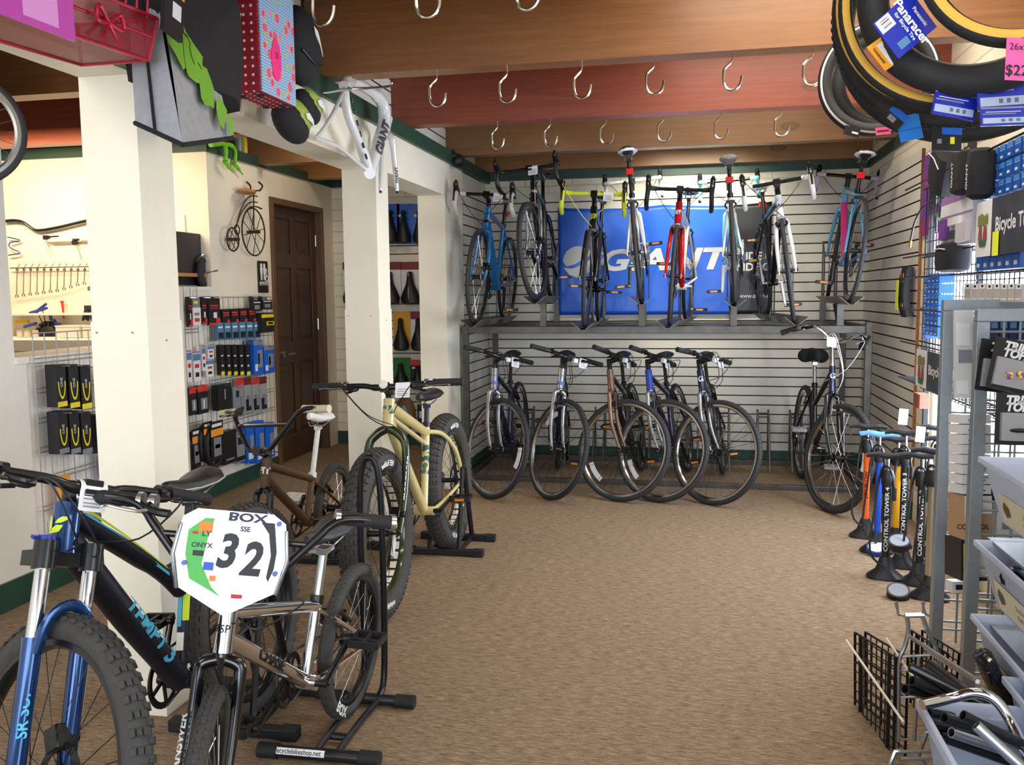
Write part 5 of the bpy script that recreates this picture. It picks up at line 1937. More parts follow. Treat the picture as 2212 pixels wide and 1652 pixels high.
g.torus(o + ux * .34 * sw_ - uy * .06 * sh_, (1, 0, 0), .022, .004, 16, 4)
glyph([(.26, .0), (.34, .0), (.34, .18), (.26, .18)])
g.disc(o + ux * .30 * sw_ + uy * .22 * sh_, (1, 0, 0), .011, .001, 10)
g.build('pictogram', M_WTXT, rs)
# ---------------------------------------------------------------- grids and packets on the rest-room wall
gw1 = gridwall('wire_grid_panel', 'white wire grid of packaged parts beside the brown door', 'E', P(527, 816, X=XW2 + .03), P(600, 640, X=XW2).y - P(453, 640, X=XW2).y - .08, 1.20, mat('white_wire', (150, 150, 150), .4, .5), group='wire display grids')
gw2 = gridwall('wire_grid_panel', 'narrow wire grid of packets between the near column and the wall corner', 'E', P(412, 820, X=XW2 + .03), .24, 1.25, mat('white_wire', (150, 150, 150), .4, .5), group='wire display grids')
KB, KR, KW, KG, KY, KBL = plain('pack_black', (26, 26, 30), .4), plain('pack_red', (206, 52, 44), .4), plain('pack_white', (226, 226, 228), .45), plain('pack_grey', (128, 132, 140), .45), plain('pack_yellow', (232, 214, 40), .45), plain('pack_blue', (24, 96, 200), .35)
KLB, KDR, KO, KP = plain('blister_blue', (84, 132, 170), .25), plain('pack_maroon', (120, 28, 40), .4), plain('pack_orange', (240, 160, 40), .45), plain('pack_purple', (150, 100, 170), .45)
KCL = mat('clear_bag_plastic', (176, 176, 180), .12, alpha=.55)
XG = XW2 + .045


def rowof(cells, fn):
    for i, cc in enumerate(cells):
        fn(i, cc)


def wallcard(name, label, cat, x0, y0, x1, y1, t, mats, layers=(), texts=(), group=None, X=XG, **k):
    """package whose front corners are seen at the pixels x0, y0 / x1, y1 on the plane X"""
    a, b = P(x0, y0, X=X), P(x1, y1, X=X)
    c = Vector((X, (a.y + b.y) / 2, (a.z + b.z) / 2))
    return card(name, label, cat, 'E', c, abs(b.y - a.y), abs(a.z - b.z), t, mats, layers, texts, group, **k)


for i, (x0, y0, x1, y1) in enumerate(((398, 641, 409, 706), (428, 641, 441, 700), (443, 641, 470, 701))):
    wallcard('bike_light_pack', 'tall black packet with red lettering and corner, %s from the near column' % ORD[i], 'packet', x0, y0, x1, y1, .02, [KB, KR, KW], [(-.5, -.5, .5, -.42, 1), (.1, -.42, .5, -.25, 1), (-.35, .16, .35, .21, 1), (-.35, .08, .35, .11, 1), (-.1, -.25, .2, -.05, 2)], group='tall black packets', hang=.05)
wallcard('tool_pack', 'white packet with red tool pictures hanging near the column', 'packet', 409, 664, 428, 702, .02, [KW, KR, KG], [(-.3, -.3, .3, -.1, 1), (-.3, .05, .3, .2, 2)])
wallcard('tool_pack', 'yellow and green packet above the white one near the column', 'packet', 409, 644, 425, 664, .02, [KG, KY, KLB], [(-.4, -.1, .2, .2, 1), (-.5, .3, .5, .5, 2)])
for i in range(4):
    x = 472 + i * 19
    wallcard('cable_pack', 'small black packet with red print, %s along the row beside the door' % ORD[i], 'packet', x, 668 - i, x + 17, 696 - i, .025, [KB, KR, KW], [(-.4, .15, .4, .28, 1), (-.4, .0, .4, .08, 1), (.15, -.5, .5, -.3, 1)], group='small black and red packets')
for i, (x0, y0, x1, y1) in enumerate(((548, 676, 576, 716),)):
    o = wallcard('frame_holster', 'black and yellow holster pack next to the door frame', 'packet', x0, y0, x1, y1, .06, [KB, KY], [(-.5, .25, .5, .42, 1), (-.1, -.15, .5, .05, 1), (.0, -.1, .4, .02, 0, .003)])
for i, (x0, y0, x1, y1) in enumerate(((537, 650, 556, 672), (558, 648, 580, 668), (536, 640, 550, 650), (556, 640, 568, 650))):
    wallcard('lock_pack', 'small dark packet at the top right of the door side grid, %s of four' % ORD[i], 'packet', x0, y0, x1, y1, .03, [KB, KG, KW], [(-.3, -.3, .3, .1, 1), (-.4, .3, .4, .4, 2)], group='small dark packets at the grid top')
for i in range(6):
    x = 462 + i * 16
    wallcard('blister_pack', 'light blue blister pack, %s along the row beside the door' % ORD[i], 'packet', x, 698 - i * .6, x + 14, 734 - i * .8, .022, [KLB, KB, KW], [(-.35, -.4, .35, -.05, 1, .006), (-.4, .2, .4, .3, 2)], group='light blue blister packs')
for i in range(5):
    x = 465 + i * 14
    wallcard('brake_pad_pack', 'glossy black packet with small white mark, %s in the middle row' % ORD[i], 'packet', x, 745, x + 12, 809, .03, [KB, KW, KY], [(-.3, .12, .2, .16, 1), (-.2, -.22, .2, -.16, 1), (-.4, -.5, .4, -.38, 2)], group='glossy black packets in the middle row')
for i, (x0, y0, x1, y1) in enumerate(((533, 735, 556, 806), (556, 748, 580, 803))):
    wallcard('tube_box', 'blue box with grey label, %s one above the clear bags' % ('left hand' if i == 0 else 'outer'), 'box', x0, y0, x1, y1, .05, [KBL, KG, KW, KB], [(-.1, -.3, .4, .2, 1), (-.05, -.2, .1, .1, 3), (-.4, -.4, -.15, -.2, 2), (-.5, .35, .5, .5, 1)], group='blue boxes above the clear bags', hang=.03)
wallcard('headset_box', 'black box hanging in the fourth row of the door side grid', 'box', 455, 832, 487, 880, .05, [KB, KG], [(-.05, -.1, .05, .3, 1)], hang=.05)
wallcard('headset_box', 'pale grey box right beside the fourth row black box', 'box', 488, 836, 506, 880, .05, [KG, KB], [(-.1, -.0, .3, .3, 1)], hang=.04)
for i in range(4):
    x = 505 + i * 17
    o = wallcard('parts_bag', 'clear bag of dark parts with red header, %s along the fourth row' % ORD[i], 'packet', x, 818 - i, x + 18, 892 - i * 2, .012, [KCL, KDR if i % 2 else KR, KB, KG], [(-.5, .3, .5, .5, 1), (-.3, -.42, .25, -.1, 2, .012), (-.1, -.3, .3, .0, 3, .014)], group='clear bags with red headers', hang=.05)
wallcard('headset_box', 'large black box in the bottom row of the door side grid', 'box', 463, 934, 495, 994, .06, [KB, KG], [(-.3, -.4, .3, -.35, 1)])
wallcard('headset_box', 'pale grey box right beside the bottom row black box', 'box', 495, 937, 515, 994, .05, [KG, KB], [(-.3, .1, .3, .35, 1), (-.5, -.45, .5, -.3, 1)])
for i, (x0, y0, x1, y1) in enumerate(((514, 918, 534, 994), (534, 912, 556, 994), (556, 916, 578, 984))):
    wallcard('tube_box', 'blue box with white label, %s in the bottom row beside the door' % ORD[i], 'box', x0, y0, x1, y1, .06, [KBL, KW, KG], [(-.3, -.42, .3, -.25, 1), (.0, -.2, .45, .2, 2)], group='blue boxes in the bottom row')
for i, (x0, y0, x1, y1) in enumerate(((395, 757, 408, 824), (409, 760, 427, 822), (428, 748, 438, 800), (437, 776, 455, 812), (441, 745, 455, 775))):
    wallcard('cleaner_pack', 'pale blue and white packet in the middle row near the column, %s of five' % ORD[i], 'packet', x0, y0, x1, y1, .022, [KW, KLB, KR, KP, KB], [(-.5, .2, .5, .42, 1), (-.3, -.05, .3, .08, 2), (-.25, -.35, .25, -.2, 4), (-.5, .45, .5, .5, 3)], group='pale packets near the column')
for i, (x0, y0, x1, y1) in enumerate(((398, 838, 416, 894), (416, 834, 441, 890))):
    wallcard('multi_tool_pack', 'black multi tool packet with red header, %s of two' % ORD[i], 'packet', x0, y0, x1, y1, .03, [KB, KR, KG, KW], [(-.5, .28, .5, .5, 1), (-.25, -.35, .35, .05, 2, .006), (-.05, -.3, .05, .0, 3, .008)], group='multi tool packets', hang=.06)
for i, (x0, y0, x1, y1) in enumerate(((402, 925, 430, 1020), (426, 912, 458, 990), (440, 910, 482, 1002))):
    a, b = P(x0, y0, X=XG + .03 * i), P(x1, y1, X=XG + .03 * i)
    th_ = thing('cable_lock_pack', 'cable lock on a black and orange card, %s of three near the column' % ORD[i], 'lock', (XG + .03 * i, (a.y + b.y) / 2, (a.z + b.z) / 2), group='cable locks on orange cards')
    wd, hh = abs(b.y - a.y), abs(a.z - b.z)
    g = G()
    pts = [(0, wd * .42 * math.cos(t), hh * (.0 + .36 * math.sin(t)) - (hh * .12 if math.sin(t) < 0 else 0)) for t in [2 * PI * j / 20 for j in range(20)]]
    pts = [(0, y_, z_ if z_ > -hh * .3 else z_) for _, y_, z_ in pts]
    g.tube([Vector(q) for q in pts], .02, 8, closed=True)
    g.build('cable', M_BLACKP, th_)
    card('lock_card', None, None, 'E', (.02, 0, .02), wd * .7, hh * .8, .006, [KB, KO, KG, KW], [(-.5, .12, .5, .3, 1), (-.3, -.4, .3, .08, 2), (-.2, -.2, .2, -.1, 0), (-.4, .36, .4, .44, 3)], parent=th_)
    G().rod((.01, 0, -hh * .42), (.01, 0, -hh * .55), .012, 6).build('lock_body', M_STEEL, th_)
# ---------------------------------------------------------------- grid on the counter front
XC = XW0 + .045
gw3 = gridwall('wire_grid_panel', 'white wire grid of light boxes on the counter front behind the mountain bike', 'E', P(180, 925, X=XW0 + .03), .62, .98, mat('white_wire', (150, 150, 150), .4, .5), group='wire display grids')
cells = [(118, 788, 146, 876, 0), (145, 788, 172, 878, 0), (171, 790, 222, 880, 1), (122, 890, 148, 976, 0), (147, 890, 173, 976, 0), (172, 892, 220, 976, 1), (214, 896, 250, 974, 1)]
for i, (x0, y0, x1, y1, side) in enumerate(cells):
    a, b = P(x0, y0, X=XC + .06), P(x0 + 27, y1, X=XC + .06)
    o = card('bike_light_box', 'black light box with yellow arc, %s' % (('top row, %s from the left' % ORD[i]) if i < 3 else ('second row, %s from the left' % ORD[i - 3])), 'box', 'E', Vector((XC, (a.y + b.y) / 2, (a.z + b.z) / 2)), abs(b.y - a.y) * .96, abs(a.z - b.z), .06, [KB, KY, KW, KG],
             [(-.5, -.5, .5, -.38, 1 if i < 3 or i == 6 else 3)], texts=[('ONE', .02, -.05, .1, 2, dict(vert=1)), ('TTOMAD', .014, .0, .0, 3, dict(vert=1, sx=.0))] if False else [('ONE', .022, 0, .08, 2, dict(vert=1))], group='black light boxes on the counter grid', hang=.05)
    g = G()
    wd, hh = abs(b.y - a.y) * .96, abs(a.z - b.z)
    c0 = Vector((XC + .0655, (a.y + b.y) / 2, (a.z + b.z) / 2))
    pts = []
    for j in range(17):
        t = PI + PI * j / 16
        pts.append((wd * .40 * math.cos(t), hh * .42 * math.sin(t) + hh * .1))
    vs = []
    for j, (u, v_) in enumerate(pts):
        k2 = .72 - .0 * j
        vs += [c0 + Vector((0, u, v_)), c0 + Vector((0, u * .72, v_ * .86 + hh * .012))]
    g.add(vs, [(2 * j, 2 * j + 1, 2 * j + 3, 2 * j + 2) for j in range(16)])
    g.build('yellow_arc', KY, o)
wallcard('tube_box', 'blue box with white label hanging under the light boxes', 'box', 214, 975, 258, 1018, .05, [KBL, KW, KG], [(-.3, -.2, .1, .15, 1)], X=XC)
for i, (x0, y0, x1, y1) in enumerate(((205, 795, 224, 875), (222, 790, 244, 872))):
    wallcard('parts_bag', 'crinkled clear bag on the counter grid, %s' % ('left of the other' if i == 0 else 'against the near column'), 'packet', x0, y0, x1, y1, .02, [KCL, KW, KB], [(-.5, .4, .5, .5, 1), (-.2, -.3, .2, -.05, 2, .01)], group='clear bags on the counter grid', X=XC)
wallcard('patch_kit_card', 'orange and black card behind the mountain bike stem', 'packet', 120, 1030, 146, 1105, .02, [KO, KB, KR], [(-.3, -.2, .2, .2, 1), (-.5, -.5, .5, -.4, 2)], X=XC)
wallcard('patch_kit_card', 'yellow and white card behind the mountain bike grip', 'packet', 176, 1058, 232, 1092, .02, [KW, KO, KG], [(-.1, -.3, .4, .3, 1), (-.5, -.3, -.2, .3, 2)], X=XC)
for i, (x0, y0, x1, y1) in enumerate(((217, 1085, 240, 1190), (240, 1090, 262, 1195))):
    wallcard('tube_box', 'tall blue box low on the counter grid, %s of the pair' % ('left' if i == 0 else 'right'), 'box', x0, y0, x1, y1, .06, [KBL, KG], [(-.2, -.3, .3, .0, 1)], group='tall blue boxes low on the counter grid', X=XC)
wallcard('notice_sheet', 'pale paper sheet fixed low on the counter front', 'sheet', 103, 1125, 120, 1180, .001, [M_PAPER], X=XW0 + .004)
# ---------------------------------------------------------------- saddles
sp1 = slat_panel('saddle_display_panel', (-3.13, YS), (-2.02, YS), .13, 2.28, (0, -1))
tag(sp1, 'slatwall panel of packaged saddles seen behind the middle column', 'slatwall')
YC = YS - .03


def wall_saddle(x, y, label, cardcol, top=None, hh=.30, wd=.155, nose=None, cardw=.17, cardh=.36, dz=0):
    c = P(x, y, Y=YC - .05)
    o = thing('packaged_saddle', label, 'saddle', c, group='packaged saddles on the slatwall')
    lay = [(-.5, .3, .5, .5, 1)] if top is not None else []
    card('backing_card', None, None, 'S', (0, .045, .03), cardw, cardh, .004, [cardcol, top or cardcol, KW], lay + [(-.4, .18, .1, .24, 2)] if top else lay, parent=o)
    g = G()
    rings = []
    for t in (0, .05, .2, .42, .62, .8, .95, 1.0):
        z = -hh / 2 + hh * t
        w = wd / 2 * (.62 if t == 0 else .9 if t < .1 else 1.0 if t < .3 else .72 if t < .5 else .42 if t < .7 else .3 if t < .96 else .16)
        d = .055 * (1 if t < .5 else .8) * (.5 if t in (0, 1.0) else 1)
        rings.append([Vector((w * math.cos(a), -d * max(math.sin(a), -.25), z + dz)) for a in [2 * PI * k / 12 for k in range(12)]])
    g.loft(rings)
    s_ = g.build('saddle', M_BLACKP, o)
    if nose is not None:
        g = G()
        for (z0, z1, r) in nose:
            g.tube([(0, -.048, hh * z0 + dz), (0, -.054, hh * (z0 + z1) / 2 + dz), (0, -.048, hh * z1 + dz)], [r * .6, r, r * .6], 8, flat=.5)
        g.build('cut_out', plain('grey_gel', (170, 172, 176), .4), s_)
    return o


for i, x in enumerate((766, 844, 872, 906)):
    wall_saddle(x, 490, 'black saddle on a blue card, %s from the left in the top row' % ORD[i], KBL, KBL, cardw=.15, wd=.13)
slit = [(-.35, .05, .012), (.36, .46, .016)]
for i, (x, n_) in enumerate(((760, slit), (842, None), (886, slit), (935, [(-.3, .2, .02)]))):
    wall_saddle(x, 615, 'wide black saddle under a maroon rounded card, %s from the left in the second row' % ORD[i], KW, KDR, nose=n_, wd=.19, dz=-.03, cardw=.2)
wall_saddle(771, 722, 'black saddle on a blue card in the third row left of the column', KBL, None)
wall_saddle(866, 722, 'narrow black saddle on a yellow card in the third row', plain('card_yellow', (222, 164, 46)), None)
wall_saddle(904, 722, 'narrow black saddle on a white and red card in the third row', KW, KDR)
wall_saddle(945, 722, 'narrow black saddle on a white and lilac card in the third row', KW, KP)
for i, (x, y, c_, lb) in enumerate(((774, 790, KB, 'dark boxed saddle low beside the column'), (866, 810, plain('green_card', (40, 120, 50)), 'green and black saddle behind the fat bike handlebar'), (903, 815, KB, 'black saddle with red strip behind the fat bike handlebar'), (948, 838, plain('beige_saddle_card', (196, 186, 170)), 'beige saddle beside the white post'))):
    wall_saddle(x, y, lb, c_, KR if 'red' in lb else None, cardh=.26, hh=.22)
ZEB = N('zebra_print')
wv = ZEB.n('TexWave', i_Scale=9.0, i_Distortion=7.0)
ZEB.l(ZEB.obj(), wv.inputs['Vector'])
ZEB.l(ZEB.ramp(wv.outputs['Fac'], [(.48, lin((20, 20, 20))), (.52, lin((232, 228, 220)))]), ZEB.b.inputs['Base Color'])
c = P(775, 908, Y=YC)
tag(G().ell(c + Vector((0, -.03, 0)), (.07, .04, .13), 0, 14).build('printed_saddle', ZEB.mat), 'zebra striped saddle low on the slatwall left of the column', 'saddle')
c = P(877, 905, Y=YC)
kb = thing('childs_seat', 'brown backed seat pad with pale blue front behind the fat bike', 'seat', c)
G().ell((0, -.02, .05), (.10, .03, .17), 0, 16).build('back', plain('tan_vinyl', (122, 88, 56), .5), kb)
G().ell((.0, -.05, -.02), (.05, .03, .16), 0, 14).build('pad', plain('pale_blue_pad', (128, 178, 190), .5), kb)
wallS = lambda n, lb, x0, y0, x1, y1, m, lay=(): card(n, lb, 'box', 'S', (P(x0, y0, Y=YC) + P(x1, y1, Y=YC)) / 2, abs(P(x1, y1, Y=YC).x - P(x0, y0, Y=YC).x), abs(P(x0, y0, Y=YC).z - P(x1, y1, Y=YC).z), .05, m, lay)
wallS('saddle_box', 'black and red saddle box between the fat bike seat post and the white post', 928, 862, 965, 915, [KB, KR, KW], [(.1, -.5, .4, .5, 1), (-.3, .0, -.1, .2, 2)])
wallS('saddle_box', 'black saddle box with small white label behind the fat bike seat post', 905, 872, 926, 930, [KB, KW], [(-.3, .0, .3, .25, 1)])
# clear sleeves with chrome posts
for i, (x, y0, y1) in enumerate(((922, 425, 530), (936, 425, 585), (950, 430, 562))):
    a, b = P(x, y0, Y=YS - .2), P(x, y1, Y=YS - .2)
    o = thing('sleeved_seatpost', 'chrome post in a long clear sleeve, %s of three before the saddles' % ORD[i], 'seatpost', a, group='chrome posts in clear sleeves')
    h = a.z - b.z
    G().box((0, 0, -h / 2), (.055, .006, h)).build('sleeve', KCL, o, smooth=False)
    G().rod((.005, 0, -h * .15), (.005, 0, -h * .95), .0125, 10).build('post', M_CHROME, o)
# ---------------------------------------------------------------- goods hanging from the lintel
BXX = -1.50
def hexa(name, pts8, m, parent=None):
    """box from 8 points: bottom ring 0-3, top ring 4-7"""
    return G().add(pts8, [(3, 2, 1, 0), (4, 5, 6, 7), (0, 1, 5, 4), (1, 2, 6, 5), (2, 3, 7, 6), (3, 0, 4, 7)], 0)
def ringtop(o, m, y0, y1, z, x, r=.008, drop=.12, name='handle'):
    g = G()
    g.tube(smoothpath([(x, y0, z), (x, y0 + (y1 - y0) * .1, z + drop * .8), (x, (y0 + y1) / 2, z + drop), (x, y1 - (y1 - y0) * .1, z + drop * .8), (x, y1, z)]), r, 6, flat=.5)
    return g.build(name, m, o)
# floral bag
n0, n1 = P(565, 197, X=BXX), P(640, 235, X=BXX)
fb = thing('floral_shopping_bag', 'floral bag with maroon polka dot sides and a pink price sticker', 'bag', (BXX, n0.y, n0.z))
L_, hgt, dp = n1.y - n0.y, .42, .125
RED_D = dots('maroon_polka_dot', (150, 12, 40), (240, 226, 228), 34, .16)
g = G()
g.bb((-dp, 0, 0), (-.003, L_, hgt))
body = g.build('body', RED_D, fb, smooth=False, bevel=.006)
G().bb((-.003, .004, .002), (.002, L_ - .004, hgt)).build('floral_face', floral(), fb, smooth=False)
g = G()
g.prism([(.035 * math.cos(t) * (1.15 if i % 2 else 1.0) , .075 * math.sin(t)) for i, t in enumerate([2 * PI * j / 24 for j in range(24)])], (.003, L_ * .42, .135), (0, 1, 0), (0, 0, 1), .002)
g.build('price_sticker', plain('neon_pink', (255, 50, 140), .5, emit=None), fb, smooth=False)
g = G()
g.text('22', .03, flat((.0058, L_ * .42, .15), (0, 1, 0), (0, 0, 1)), bold=.0)
g.build('handwriting', M_BTXT, fb)
for yy in (.05, L_ - .05):
    for xx in (-.10, -.03):
        G().disc((xx, yy, -.004), (0, 0, 1), .012, .008, 10).build('foot', M_BLACKP, fb)
ringtop(fb, M_BLKF, .06, L_ - .06, hgt, -.01)
# black tote
def softbag(name, label, corners_px, X, dp, m, cat='bag', taper=.8, top=.35):
    ...
n0, n1 = P(372, 172, X=-1.42), P(543, 200, X=-1.42)
bt_ = thing('tote_bag', 'large plain black bag hanging between the mesh basket and the floral bag', 'bag', (-1.42, n0.y, n0.z - .01))
L_ = n1.y - n0.y
g = G()
rings = []
for t, sx, sy, dz in ((0, .55, .90, .015), (.06, .9, 1.0, 0), (.4, 1.0, 1.04, 0), (.8, .9, 1.02, 0), (1.0, .7, .98, 0)):
    ring = []
    for k in range(20):
        a = 2 * PI * k / 20
        cx_ = math.copysign(abs(math.cos(a)) ** .45, math.cos(a))
        sy_ = math.copysign(abs(math.sin(a)) ** .45, math.sin(a))
        ring.append(Vector((-.09 + .09 * sx * cx_ + .008 * math.sin(5 * a + t * 4), L_ / 2 + L_ / 2 * sy * sy_, .40 * t + dz + .012 * math.cos(2 * a) * (t < .1))))
    rings.append(ring)
g.loft(rings)
g.build('body', M_BLKF, bt_)
ringtop(bt_, M_BLKF, L_ * .25, L_ * .75, .39, -.02, .01, .14, 'strap')
# swing tag box on the black bag
n0 = P(352, 55, X=-1.36)
cd = card('hang_tag', 'black and orange cardboard tag with barcode label before the black bag', 'tag', 'E', P(368, 30, X=-1.36), .085, .12, .012, [KB, KO, KW], [(-.1, -.1, .35, .25, 2), (-.5, .42, .5, .5, 1)], off=0, roll=-.15)
# grey reusable bag with green print
GREYF = mat('grey_felt', (158, 158, 164), .8, noise=.08, bump=.2)
q4 = [P(292, 266, X=-1.50), P(395, 313, X=-1.34), P(502, 298, X=-1.42), P(407, 268, X=-1.58)]
tz = 2.36
base = q4
o0 = Vector((-1.46, (q4[0].y + q4[2].y) / 2, min(q.z for q in q4)))
gb = thing('grey_tote', 'open grey bag with black piping and green print below the mesh basket', 'bag', o0)
top = [Vector((-1.56, q4[0].y + .10, tz)), Vector((-1.50, q4[0].y + .11, tz)), Vector((-1.50, q4[2].y - .08, tz)), Vector((-1.56, q4[2].y - .09, tz))]
def gridface(g, a, b, c, d, n=8, bulge=.0, m=0):
    vs = []
    nn = (b - a).cross(d - a).normalized()
    for i in range(n + 1):
        for j in range(n + 1):
            u, v_ = i / n, j / n
            p = a.lerp(b, u).lerp(d.lerp(c, u), v_)
            p = p + nn * (bulge * math.sin(PI * u) * math.sin(PI * v_) + .006 * math.sin(6 * u + 4 * v_) * math.sin(PI * v_))
            vs.append(p - o0)
    g.add(vs, [(i * (n + 1) + j, (i + 1) * (n + 1) + j, (i + 1) * (n + 1) + j + 1, i * (n + 1) + j + 1) for i in range(n) for j in range(n)], m)
g = G()
for i in range(4):
    j = (i + 1) % 4
    gridface(g, base[i], base[j], top[j], top[i], 8, .012)
gridface(g, base[3], base[2], base[1], base[0], 6, -.012)
body = g.build('body', GREYF, gb)
for i in range(4):
    g = G()
    g.rod(base[i] - o0, base[(i + 1) % 4] - o0, .0065, 8)
    g.build('piping', M_BLKF, gb)
g = G()
mid0, mid1 = base[0].lerp(base[1], .45), top[0].lerp(top[1], .5)
g.tube([mid0 - o0 + Vector((.004, -.012, 0)), mid0.lerp(mid1, .5) - o0 + Vector((.004, -.018, 0)), mid1 - o0 + Vector((.004, -.01, 0))], .0065, 8, flat=.5)
g.build('piping', M_BLKF, gb)
g = G()
GP = plain('green_print', (120, 176, 52), .6)
fa, fbb, fc, fd = base[1], base[2], top[2], top[1]
nn = (fbb - fa).cross(fd - fa).normalized()
random.seed(3)
for (u, v_, r) in ((.15, .55, .16), (.35, .42, .14), (.55, .28, .12), (.75, .16, .09), (.88, .07, .06), (.5, .5, .10), (.25, .75, .14), (.42, .62, .08)):
    c = fa.lerp(fbb, u).lerp(fd.lerp(fc, u), v_) + nn * .022
    e1, e2 = (fbb - fa).normalized(), (fd - fa).normalized()
    poly = [c + e1 * r * .55 * math.cos(t) * random.uniform(.6, 1.15) + e2 * r * .6 * math.sin(t) * random.uniform(.6, 1.15) for t in [2 * PI * k / 11 for k in range(11)]]
    g.add([p - o0 for p in [c] + poly], [(0, k + 1, (k + 1) % 11 + 1) for k in range(11)])
g.build('print', GP, gb)
# mesh basket
MESHR = mat('red_wire_mesh', (150, 22, 44), .4, .2, alpha=.62)
MESHD = mat('red_wire', (176, 28, 52), .35, .3)
n0, n1 = P(-60, 2, X=-1.42), P(320, 130, X=-1.42)
rb = thing('wire_basket', 'red wire mesh bicycle basket with ribbon bow hung at the top left', 'basket', (-1.42, n0.y, n0.z))
L_ = n1.y - n0.y
d_ = n1.z - n0.z
H_ = .11
g = G()
for (a, b) in (((-.20, 0, 0), (-.20, L_, d_)), ((0, 0, 0), (0, L_, d_))):
    pass
g.add([(0, 0, 0), (0, L_, d_), (.02, L_ + .02, d_ + H_), (.02, -.02, H_), (-.2, 0, 0), (-.2, L_, d_), (-.22, L_ + .02, d_ + H_), (-.22, -.02, H_)],
      [(0, 1, 2, 3), (1, 5, 6, 2), (5, 4, 7, 6), (4, 0, 3, 7), (4, 5, 1, 0)])
g.build('mesh', MESHR, rb, smooth=False)
g = G()
c8 = [Vector(p) for p in ((0, 0, 0), (0, L_, d_), (.02, L_ + .02, d_ + H_), (.02, -.02, H_), (-.2, 0, 0), (-.2, L_, d_), (-.22, L_ + .02, d_ + H_), (-.22, -.02, H_))]
for a, b in ((0, 1), (1, 2), (2, 3), (3, 0), (4, 5), (5, 6), (6, 7), (7, 4), (0, 4), (1, 5), (2, 6), (3, 7)):
    g.rod(c8[a], c8[b], .005, 6)
g.rod(c8[0].lerp(c8[3], .55), c8[1].lerp(c8[2], .55), .004, 6)
for i in range(1, 14):
    t = i / 14
    p = c8[3].lerp(c8[2], t)
    g.rod(p, p + Vector((.015, 0, .14)), .003, 5)
g.rod(c8[3] + Vector((.015, 0, .14)), c8[2] + Vector((.015, 0, .14)), .005, 6)
g.build('wire_frame', MESHD, rb)
g = G()
cb = c8[0].lerp(c8[1], .68) + Vector((.022, 0, H_ * .45))
for s in (1, -1):
    g.tube(smoothpath([cb, cb + Vector((.004, .04 * s, .03)), cb + Vector((.004, .05 * s, -.005)), cb]), .006, 6)
    g.tube(smoothpath([cb, cb + Vector((.004, .02 * s, -.03)), cb + Vector((.004, .035 * s, -.045))]), .005, 6)
g.build('bow', MESHD, rb)
n0 = P(70, 28, X=-1.36)
o = card('plastic_sleeve', 'pink see-through plastic sleeve over the red basket', 'sleeve', 'E', P(62, 2, X=-1.36), .26, .10, .006, [mat('pink_film', (206, 84, 190), .3, alpha=.8), plain('pale_label', (220, 150, 214))], [(-.1, -.35, .3, .3, 1)], off=0, roll=.02)
# black saddle bag and lime wedge bags
p0 = P(648, 100, X=-1.56)
b1 = thing('saddle_bag', 'black rounded saddle bag with white swoosh mark hanging from the beam end', 'bag', p0)
G().ell((0, 0, 0), (.07, .14, .155), 0, 20).build('body', M_BLKF, b1)
G().tube(smoothpath([(.055, -.10, -.04), (.066, 0, -.075), (.05, .11, -.05)]), .004, 6).build('seam', M_BLACKP, b1)
g = G()
g.prism([(-.015, .05), (.02, .04), (.035, .02), (.06, -.03), (.065, -.05), (.04, -.01), (.0, .02)], (.068, .0, .02), (0, 1, 0), (0, 0, 1), .002)
g.build('emblem', M_WTXT, b1, smooth=False)
G().tube(smoothpath([(-.01, -.06, .13), (0, -.04, .24), (0, .04, .24), (-.01, .06, .13)]), .008, 6).build('strap', M_BLKF, b1)
for i, (px_, py_, sc2, lb) in enumerate(((662, 232, .8, 'small black and lime wedge bag tucked behind the floral bag'), (628, 262, 1.0, 'larger black and lime wedge bag lowest under the floral bag'))):
    p0 = P(px_, py_, X=-1.55 - .03 * i)
    b2 = thing('wedge_bag', lb, 'bag', p0, group='black and lime wedge bags')
    R3 = Matrix.Rotation(-.35, 3, 'X')
    G().ell((0, 0, 0), (.06 * sc2, .125 * sc2, .075 * sc2), 0, 18, R3).build('body', M_BLKF, b2)
    G().ell((.012 * sc2, .02 * sc2, .022 * sc2), (.055 * sc2, .10 * sc2, .060 * sc2), 0, 16, R3).build('lime_panel', plain('lime_fabric', (156, 176, 70), .8), b2)
    g = G()
    g.prism([(-.04, .0), (-.01, .02), (.03, .012), (.05, -.015), (.02, -.006), (-.02, -.012)], Vector((.068 * sc2, .03 * sc2, .012 * sc2)), (0, 1, -.35), (0, .35, 1), .002)
    g.build('emblem', M_WTXT, b2, smooth=False)
# white carbon frame hung on the column
fx = -1.60
F_ = lambda x, y, d=0: P(x, y, X=fx + d)
o0 = F_(800, 300)
wf = thing('hanging_bike_frame', 'white carbon bicycle frame with fork hung on the middle column', 'bicycle frame', o0)
f_ = lambda x, y, d=0: F_(x, y, d) - o0
WFM = gloss('pearl_white', (222, 222, 224), 0, .25)
g = G()
g.tube(smoothpath([f_(799, 372), f_(814, 320), f_(829, 272), f_(830, 240), f_(822, 215), f_(800, 196), f_(762, 172)], 4), [.030] * 5 + [.034] * 8 + [.032] * 6 + [.026] * 6, 14)
g.tube(smoothpath([f_(799, 374), f_(785, 330), f_(752, 250), f_(744, 190)], 4), [.026] * 5 + [.022] * 8, 12)
g.tube([f_(744, 190), f_(752, 168)], [.022, .02], 10)
g.tube([f_(762, 172), f_(742, 186)], .024, 10)
for d in (.05, -.05):
    g.tube(smoothpath([f_(797, 372, d * .5), f_(764, 344, d), f_(728, 315, d), f_(680, 297, d)], 3), .010, 8)
    g.tube(smoothpath([f_(744, 192, d * .4), f_(722, 240, d), f_(700, 276, d), f_(680, 300, d)], 3), .009, 8)
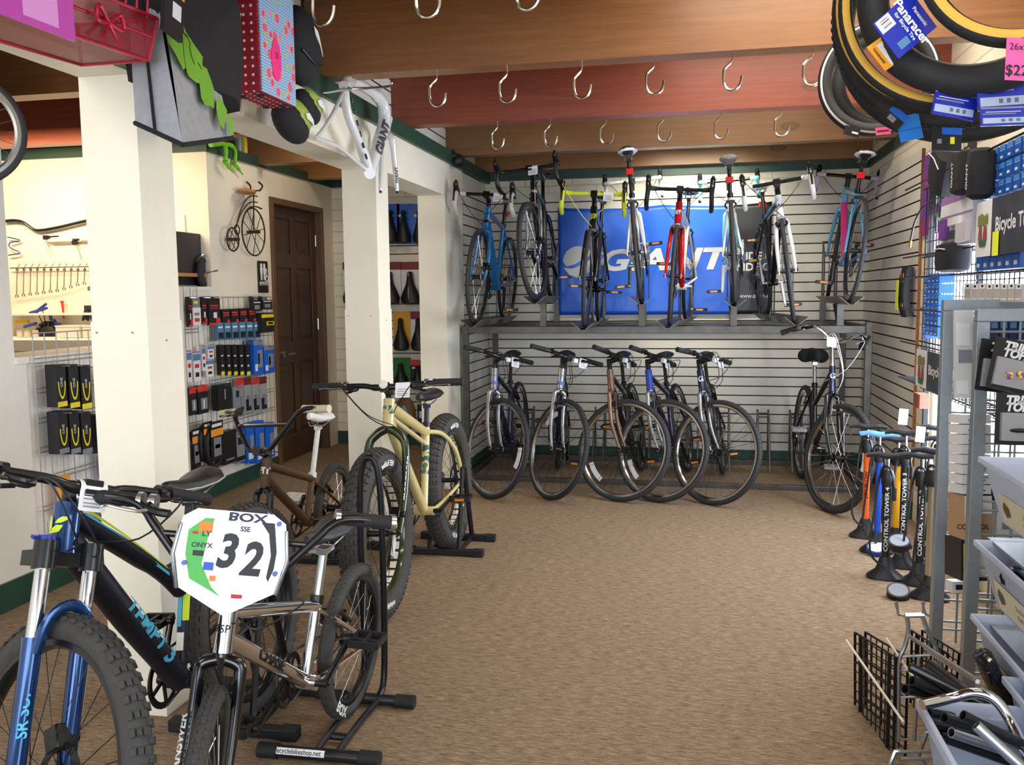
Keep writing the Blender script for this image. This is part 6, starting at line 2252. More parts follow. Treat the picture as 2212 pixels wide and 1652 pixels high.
g.rod(f_(799, 374, -.05), f_(799, 374, .05), .028, 14)
g.rod(f_(829, 292), f_(838, 255), .026, 14)
frm = g.build('frame', WFM, wf)
g = G()
g.rod(f_(833, 292), f_(836, 278), .02, 12)
for d, xx in ((-.05, 822), (.05, 858)):
    g.tube(smoothpath([f_(834, 290, d * .2), f_(826 if d < 0 else 846, 300, d), f_((826 + xx) / 2 if d < 0 else 852, 350, d), f_(xx, 412, d)], 4), [.018] * 6 + [.014] * 5 + [.010] * 2, 10)
    g.rod(f_(xx, 410, d), f_(xx, 417, d), .007, 6, 1)
fk = g.build('fork', [WFM, M_BLACK], wf)
A_, B_ = f_(805, 352), f_(829, 262)
g = G()
g.text('GIANT', .075, oncyl(A_.lerp(B_, .55), B_ - A_, Vector((1, -.5, 0)), .0355), bold=.04, cuts=6)
g.build('lettering', M_GREYTXT if False else plain('charcoal_print', (70, 70, 74)), frm)
g = G()
A2, B2 = f_(856, 405, .05), f_(852, 345, .05)
g.text('GIANT', .028, oncyl(A2.lerp(B2, .45), B2 - A2, Vector((1, -.6, 0)), .0145), bold=.03, cuts=4)
g.build('lettering', M_BTXT, fk)
g = G()
for t in range(7):
    a, b = f_(745 + 6.2 * t, 190 + 24 * t), f_(748 + 6.2 * t, 200 + 24 * t)
    g.tube([a + Vector((.022, -.012, 0)), b + Vector((.022, -.012, 0))], .006, 6)
g.build('check_marks', M_BTXT, frm)
G().tube(smoothpath([f_(700, 200, -.06), f_(760, 192, .1), f_(800, 190, .12), f_(842, 186, .1), f_(846, 178, .1)]), .006, 6).build('wall_hook', M_ALU, wf)
# wheel hanging far left
p0 = P(-82, 275, X=-2.45)
hw = thing('hanging_wheel_assembly', 'bicycle wheel hanging at the left edge above the workshop', 'wheel', p0, rot=(0, 0, .9))
ms = wheel_meshes(.20, .014, M_ALU, M_SPOKE, M_TYRE, 'road', 24, None, .02)
for k2, n_ in (('rim', 'rim'), ('tyre', 'tyre'), ('spokes', 'spokes'), ('hub', 'hub')):
    put(n_, ms[k2], hw)
# boxes stored on the workshop trim
for i, (x0, x1, c_) in enumerate(((5, 45, (70, 16, 30)), (48, 125, (34, 30, 52)), (128, 203, (58, 40, 34)))):
    a, b = P(x0, 322, Y=YW1 - .0), P(x1, 322, Y=YW1)
    o = G().bb((a.x, YW1 + .0, 2.476), (b.x, YW1 + .25, 2.56)).build('storage_box', plain('stored_%d' % i, c_, .7), smooth=False)
    tag(o, ('dark red', 'dark purple', 'dark brown')[i] + ' box stored on top of the workshop wall trim', 'box', 'boxes on the workshop wall')
# ======== right
# ---------------------------------------------------------------- right hand side
def camcard(name, label, cat, px, py, Y, wpx, hpx, t, mats, layers=(), texts=(), ang=0.0, yaw=0.0, group=None, parent=None, pitch=0.0):
    """card whose centre is seen at px, py at depth Y; ang = reading direction in the image (degrees, clockwise positive), yaw = turned about its own upright"""
    c = P(px, py, Y=Y)
    z = (c - Vector((0, 0, CAMH))).dot(CF)
    s = z / FPX
    a = ang * D2R
    ux = (CR * math.cos(a) - CU * math.sin(a))
    uy = (CR * math.sin(a) + CU * math.cos(a))
    if yaw:
        ux = (ux * math.cos(yaw) - CF * math.sin(yaw)).normalized()
    if pitch:
        uy = (uy * math.cos(pitch) - CF * math.sin(pitch)).normalized()
    g = G()
    w, h = wpx * s, hpx * s
    w3 = ux.cross(uy).normalized()
    e = .0008
    g.prism([(-w / 2, -h / 2), (w / 2, -h / 2), (w / 2, h / 2), (-w / 2, h / 2)], Vector(), ux, uy, t, 0)
    for L in layers:
        x0, y0, x1, y1, m = L[:5]
        dep = L[5] if len(L) > 5 else e
        g.prism([(x0 * w, y0 * h), (x1 * w, y0 * h), (x1 * w, y1 * h), (x0 * w, y1 * h)], w3 * t, ux, uy, dep, m)
    for (txt, size, x, y, m, kw) in texts:
        o = w3 * (t + 2.4 * e + dict(kw).get('z', 0)) + ux * x * w + uy * y * h
        kw = {k: v for k, v in dict(kw).items() if k != 'z'}
        g.text(txt, size, lambda p, q: o + ux * p + uy * q, m, **kw)
    ob = g.build(name, mats, parent, smooth=False)
    ob.location = c if parent is None else c - Vector(parent.location)
    if parent is None:
        tag(ob, label, cat, group)
    return ob


GUM = plain('gum_sidewall', (214, 164, 62), .6)
WWALL = plain('white_sidewall', (214, 206, 206), .6)
TB = mat('new_tyre_black', (26, 26, 28), .7, bump=.3, bscale=260)


def tyre(label, px, py, Y, rpx, tube, axis, side=None, knob=0, tubey=1.0, w0=.42, w1=.32):
    c = P(px, py, Y=Y)
    z = (c - Vector((0, 0, CAMH))).dot(CF)
    R = rpx * z / FPX
    t = thing('bicycle_tyre', label, 'tyre', c, group='tyres hung from the beam')
    a = Vector(axis).normalized()
    g = G()
    k = 14
    prof = [(R - tube + tube * math.cos(2 * PI * i / k), tube * tubey * math.sin(2 * PI * i / k)) for i in range(k)]
    g.lathe(prof, (0, 0, 0), a, 72, closed=True)
    if knob:
        x, y, zz = frame_of(a)
        for i in range(knob):
            q = 2 * PI * i / knob
            for off in (-.6, -.2, .2, .6):
                p = (x * math.cos(q) + y * math.sin(q))
                cc = p * (R - tube + tube * math.cos(off)) + zz * tube * tubey * math.sin(off)
                rot = Matrix((p, p.cross(zz) * -1, zz)).transposed()
                g.box(cc, (.004, .010, .007), 0, rot)
    g.build('tread', TB, t)
    if side is not None:
        g = G()
        for s in (1, -1):
            rr = R - tube
            pr = []
            for i in range(5):
                b = s * (PI * w0 + PI * w1 * i / 4)
                pr.append((rr + (tube + .0008) * math.cos(b), (tube * tubey + .0008) * math.sin(b)))
            g.lathe(pr, (0, 0, 0), a, 72)
        g.build('sidewall', side, t)
    return t


AX = Vector((-.30, -.93, .08))
tyre('large black tyre with gum yellow sidewall nearest in the hanging bunch', 2092, -32, 2.52, 268, .019, AX, GUM)
tyre('black tyre with gum yellow sidewall directly behind the nearest one', 2082, -24, 2.62, 272, .019, AX, GUM)
tyre('thick plain black tyre filling the middle of the hanging bunch', 2122, -50, 2.45, 256, .040, AX)
tyre('black tyre with small tread blocks at the left of the bunch', 2082, 5, 2.80, 272, .022, AX, None, 90)
tyre('wide plain black tyre lowest in the bunch', 2098, 25, 2.95, 282, .030, AX, None, 0)
tyre('small black tyre with white ring hanging furthest left', 1897, 170, 3.75, 124, .026, Vector((-.12, -1, .05)), WWALL, 0, 1.0, .30, .10)
tyre('small plain black tyre behind the white ringed one', 1915, 172, 3.95, 112, .028, Vector((-.12, -1, .05)))
tyre('black tyre with gum sidewall cut by the upper right corner of the view', 2232, -132, 2.30, 232, .022, AX, GUM)
KDB = plain('deep_blue_card', (30, 44, 164), .3, coat=.3)
camcard('tyre_label', 'deep blue folded tyre label with white lettering and barcode', 'label', 1953, 56, 2.40, 94, 108, .004, [KDB, KW, KLB, KB],
        [(-.48, -.46, -.16, -.12, 1), (-.42, -.38, -.40, -.18, 3), (-.37, -.38, -.34, -.18, 3), (-.31, -.38, -.30, -.18, 3), (-.27, -.38, -.23, -.18, 3), (.2, -.35, .38, -.1, 2)],
        [('Panaracer', .032, .03, .14, 1, dict(bold=.03)), ('Panasonic', .014, .06, .34, 1, dict(bold=.02)), ('for Bicycle Tire', .013, .02, -.02, 1, dict(bold=.02))], ang=50, yaw=-.1)
camcard('tyre_label', 'orange and white tyre label hanging below the deep blue one', 'label', 1915, 112, 2.47, 66, 58, .003, [KO, KW, KB],
        [(-.36, -.18, .46, .5, 1), (-.2, .0, .3, .3, 2)], [('Continental', .010, -.02, -.34, 2, dict(bold=.02))], ang=55, yaw=.1)
camcard('tyre_label', 'bright blue card hanging from the lowest tyre', 'label', 1964, 276, 2.75, 50, 54, .003, [plain('cyan_blue_card', (36, 124, 216), .35), KBL], [(-.5, -.1, .5, -.05, 1)], ang=-12)
camcard('tyre_label', 'black and blue card with round emblem across the lowest tyre', 'label', 1922, 246, 2.72, 70, 40, .003, [KB, KBL, KG, KY], [(-.1, .1, .5, .5, 1), (.0, -.3, .25, .0, 2), (.1, -.2, .2, -.1, 3)], ang=40)
camcard('tyre_label', 'small black card under the white ringed tyre', 'label', 1840, 284, 3.6, 34, 20, .003, [KB, KW], [(.0, -.2, .4, .0, 1)], ang=14)
camcard('tyre_label', 'small pink card under the white ringed tyre', 'label', 1907, 283, 3.6, 32, 16, .003, [plain('pink_card', (224, 70, 120), .5), KB], [(-.4, -.1, .4, .1, 1)], ang=-6)
for i, (x, y, w, h, a, lb) in enumerate(((2060, 228, 92, 54, 10, 'left'), (2165, 205, 112, 64, -4, 'upper right'), (2170, 252, 108, 40, -2, 'lower right'))):
    camcard('tyre_label', 'blue tyre packet with pale strip of circles, %s of the three' % lb, 'label', x, y, 2.45 - .02 * i, w, h, .006, [KDB, plain('pale_blue_strip', (170, 182, 208), .4), KW, KG],
            [(-.46, -.38, .46, -.08, 1), (-.46, .1, .2, .16, 3), (-.5, .4, .5, .5, 3), (-.1, -.3, -.02, -.14, 3), (.05, -.3, .13, -.14, 3), (.2, -.3, .28, -.14, 3), (-.4, .22, .3, .25, 2)], ang=a, group='blue tyre packets')
camcard('tyre_label', 'black packet with blue top hanging below the left blue tyre packet', 'label', 2044, 302, 2.6, 62, 50, .006, [KB, KBL, KG, KY], [(-.2, .2, .5, .5, 1), (-.35, -.2, -.2, .0, 2), (.1, -.2, .25, .1, 3)], ang=2)
camcard('price_note', 'pink handwritten price note at the right edge', 'note', 2196, 128, 2.25, 48, 92, .001, [plain('pink_note', (234, 90, 156), .6), KB],
        [], [('26x1', .022, .05, .28, 1, {}), ('$22', .034, .0, -.28, 1, dict(bold=.01))], ang=3)

# ---- goods against the right wall
XS = 1.235


def wcard(name, label, cat, x0, y0, x1, y1, t, mats, layers=(), texts=(), group=None, X=XS, **k):
    a, b = P(x0, y0, X=X), P(x1, y1, X=X)
    c = Vector((X, (a.y + b.y) / 2, (P((x0 + x1) / 2, y0, X=X).z + P((x0 + x1) / 2, y1, X=X).z) / 2))
    hh = P((x0 + x1) / 2, y0, X=X).z - P((x0 + x1) / 2, y1, X=X).z
    return card(name, label, cat, 'W', c, abs(b.y - a.y), hh, t, mats, layers, texts, group, **k)


BKW = mat('black_wire', (24, 24, 26), .4, .5)
wcard('wall_poster', 'purple and white poster on the right wall behind the black bags', 'poster', 1998, 328, 2036, 505, .002, [plain('poster_purple', (112, 52, 150), .5), KW, plain('poster_magenta', (150, 40, 120), .5)], [(.0, -.15, .35, .12, 1), (-.5, -.5, .1, -.3, 2), (-.4, .1, .2, .3, 2)], X=XR + .012)
rk = thing('wire_tube_rack', 'black wire rack of blue inner tube boxes along the right wall', 'rack', (XS, 4.3, 0))
y_a, y_b = P(1990, 640, X=XS).y, 3.35
g = G()
for zz in (.92, 1.12, 1.30, 1.47, 1.58, 1.95):
    for dx in (0, -.10):
        g.rod((dx, y_a - 4.3, zz), (dx, y_b - 4.3, zz), .0045, 6)
n = 34
for i in range(n + 1):
    y = y_a + (y_b - y_a) * i / n - 4.3
    g.rod((.012, y, .86), (.012, y, 1.96), .003, 5)
    for zz in (.92, 1.47):
        g.rod((0, y, zz), (-.11, y, zz), .003, 5)
for zz in [.86 + .073 * i for i in range(16)]:
    g.rod((.012, y_a - 4.3, zz), (.012, y_b - 4.3, zz), .003, 5)
g.build('wire_grid', BKW, rk)
g = G()
for y in (y_a, 4.4, y_b):
    g.bb((.03, y - 4.3 - .012, 0), (.055, y - 4.3 + .012, 1.96))
g.build('upright', BKW, rk)
M_TB = [plain('tube_box_blue', (26, 88, 176), .35), plain('tube_box_light', (70, 140, 214), .35), KW]


def tubebox(y, z, w, h, d, label, group, x=XS - .005):
    o = card('tube_box', label, 'box', 'W', (x, y, z), w, h, d, M_TB, [(-.42, .22, .42, .44, 1), (-.3, -.36, .1, -.2, 2), (-.42, .14, .42, .17, 2)], group=group, off=.002)
    return o


cnt = 0
for r_ in range(6):
    for c_ in range(7):
        y = 3.98 - .085 * c_
        z = 1.93 - .066 * r_
        if y > 3.40:
            tubebox(y, z, .068, .058, .06, 'blue tube box above the upper sign, row %s from the top, %s from the left' % (ORD[r_], ORD[c_]), 'tube boxes above the upper sign')
for r_ in range(6):
    for c_ in range(4):
        y = 4.86 - .075 * c_
        tubebox(y, 1.46 - .052 * r_ - .02 * (c_ == 0), .062, .046, .07, 'blue tube box beside the window, row %s from the top, %s from the left' % (ORD[r_], ORD[c_]), 'tube boxes beside the window')
for c_ in range(6):
    tubebox(3.92 - .085 * c_, 1.525, .076, .095, .08, 'large blue tube box on the shelf under the upper sign, %s from the left' % ORD[c_], 'large tube boxes under the upper sign', XS - .02)
for r_ in range(2):
    for c_ in range(4):
        tubebox(4.78 - .075 * c_, .985 - .052 * r_, .068, .048, .06, 'blue tube box under the lower sign, %s row, %s from the left' % (('upper', 'lower')[r_], ORD[c_]), 'tube boxes under the lower sign')
wcard('brown_box', 'small brown box beside the blue ones under the lower sign', 'box', 1997, 850, 2010, 880, .05, [plain('brown_card', (130, 84, 62), .6), KR], [(.1, -.5, .5, .5, 1)])
SLATE = plain('slate_sign', (48, 52, 62), .5, noise=.35, nscale=14)


def logo(parent, c, s):
    """small cartoon-free emblem: an olive word block over two red trunks"""
    g = G()
    ux, uy = FR['W']
    w3 = ux.cross(uy) * .002
    def poly(pts, m):
        vs = [c + w3 + ux * x * s + uy * y * s for x, y in pts]
        g.add(vs, [tuple(range(len(vs)))], m)
    poly([(-.5, .1), (.5, .15), (.48, .5), (.2, .42), (-.1, .52), (-.52, .45)], 0)
    for x in (-.25, .25):
        poly([(x - .2, -.35), (x + .2, -.35), (x + .12, .1), (x - .12, .1)], 1)
    poly([(-.3, -.6), (.3, -.6), (.42, -.36), (-.42, -.36)], 2)
    return g.build('emblem', [plain('olive_print', (120, 124, 40), .5), plain('brick_print', (156, 60, 48), .5), plain('leaf_print', (50, 96, 64), .5)], parent)


for (x0, xm, x1, yt, yb, lb) in ((2113, 2146, 2252, 440, 556, 'upper slate and cream sign reading Bicycle Tubes at the right edge'), (1983, 2006, 2064, 752, 832, 'lower slate and cream sign reading Bicycle Tubes beside the grey upright')):
    XX = XS - .118
    a, m_, b = P(x0, (yt + yb) / 2, X=XX), P(xm, (yt + yb) / 2, X=XX), P(x1, (yt + yb) / 2, X=XX)
    zt, zb_ = P(x0, yt, X=XX).z, P(x0, yb, X=XX).z
    W_s = a.y - b.y
    c = Vector((XX, (a.y + b.y) / 2, (zt + zb_) / 2))
    fr_ = (a.y - m_.y) / W_s
    o = card('shelf_sign', lb, 'sign', 'W', c, W_s, zt - zb_, .004, [SLATE, KW], [(-.5, -.5, -.5 + fr_, .5, 1)], [('Bicycle Tubes', (zt - zb_) * .34, fr_ / 2 + .03, .02, 1, dict(bold=.025, sx=W_s * .72 / ((zt - zb_) * 2.1)))])
    logo(o, c + Vector((-.010, W_s * (.5 - fr_ / 2), 0)), W_s * fr_ * .62)
wcard('star_sticker', 'neon yellow zigzag sticker on the upper sign', 'sticker', 2148, 500, 2158, 552, .002, [plain('neon_yellow', (236, 246, 40), .5)], X=XS - .126)
for i in range(8):
    x = 2092 + i * 16
    wcard('spoke_pack', 'pale grey hanging packet above the grey uprights, %s from the left' % ORD[i], 'packet', x, 612 + (i % 2), x + 13, 652, .012, [plain('pale_grey_pack', (182, 176, 172), .45), KW, KB], [(-.4, .2, .4, .5, 1), (-.1, .3, .2, .42, 2), (-.4, -.4, .4, -.3, 1)], group='pale grey hanging packets', X=XS - .10)
def pouch(label, px, py, X, d, txt=None, pipe=True, rot=0):
    c = P(px, py, X=X)
    o = thing('pannier_bag', label, 'bag', c, group='black bags on the right wall')
    g = G()
    rings = []
    for t in (-1, -.85, -.3, .3, .85, 1):
        s = .55 if abs(t) == 1 else .92 if abs(t) > .5 else 1
        rings.append([Vector((d[0] * s * math.copysign(abs(math.cos(a)) ** .5, math.cos(a)), d[1] * s * math.copysign(abs(math.sin(a)) ** .6, math.sin(a)), d[2] * t)) for a in [2 * PI * k / 20 for k in range(20)]])
    g.loft(rings)
    R3 = Matrix.Rotation(rot, 3, 'X')
    g.v = [tuple(R3 @ Vector(v)) for v in g.v]
    g.build('body', M_BLKF, o)
    if pipe:
        g = G()
        g.tube([R3 @ Vector((-d[0] * 1.01, -d[1] * .8, d[2] * .5)), R3 @ Vector((-d[0] * 1.02, 0, d[2] * .62)), R3 @ Vector((-d[0] * 1.01, d[1] * .8, d[2] * .5))], .003, 6)
        g.build('piping', KW, o)
    if txt:
        g = G()
        g.text(txt, .035, lambda a, b: (-d[0] * 1.03, b, a - .01), bold=.02)
        g.build('lettering', KW, o)
    return o


pouch('black oval bag with white piping high on the right wall', 2042, 368, 1.17, (.06, .13, .10), rot=.5)
pouch('black square bag with white brand lettering in front of the oval bag', 2085, 372, 1.10, (.05, .085, .09), 'GIANT', False)
pouch('narrow black bag with white brand lettering left of the blue tube boxes', 2118, 375, 1.12, (.05, .045, .10), 'GIANT', False)
pouch('black seat bag with white piping under the lilac grip card', 2058, 556, 1.12, (.06, .12, .065))
wcard('tool_roll', 'black packet with cream label above the square bag', 'packet', 2096, 282, 2112, 335, .02, [KB, plain('cream_label', (222, 214, 170)), KW], [(-.4, -.1, .0, .5, 1), (-.2, -.4, .2, -.2, 2)], X=1.13)
wcard('grip_pack', 'lilac and white card of purple grips below the square bag', 'packet', 2052, 418, 2118, 530, .03, [plain('grey_card', (196, 190, 196), .45), KP, KW, KB, plain('deep_purple', (120, 60, 150))], [(-.5, .36, .5, .5, 1), (-.5, .12, .5, .34, 2), (-.5, .08, .5, .11, 1), (-.4, -.35, -.2, .05, 4, .02), (-.15, -.1, .2, .05, 2, .015), (-.15, -.35, .2, -.2, 3, .015), (.15, -.45, .45, -.1, 0, .02)], X=1.14)
GRN = plain('green_plastic', (30, 150, 60), .35)
for i, (x0, y0, x1, y1) in enumerate(((2030, 412, 2046, 440), (2036, 440, 2056, 466), (2032, 470, 2046, 500))):
    a, b = P(x0, y0, X=1.17), P(x1, y1, X=1.17)
    tag(G().tube(smoothpath([a, a.lerp(b, .5) + Vector((0, .02, .0)), b]), .012, 6, flat=.4).build('strap', GRN), 'green strap curling beside the lilac grip card, %s from the top' % ORD[i], 'strap', 'green straps')
cc = smoothpath([P(2022, 500, X=1.2), P(2020, 460, X=1.2), P(2008, 444, X=1.2), P(1992, 450, X=1.2), P(1976, 480, X=1.2), P(1967, 520, X=1.2)], 4)
ho = thing('pump_hose', 'black pump hose with brass end hanging over the board edge', 'hose', cc[0])
G().tube([p - cc[0] for p in cc], .006, 8).build('hose', M_BLACKP, ho)
G().tube([cc[-1] - cc[0], P(1966, 534, X=1.2) - cc[0]], [.009, .006], 8).build('brass_end', mat('brass', (200, 150, 60), .3, .9), ho)
# folded tyres on the slatwall
c = P(1962, 630, X=XR - .03)
ft = thing('folded_tyre', 'bundle of folded black tyres with orange print and neon price tag on the right slatwall', 'tyre', c)
for i in range(3):
    g = G()
    g.tube(smoothpath([(0, .06 - .05 * i, .15), (-.02, .065 - .05 * i, .05), (-.02, .065 - .05 * i, -.06), (0, .06 - .05 * i, -.15)]), .024, 8)
    g.build('fold', TB, ft)
    g = G()
    for k in range(5):
        g.box((-.040, .062 - .05 * i, .10 - .045 * k), (.002, .008, .024))
    g.build('print', plain('orange_tyre_print', (190, 110, 40)), ft)
G().box((-.052, .055, -.02), (.002, .07, .18), 0, Matrix.Rotation(.08, 3, 'X')).build('price_tag', plain('neon_yellow_paper', (232, 244, 50), .6), ft)

# ---- grey grid stands
def stand(label, Y, X0, X1, z1, z0=0):
    o = thing('grey_grid_stand', label, 'display grid', (X0, Y, z0), group='grey grid stands')
    w = .042
    for x in (X0, X1):
        G().bb((x - X0, -w / 2, 0), (x - X0 + w, w / 2, z1 - w)).build('upright', M_GREYPOST, o, smooth=False, bevel=.003)
    for zz in (z1 - w,):
        g = G()
        g.bb((0, -w / 2, zz), (X1 - X0 + w, w / 2, zz + w))
        g.build('top_rail', M_GREYPOST, o, smooth=False, bevel=.003)
    g = G()
    zz = z1 - w - .035
    i = 0
    while zz > .03:
        for d in (0, .032):
            g.rod((w, 0, zz - d), (X1 - X0, 0, zz - d), .0042, 6)
        zz -= .118
    for k in range(1, 5):
        xx = w + (X1 - X0 - w) * k / 5
        g.rod((xx, .006, .02), (xx, .006, z1 - w), .0042, 6)
    g.build('rungs', M_GREYPOST, o)
    return o


stand('grey square tube grid stand nearer the pumps', 3.62, .925, 1.24, 1.365)
stand('grey square tube grid stand nearer the plastic bins', 3.28, .945, 1.24, 1.335)
# things seen between the stands
for i in range(8):
    camcard('white_box', 'flat white box in the stack between the grey stands, %s from the top' % ORD[i], 'box', 2079, 903 + 21 * i, 3.46, 60, 19, .10, [KW, KG], [(-.3, -.2, .3, .0, 1)], group='white boxes between the grey stands')
camcard('clear_sleeve_pack', 'large clear sleeve with papers between the grey stands', 'packet', 2080, 765, 3.46, 42, 190, .01, [mat('paper_in_sleeve', (206, 206, 206), .3), KW, KG], [(-.4, .1, .3, .35, 1), (-.3, -.1, .4, .05, 2), (-.4, -.45, .2, -.3, 1)])
camcard('cardboard_box', 'brown cardboard box with black print standing between the grey stands', 'box', 2076, 1108, 3.46, 56, 92, .12, [plain('cardboard', (176, 142, 110), .7), KB, KW], [(-.5, -.1, -.3, .5, 2), (.1, .1, .5, .5, 2)], [('CONTROL', .024, -.2, -.2, 1, dict(bold=.02))], ang=0)
camcard('cardboard_box', 'black box with white label on the floor between the grey stands', 'box', 2068, 1196, 3.46, 54, 86, .12, [KB, KW, KY], [(-.2, -.4, .5, .3, 1), (-.42, -.35, -.36, .4, 2)])
camcard('plastic_tray', 'white plastic tray low between the grey stands', 'tray', 2066, 1262, 3.46, 46, 24, .05, [KW, KB], [(-.35, -.2, .35, .25, 1, .002)])
for i, (x, y, w, h, lb, m) in enumerate(((2165, 1112, 66, 84, 'white carton right of the second grey stand', KW), (2145, 1058, 56, 46, 'black carton above the white one right of the second grey stand', KB), (2170, 1265, 60, 60, 'dark cloth bundle low behind the second bin', KB), (2150, 1258, 20, 30, 'small blue packet low beside the second grey stand', KBL), (2192, 1258, 22, 14, 'small yellow piece under the second bin', KY))):
    camcard('carton', lb, 'box', x, y, 3.44, w, h, .06, [m, KG], [(-.3, -.3, .2, -.1, 1)])
for i in range(6):
    camcard('boxed_part', 'dark blue boxed part behind the second stand, %s from the left' % ORD[i], 'box', 2112 + 20 * i, 722, 3.45, 17, 60, .05, [plain('navy_box', (34, 42, 86), .4), KLB], [(-.4, .2, .4, .4, 1)], group='dark blue boxed parts')
# valve cap cards
BALL = N('yellow_purple_ball')
nn_ = BALL.noise(BALL.obj((60, 60, 60)), 1.4, 2)
BALL.l(BALL.ramp(nn_, [(.48, lin((130, 70, 160))), (.52, lin((232, 206, 60)))]), BALL.b.inputs['Base Color'])
BLIS = mat('smoky_blister', (176, 172, 174), .12, alpha=.75)
for i, (x, y, ang, yy, lb) in enumerate(((2185, 790, 12, 3.05, 'tilted black card of ball shaped valve caps, upper of the two in front'), (2158, 792, 8, 3.12, 'tilted black card of valve caps mostly hidden behind the upper front one'), (2196, 905, 2, 2.98, 'black card of a winged valve cap, lower of the two in front'))):
    o = camcard('valve_cap_pack', lb, 'packet', x, y, yy, 92, 112, .003, [KB, KW, BLIS, KLB], [(-.4, -.42, .4, .12, 2, .012)], [('TRIK', .036, .0, .36, 1, dict(bold=.05, shear=.2)), ('TOPZ', .036, .06, .22, 1, dict(bold=.05, shear=.2))], ang=ang, group='valve cap cards')
    g = G()
    if i < 2:
        for dx in (-.018, .018):
            g.ell(CR * dx - CU * .03 - CF * .02, (.013, .013, .013), 0, 12)
        g.build('valve_cap', BALL.mat, o)
    else:
        g.ell(-CU * .035 - CF * .018, (.034, .01, .007), 0, 12)
        g.build('valve_cap', M_BLACKP, o)
    G().rod(CU * .055 - CF * .03, CU * .055 + CF * .12, .003, 6).build('peg', M_ALU, o)
camcard('spare_part', 'bright yellow part hanging behind the valve cap cards', 'part', 2198, 850, 3.15, 26, 46, .02, [KY, KB])

# ---- translucent bins
_b = N('frosted_plastic')
_b.b.inputs['Base Color'].default_value = lin((214, 222, 238))
_b.b.inputs['Roughness'].default_value = .3
_tl = _b.n('BsdfTranslucent')
_tl.inputs['Color'].default_value = lin((222, 228, 242))
_mx = _b.n('MixShader')
_mx.inputs[0].default_value = .5
_b.l(_b.b.outputs[0], _mx.inputs[1])
_b.l(_tl.outputs[0], _mx.inputs[2])
_b.l(_mx.outputs[0], _b.nt.nodes['Material Output'].inputs['Surface'])
BINM = _b.mat
LBL = plain('bin_label_cream', (222, 212, 184), .6)


def bin_(label, px, py, X, L, H, D, txt, group='frosted parts bins'):
    """open bin; its far rim corner on the aisle side is seen at px, py"""
    a = P(px, py, X=X)
    o = thing('parts_bin', label, 'bin', (a.x, a.y, a.z - H), group=group)
    t = .004
    def ring(z, inset):
        return [Vector((inset * .9, -inset, z)), Vector((inset * .9, -L + inset, z)), Vector((D - inset, -L + inset, z)), Vector((D - inset, -inset, z))]
    outer = [ring(0, .05), ring(H * .55, .022), ring(H * .9, .008), ring(H * .9, -.008), ring(H, -.008)]
    inner = [ring(H, .0), ring(H * .9, .012), ring(H * .55, .026), ring(.005, .054)]
    g = G()
    g.loft(outer + inner, cap=True)
    g.build('tub', BINM, o, smooth=False, bevel=.003)
    # label on the aisle side
    i0, i1 = .05 * .9, .022 * .9
    def side(u, v):
        z = H * (.06 + .48 * v)
        x = i0 + (i1 - i0) * (z / (H * .55))
        return Vector((x - .0025, -L * (.18 + .62 * u) , z))
    g = G()
    g.add([side(0, 0), side(1, 0), side(1, 1), side(0, 1)], [(0, 1, 2, 3)], 0)
    sz = H * .10
    lw = L * .62
    f = lambda u0, v0: (lambda a_, b_: side(u0 + a_ / lw, v0 + b_ / (H * .48)) + Vector((-.001, 0, 0)))
    for k, s_ in enumerate(txt):
        g.text(s_, sz, f(.64, .64 - .3 * k), 1, bold=.0)
    c = [side(.14 + .09 * math.cos(q), .5 + .28 * math.sin(q) * (1 if j % 2 else .7)) + Vector((-.001, 0, 0)) for j, q in enumerate([2 * PI * j / 10 for j in range(10)])]
    g.add(c, [tuple(range(10))], 2)
    g.build('label', [LBL, plain('label_grey_ink', (110, 106, 96)), plain('label_brown_ink', (86, 76, 60))], o, smooth=False)
    return o


BX = .80
bin_('top frosted parts bin with a cream label, beside the valve cap cards', 2120, 986, BX, .50, .175, .34, ('Skewers', '$5.00 each'))
bin_('second frosted parts bin from the top at the right edge', 2110, 1166, BX, .50, .175, .34, ('Derailleurs', '$5.00 Each'))
bin_('third frosted parts bin from the top at the right edge', 2103, 1326, BX, .50, .175, .34, ('Pedals', '$5.00 Each'))
o = bin_('frosted bin above the handlebar tub at the lower right edge', 2172, 1462, .78, .46, .19, .34, ('Stems', '$5.00 Each'))
for i, (x, y, Y, m, lb) in enumerate(((2188, 1222, 2.55, M_ALU, 'silver'), (2170, 1248, 2.5, M_BLACK, 'black'))):
    c = P(x, y, Y=Y)
    tag(G().tube([c, c + Vector((.03, .02, .0)), c + Vector((.05, -.02, -.02))], .016, 8).ell(c + Vector((.02, 0, -.01)), (.03, .02, .015), 0, 10).build('spare_derailleur', m), lb + ' used derailleur lying in the second bin', 'part', 'parts in the second bin')
c = P(2168, 1015, Y=2.5)
for i in range(3):
    tag(G().rod(c + Vector((.05 + .02 * i, -.08, -.06 - .01 * i)), c + Vector((.07 + .02 * i, .12, -.05 - .01 * i)), .005, 6).build('skewer', M_BLACK if i else M_ALU), 'thin skewer lying in the top bin, %s from the aisle' % ORD[i], 'part', 'skewers in the top bin')
# black plastic scoop part between bins
c = P(2145, 1470, Y=2.42)
sg_ = thing('saddle_part', 'glossy black used saddle wedged above the handlebar tub', 'saddle', c)
g = G(); pack_saddle(g, Vector((.05, 0, 0)), .26, .15, .06); g.v = [tuple(Matrix.Rotation(1.0, 3, 'Y') @ Vector(v)) for v in g.v]
g.build('saddle', mat('glossy_black', (20, 20, 22), .15), sg_)
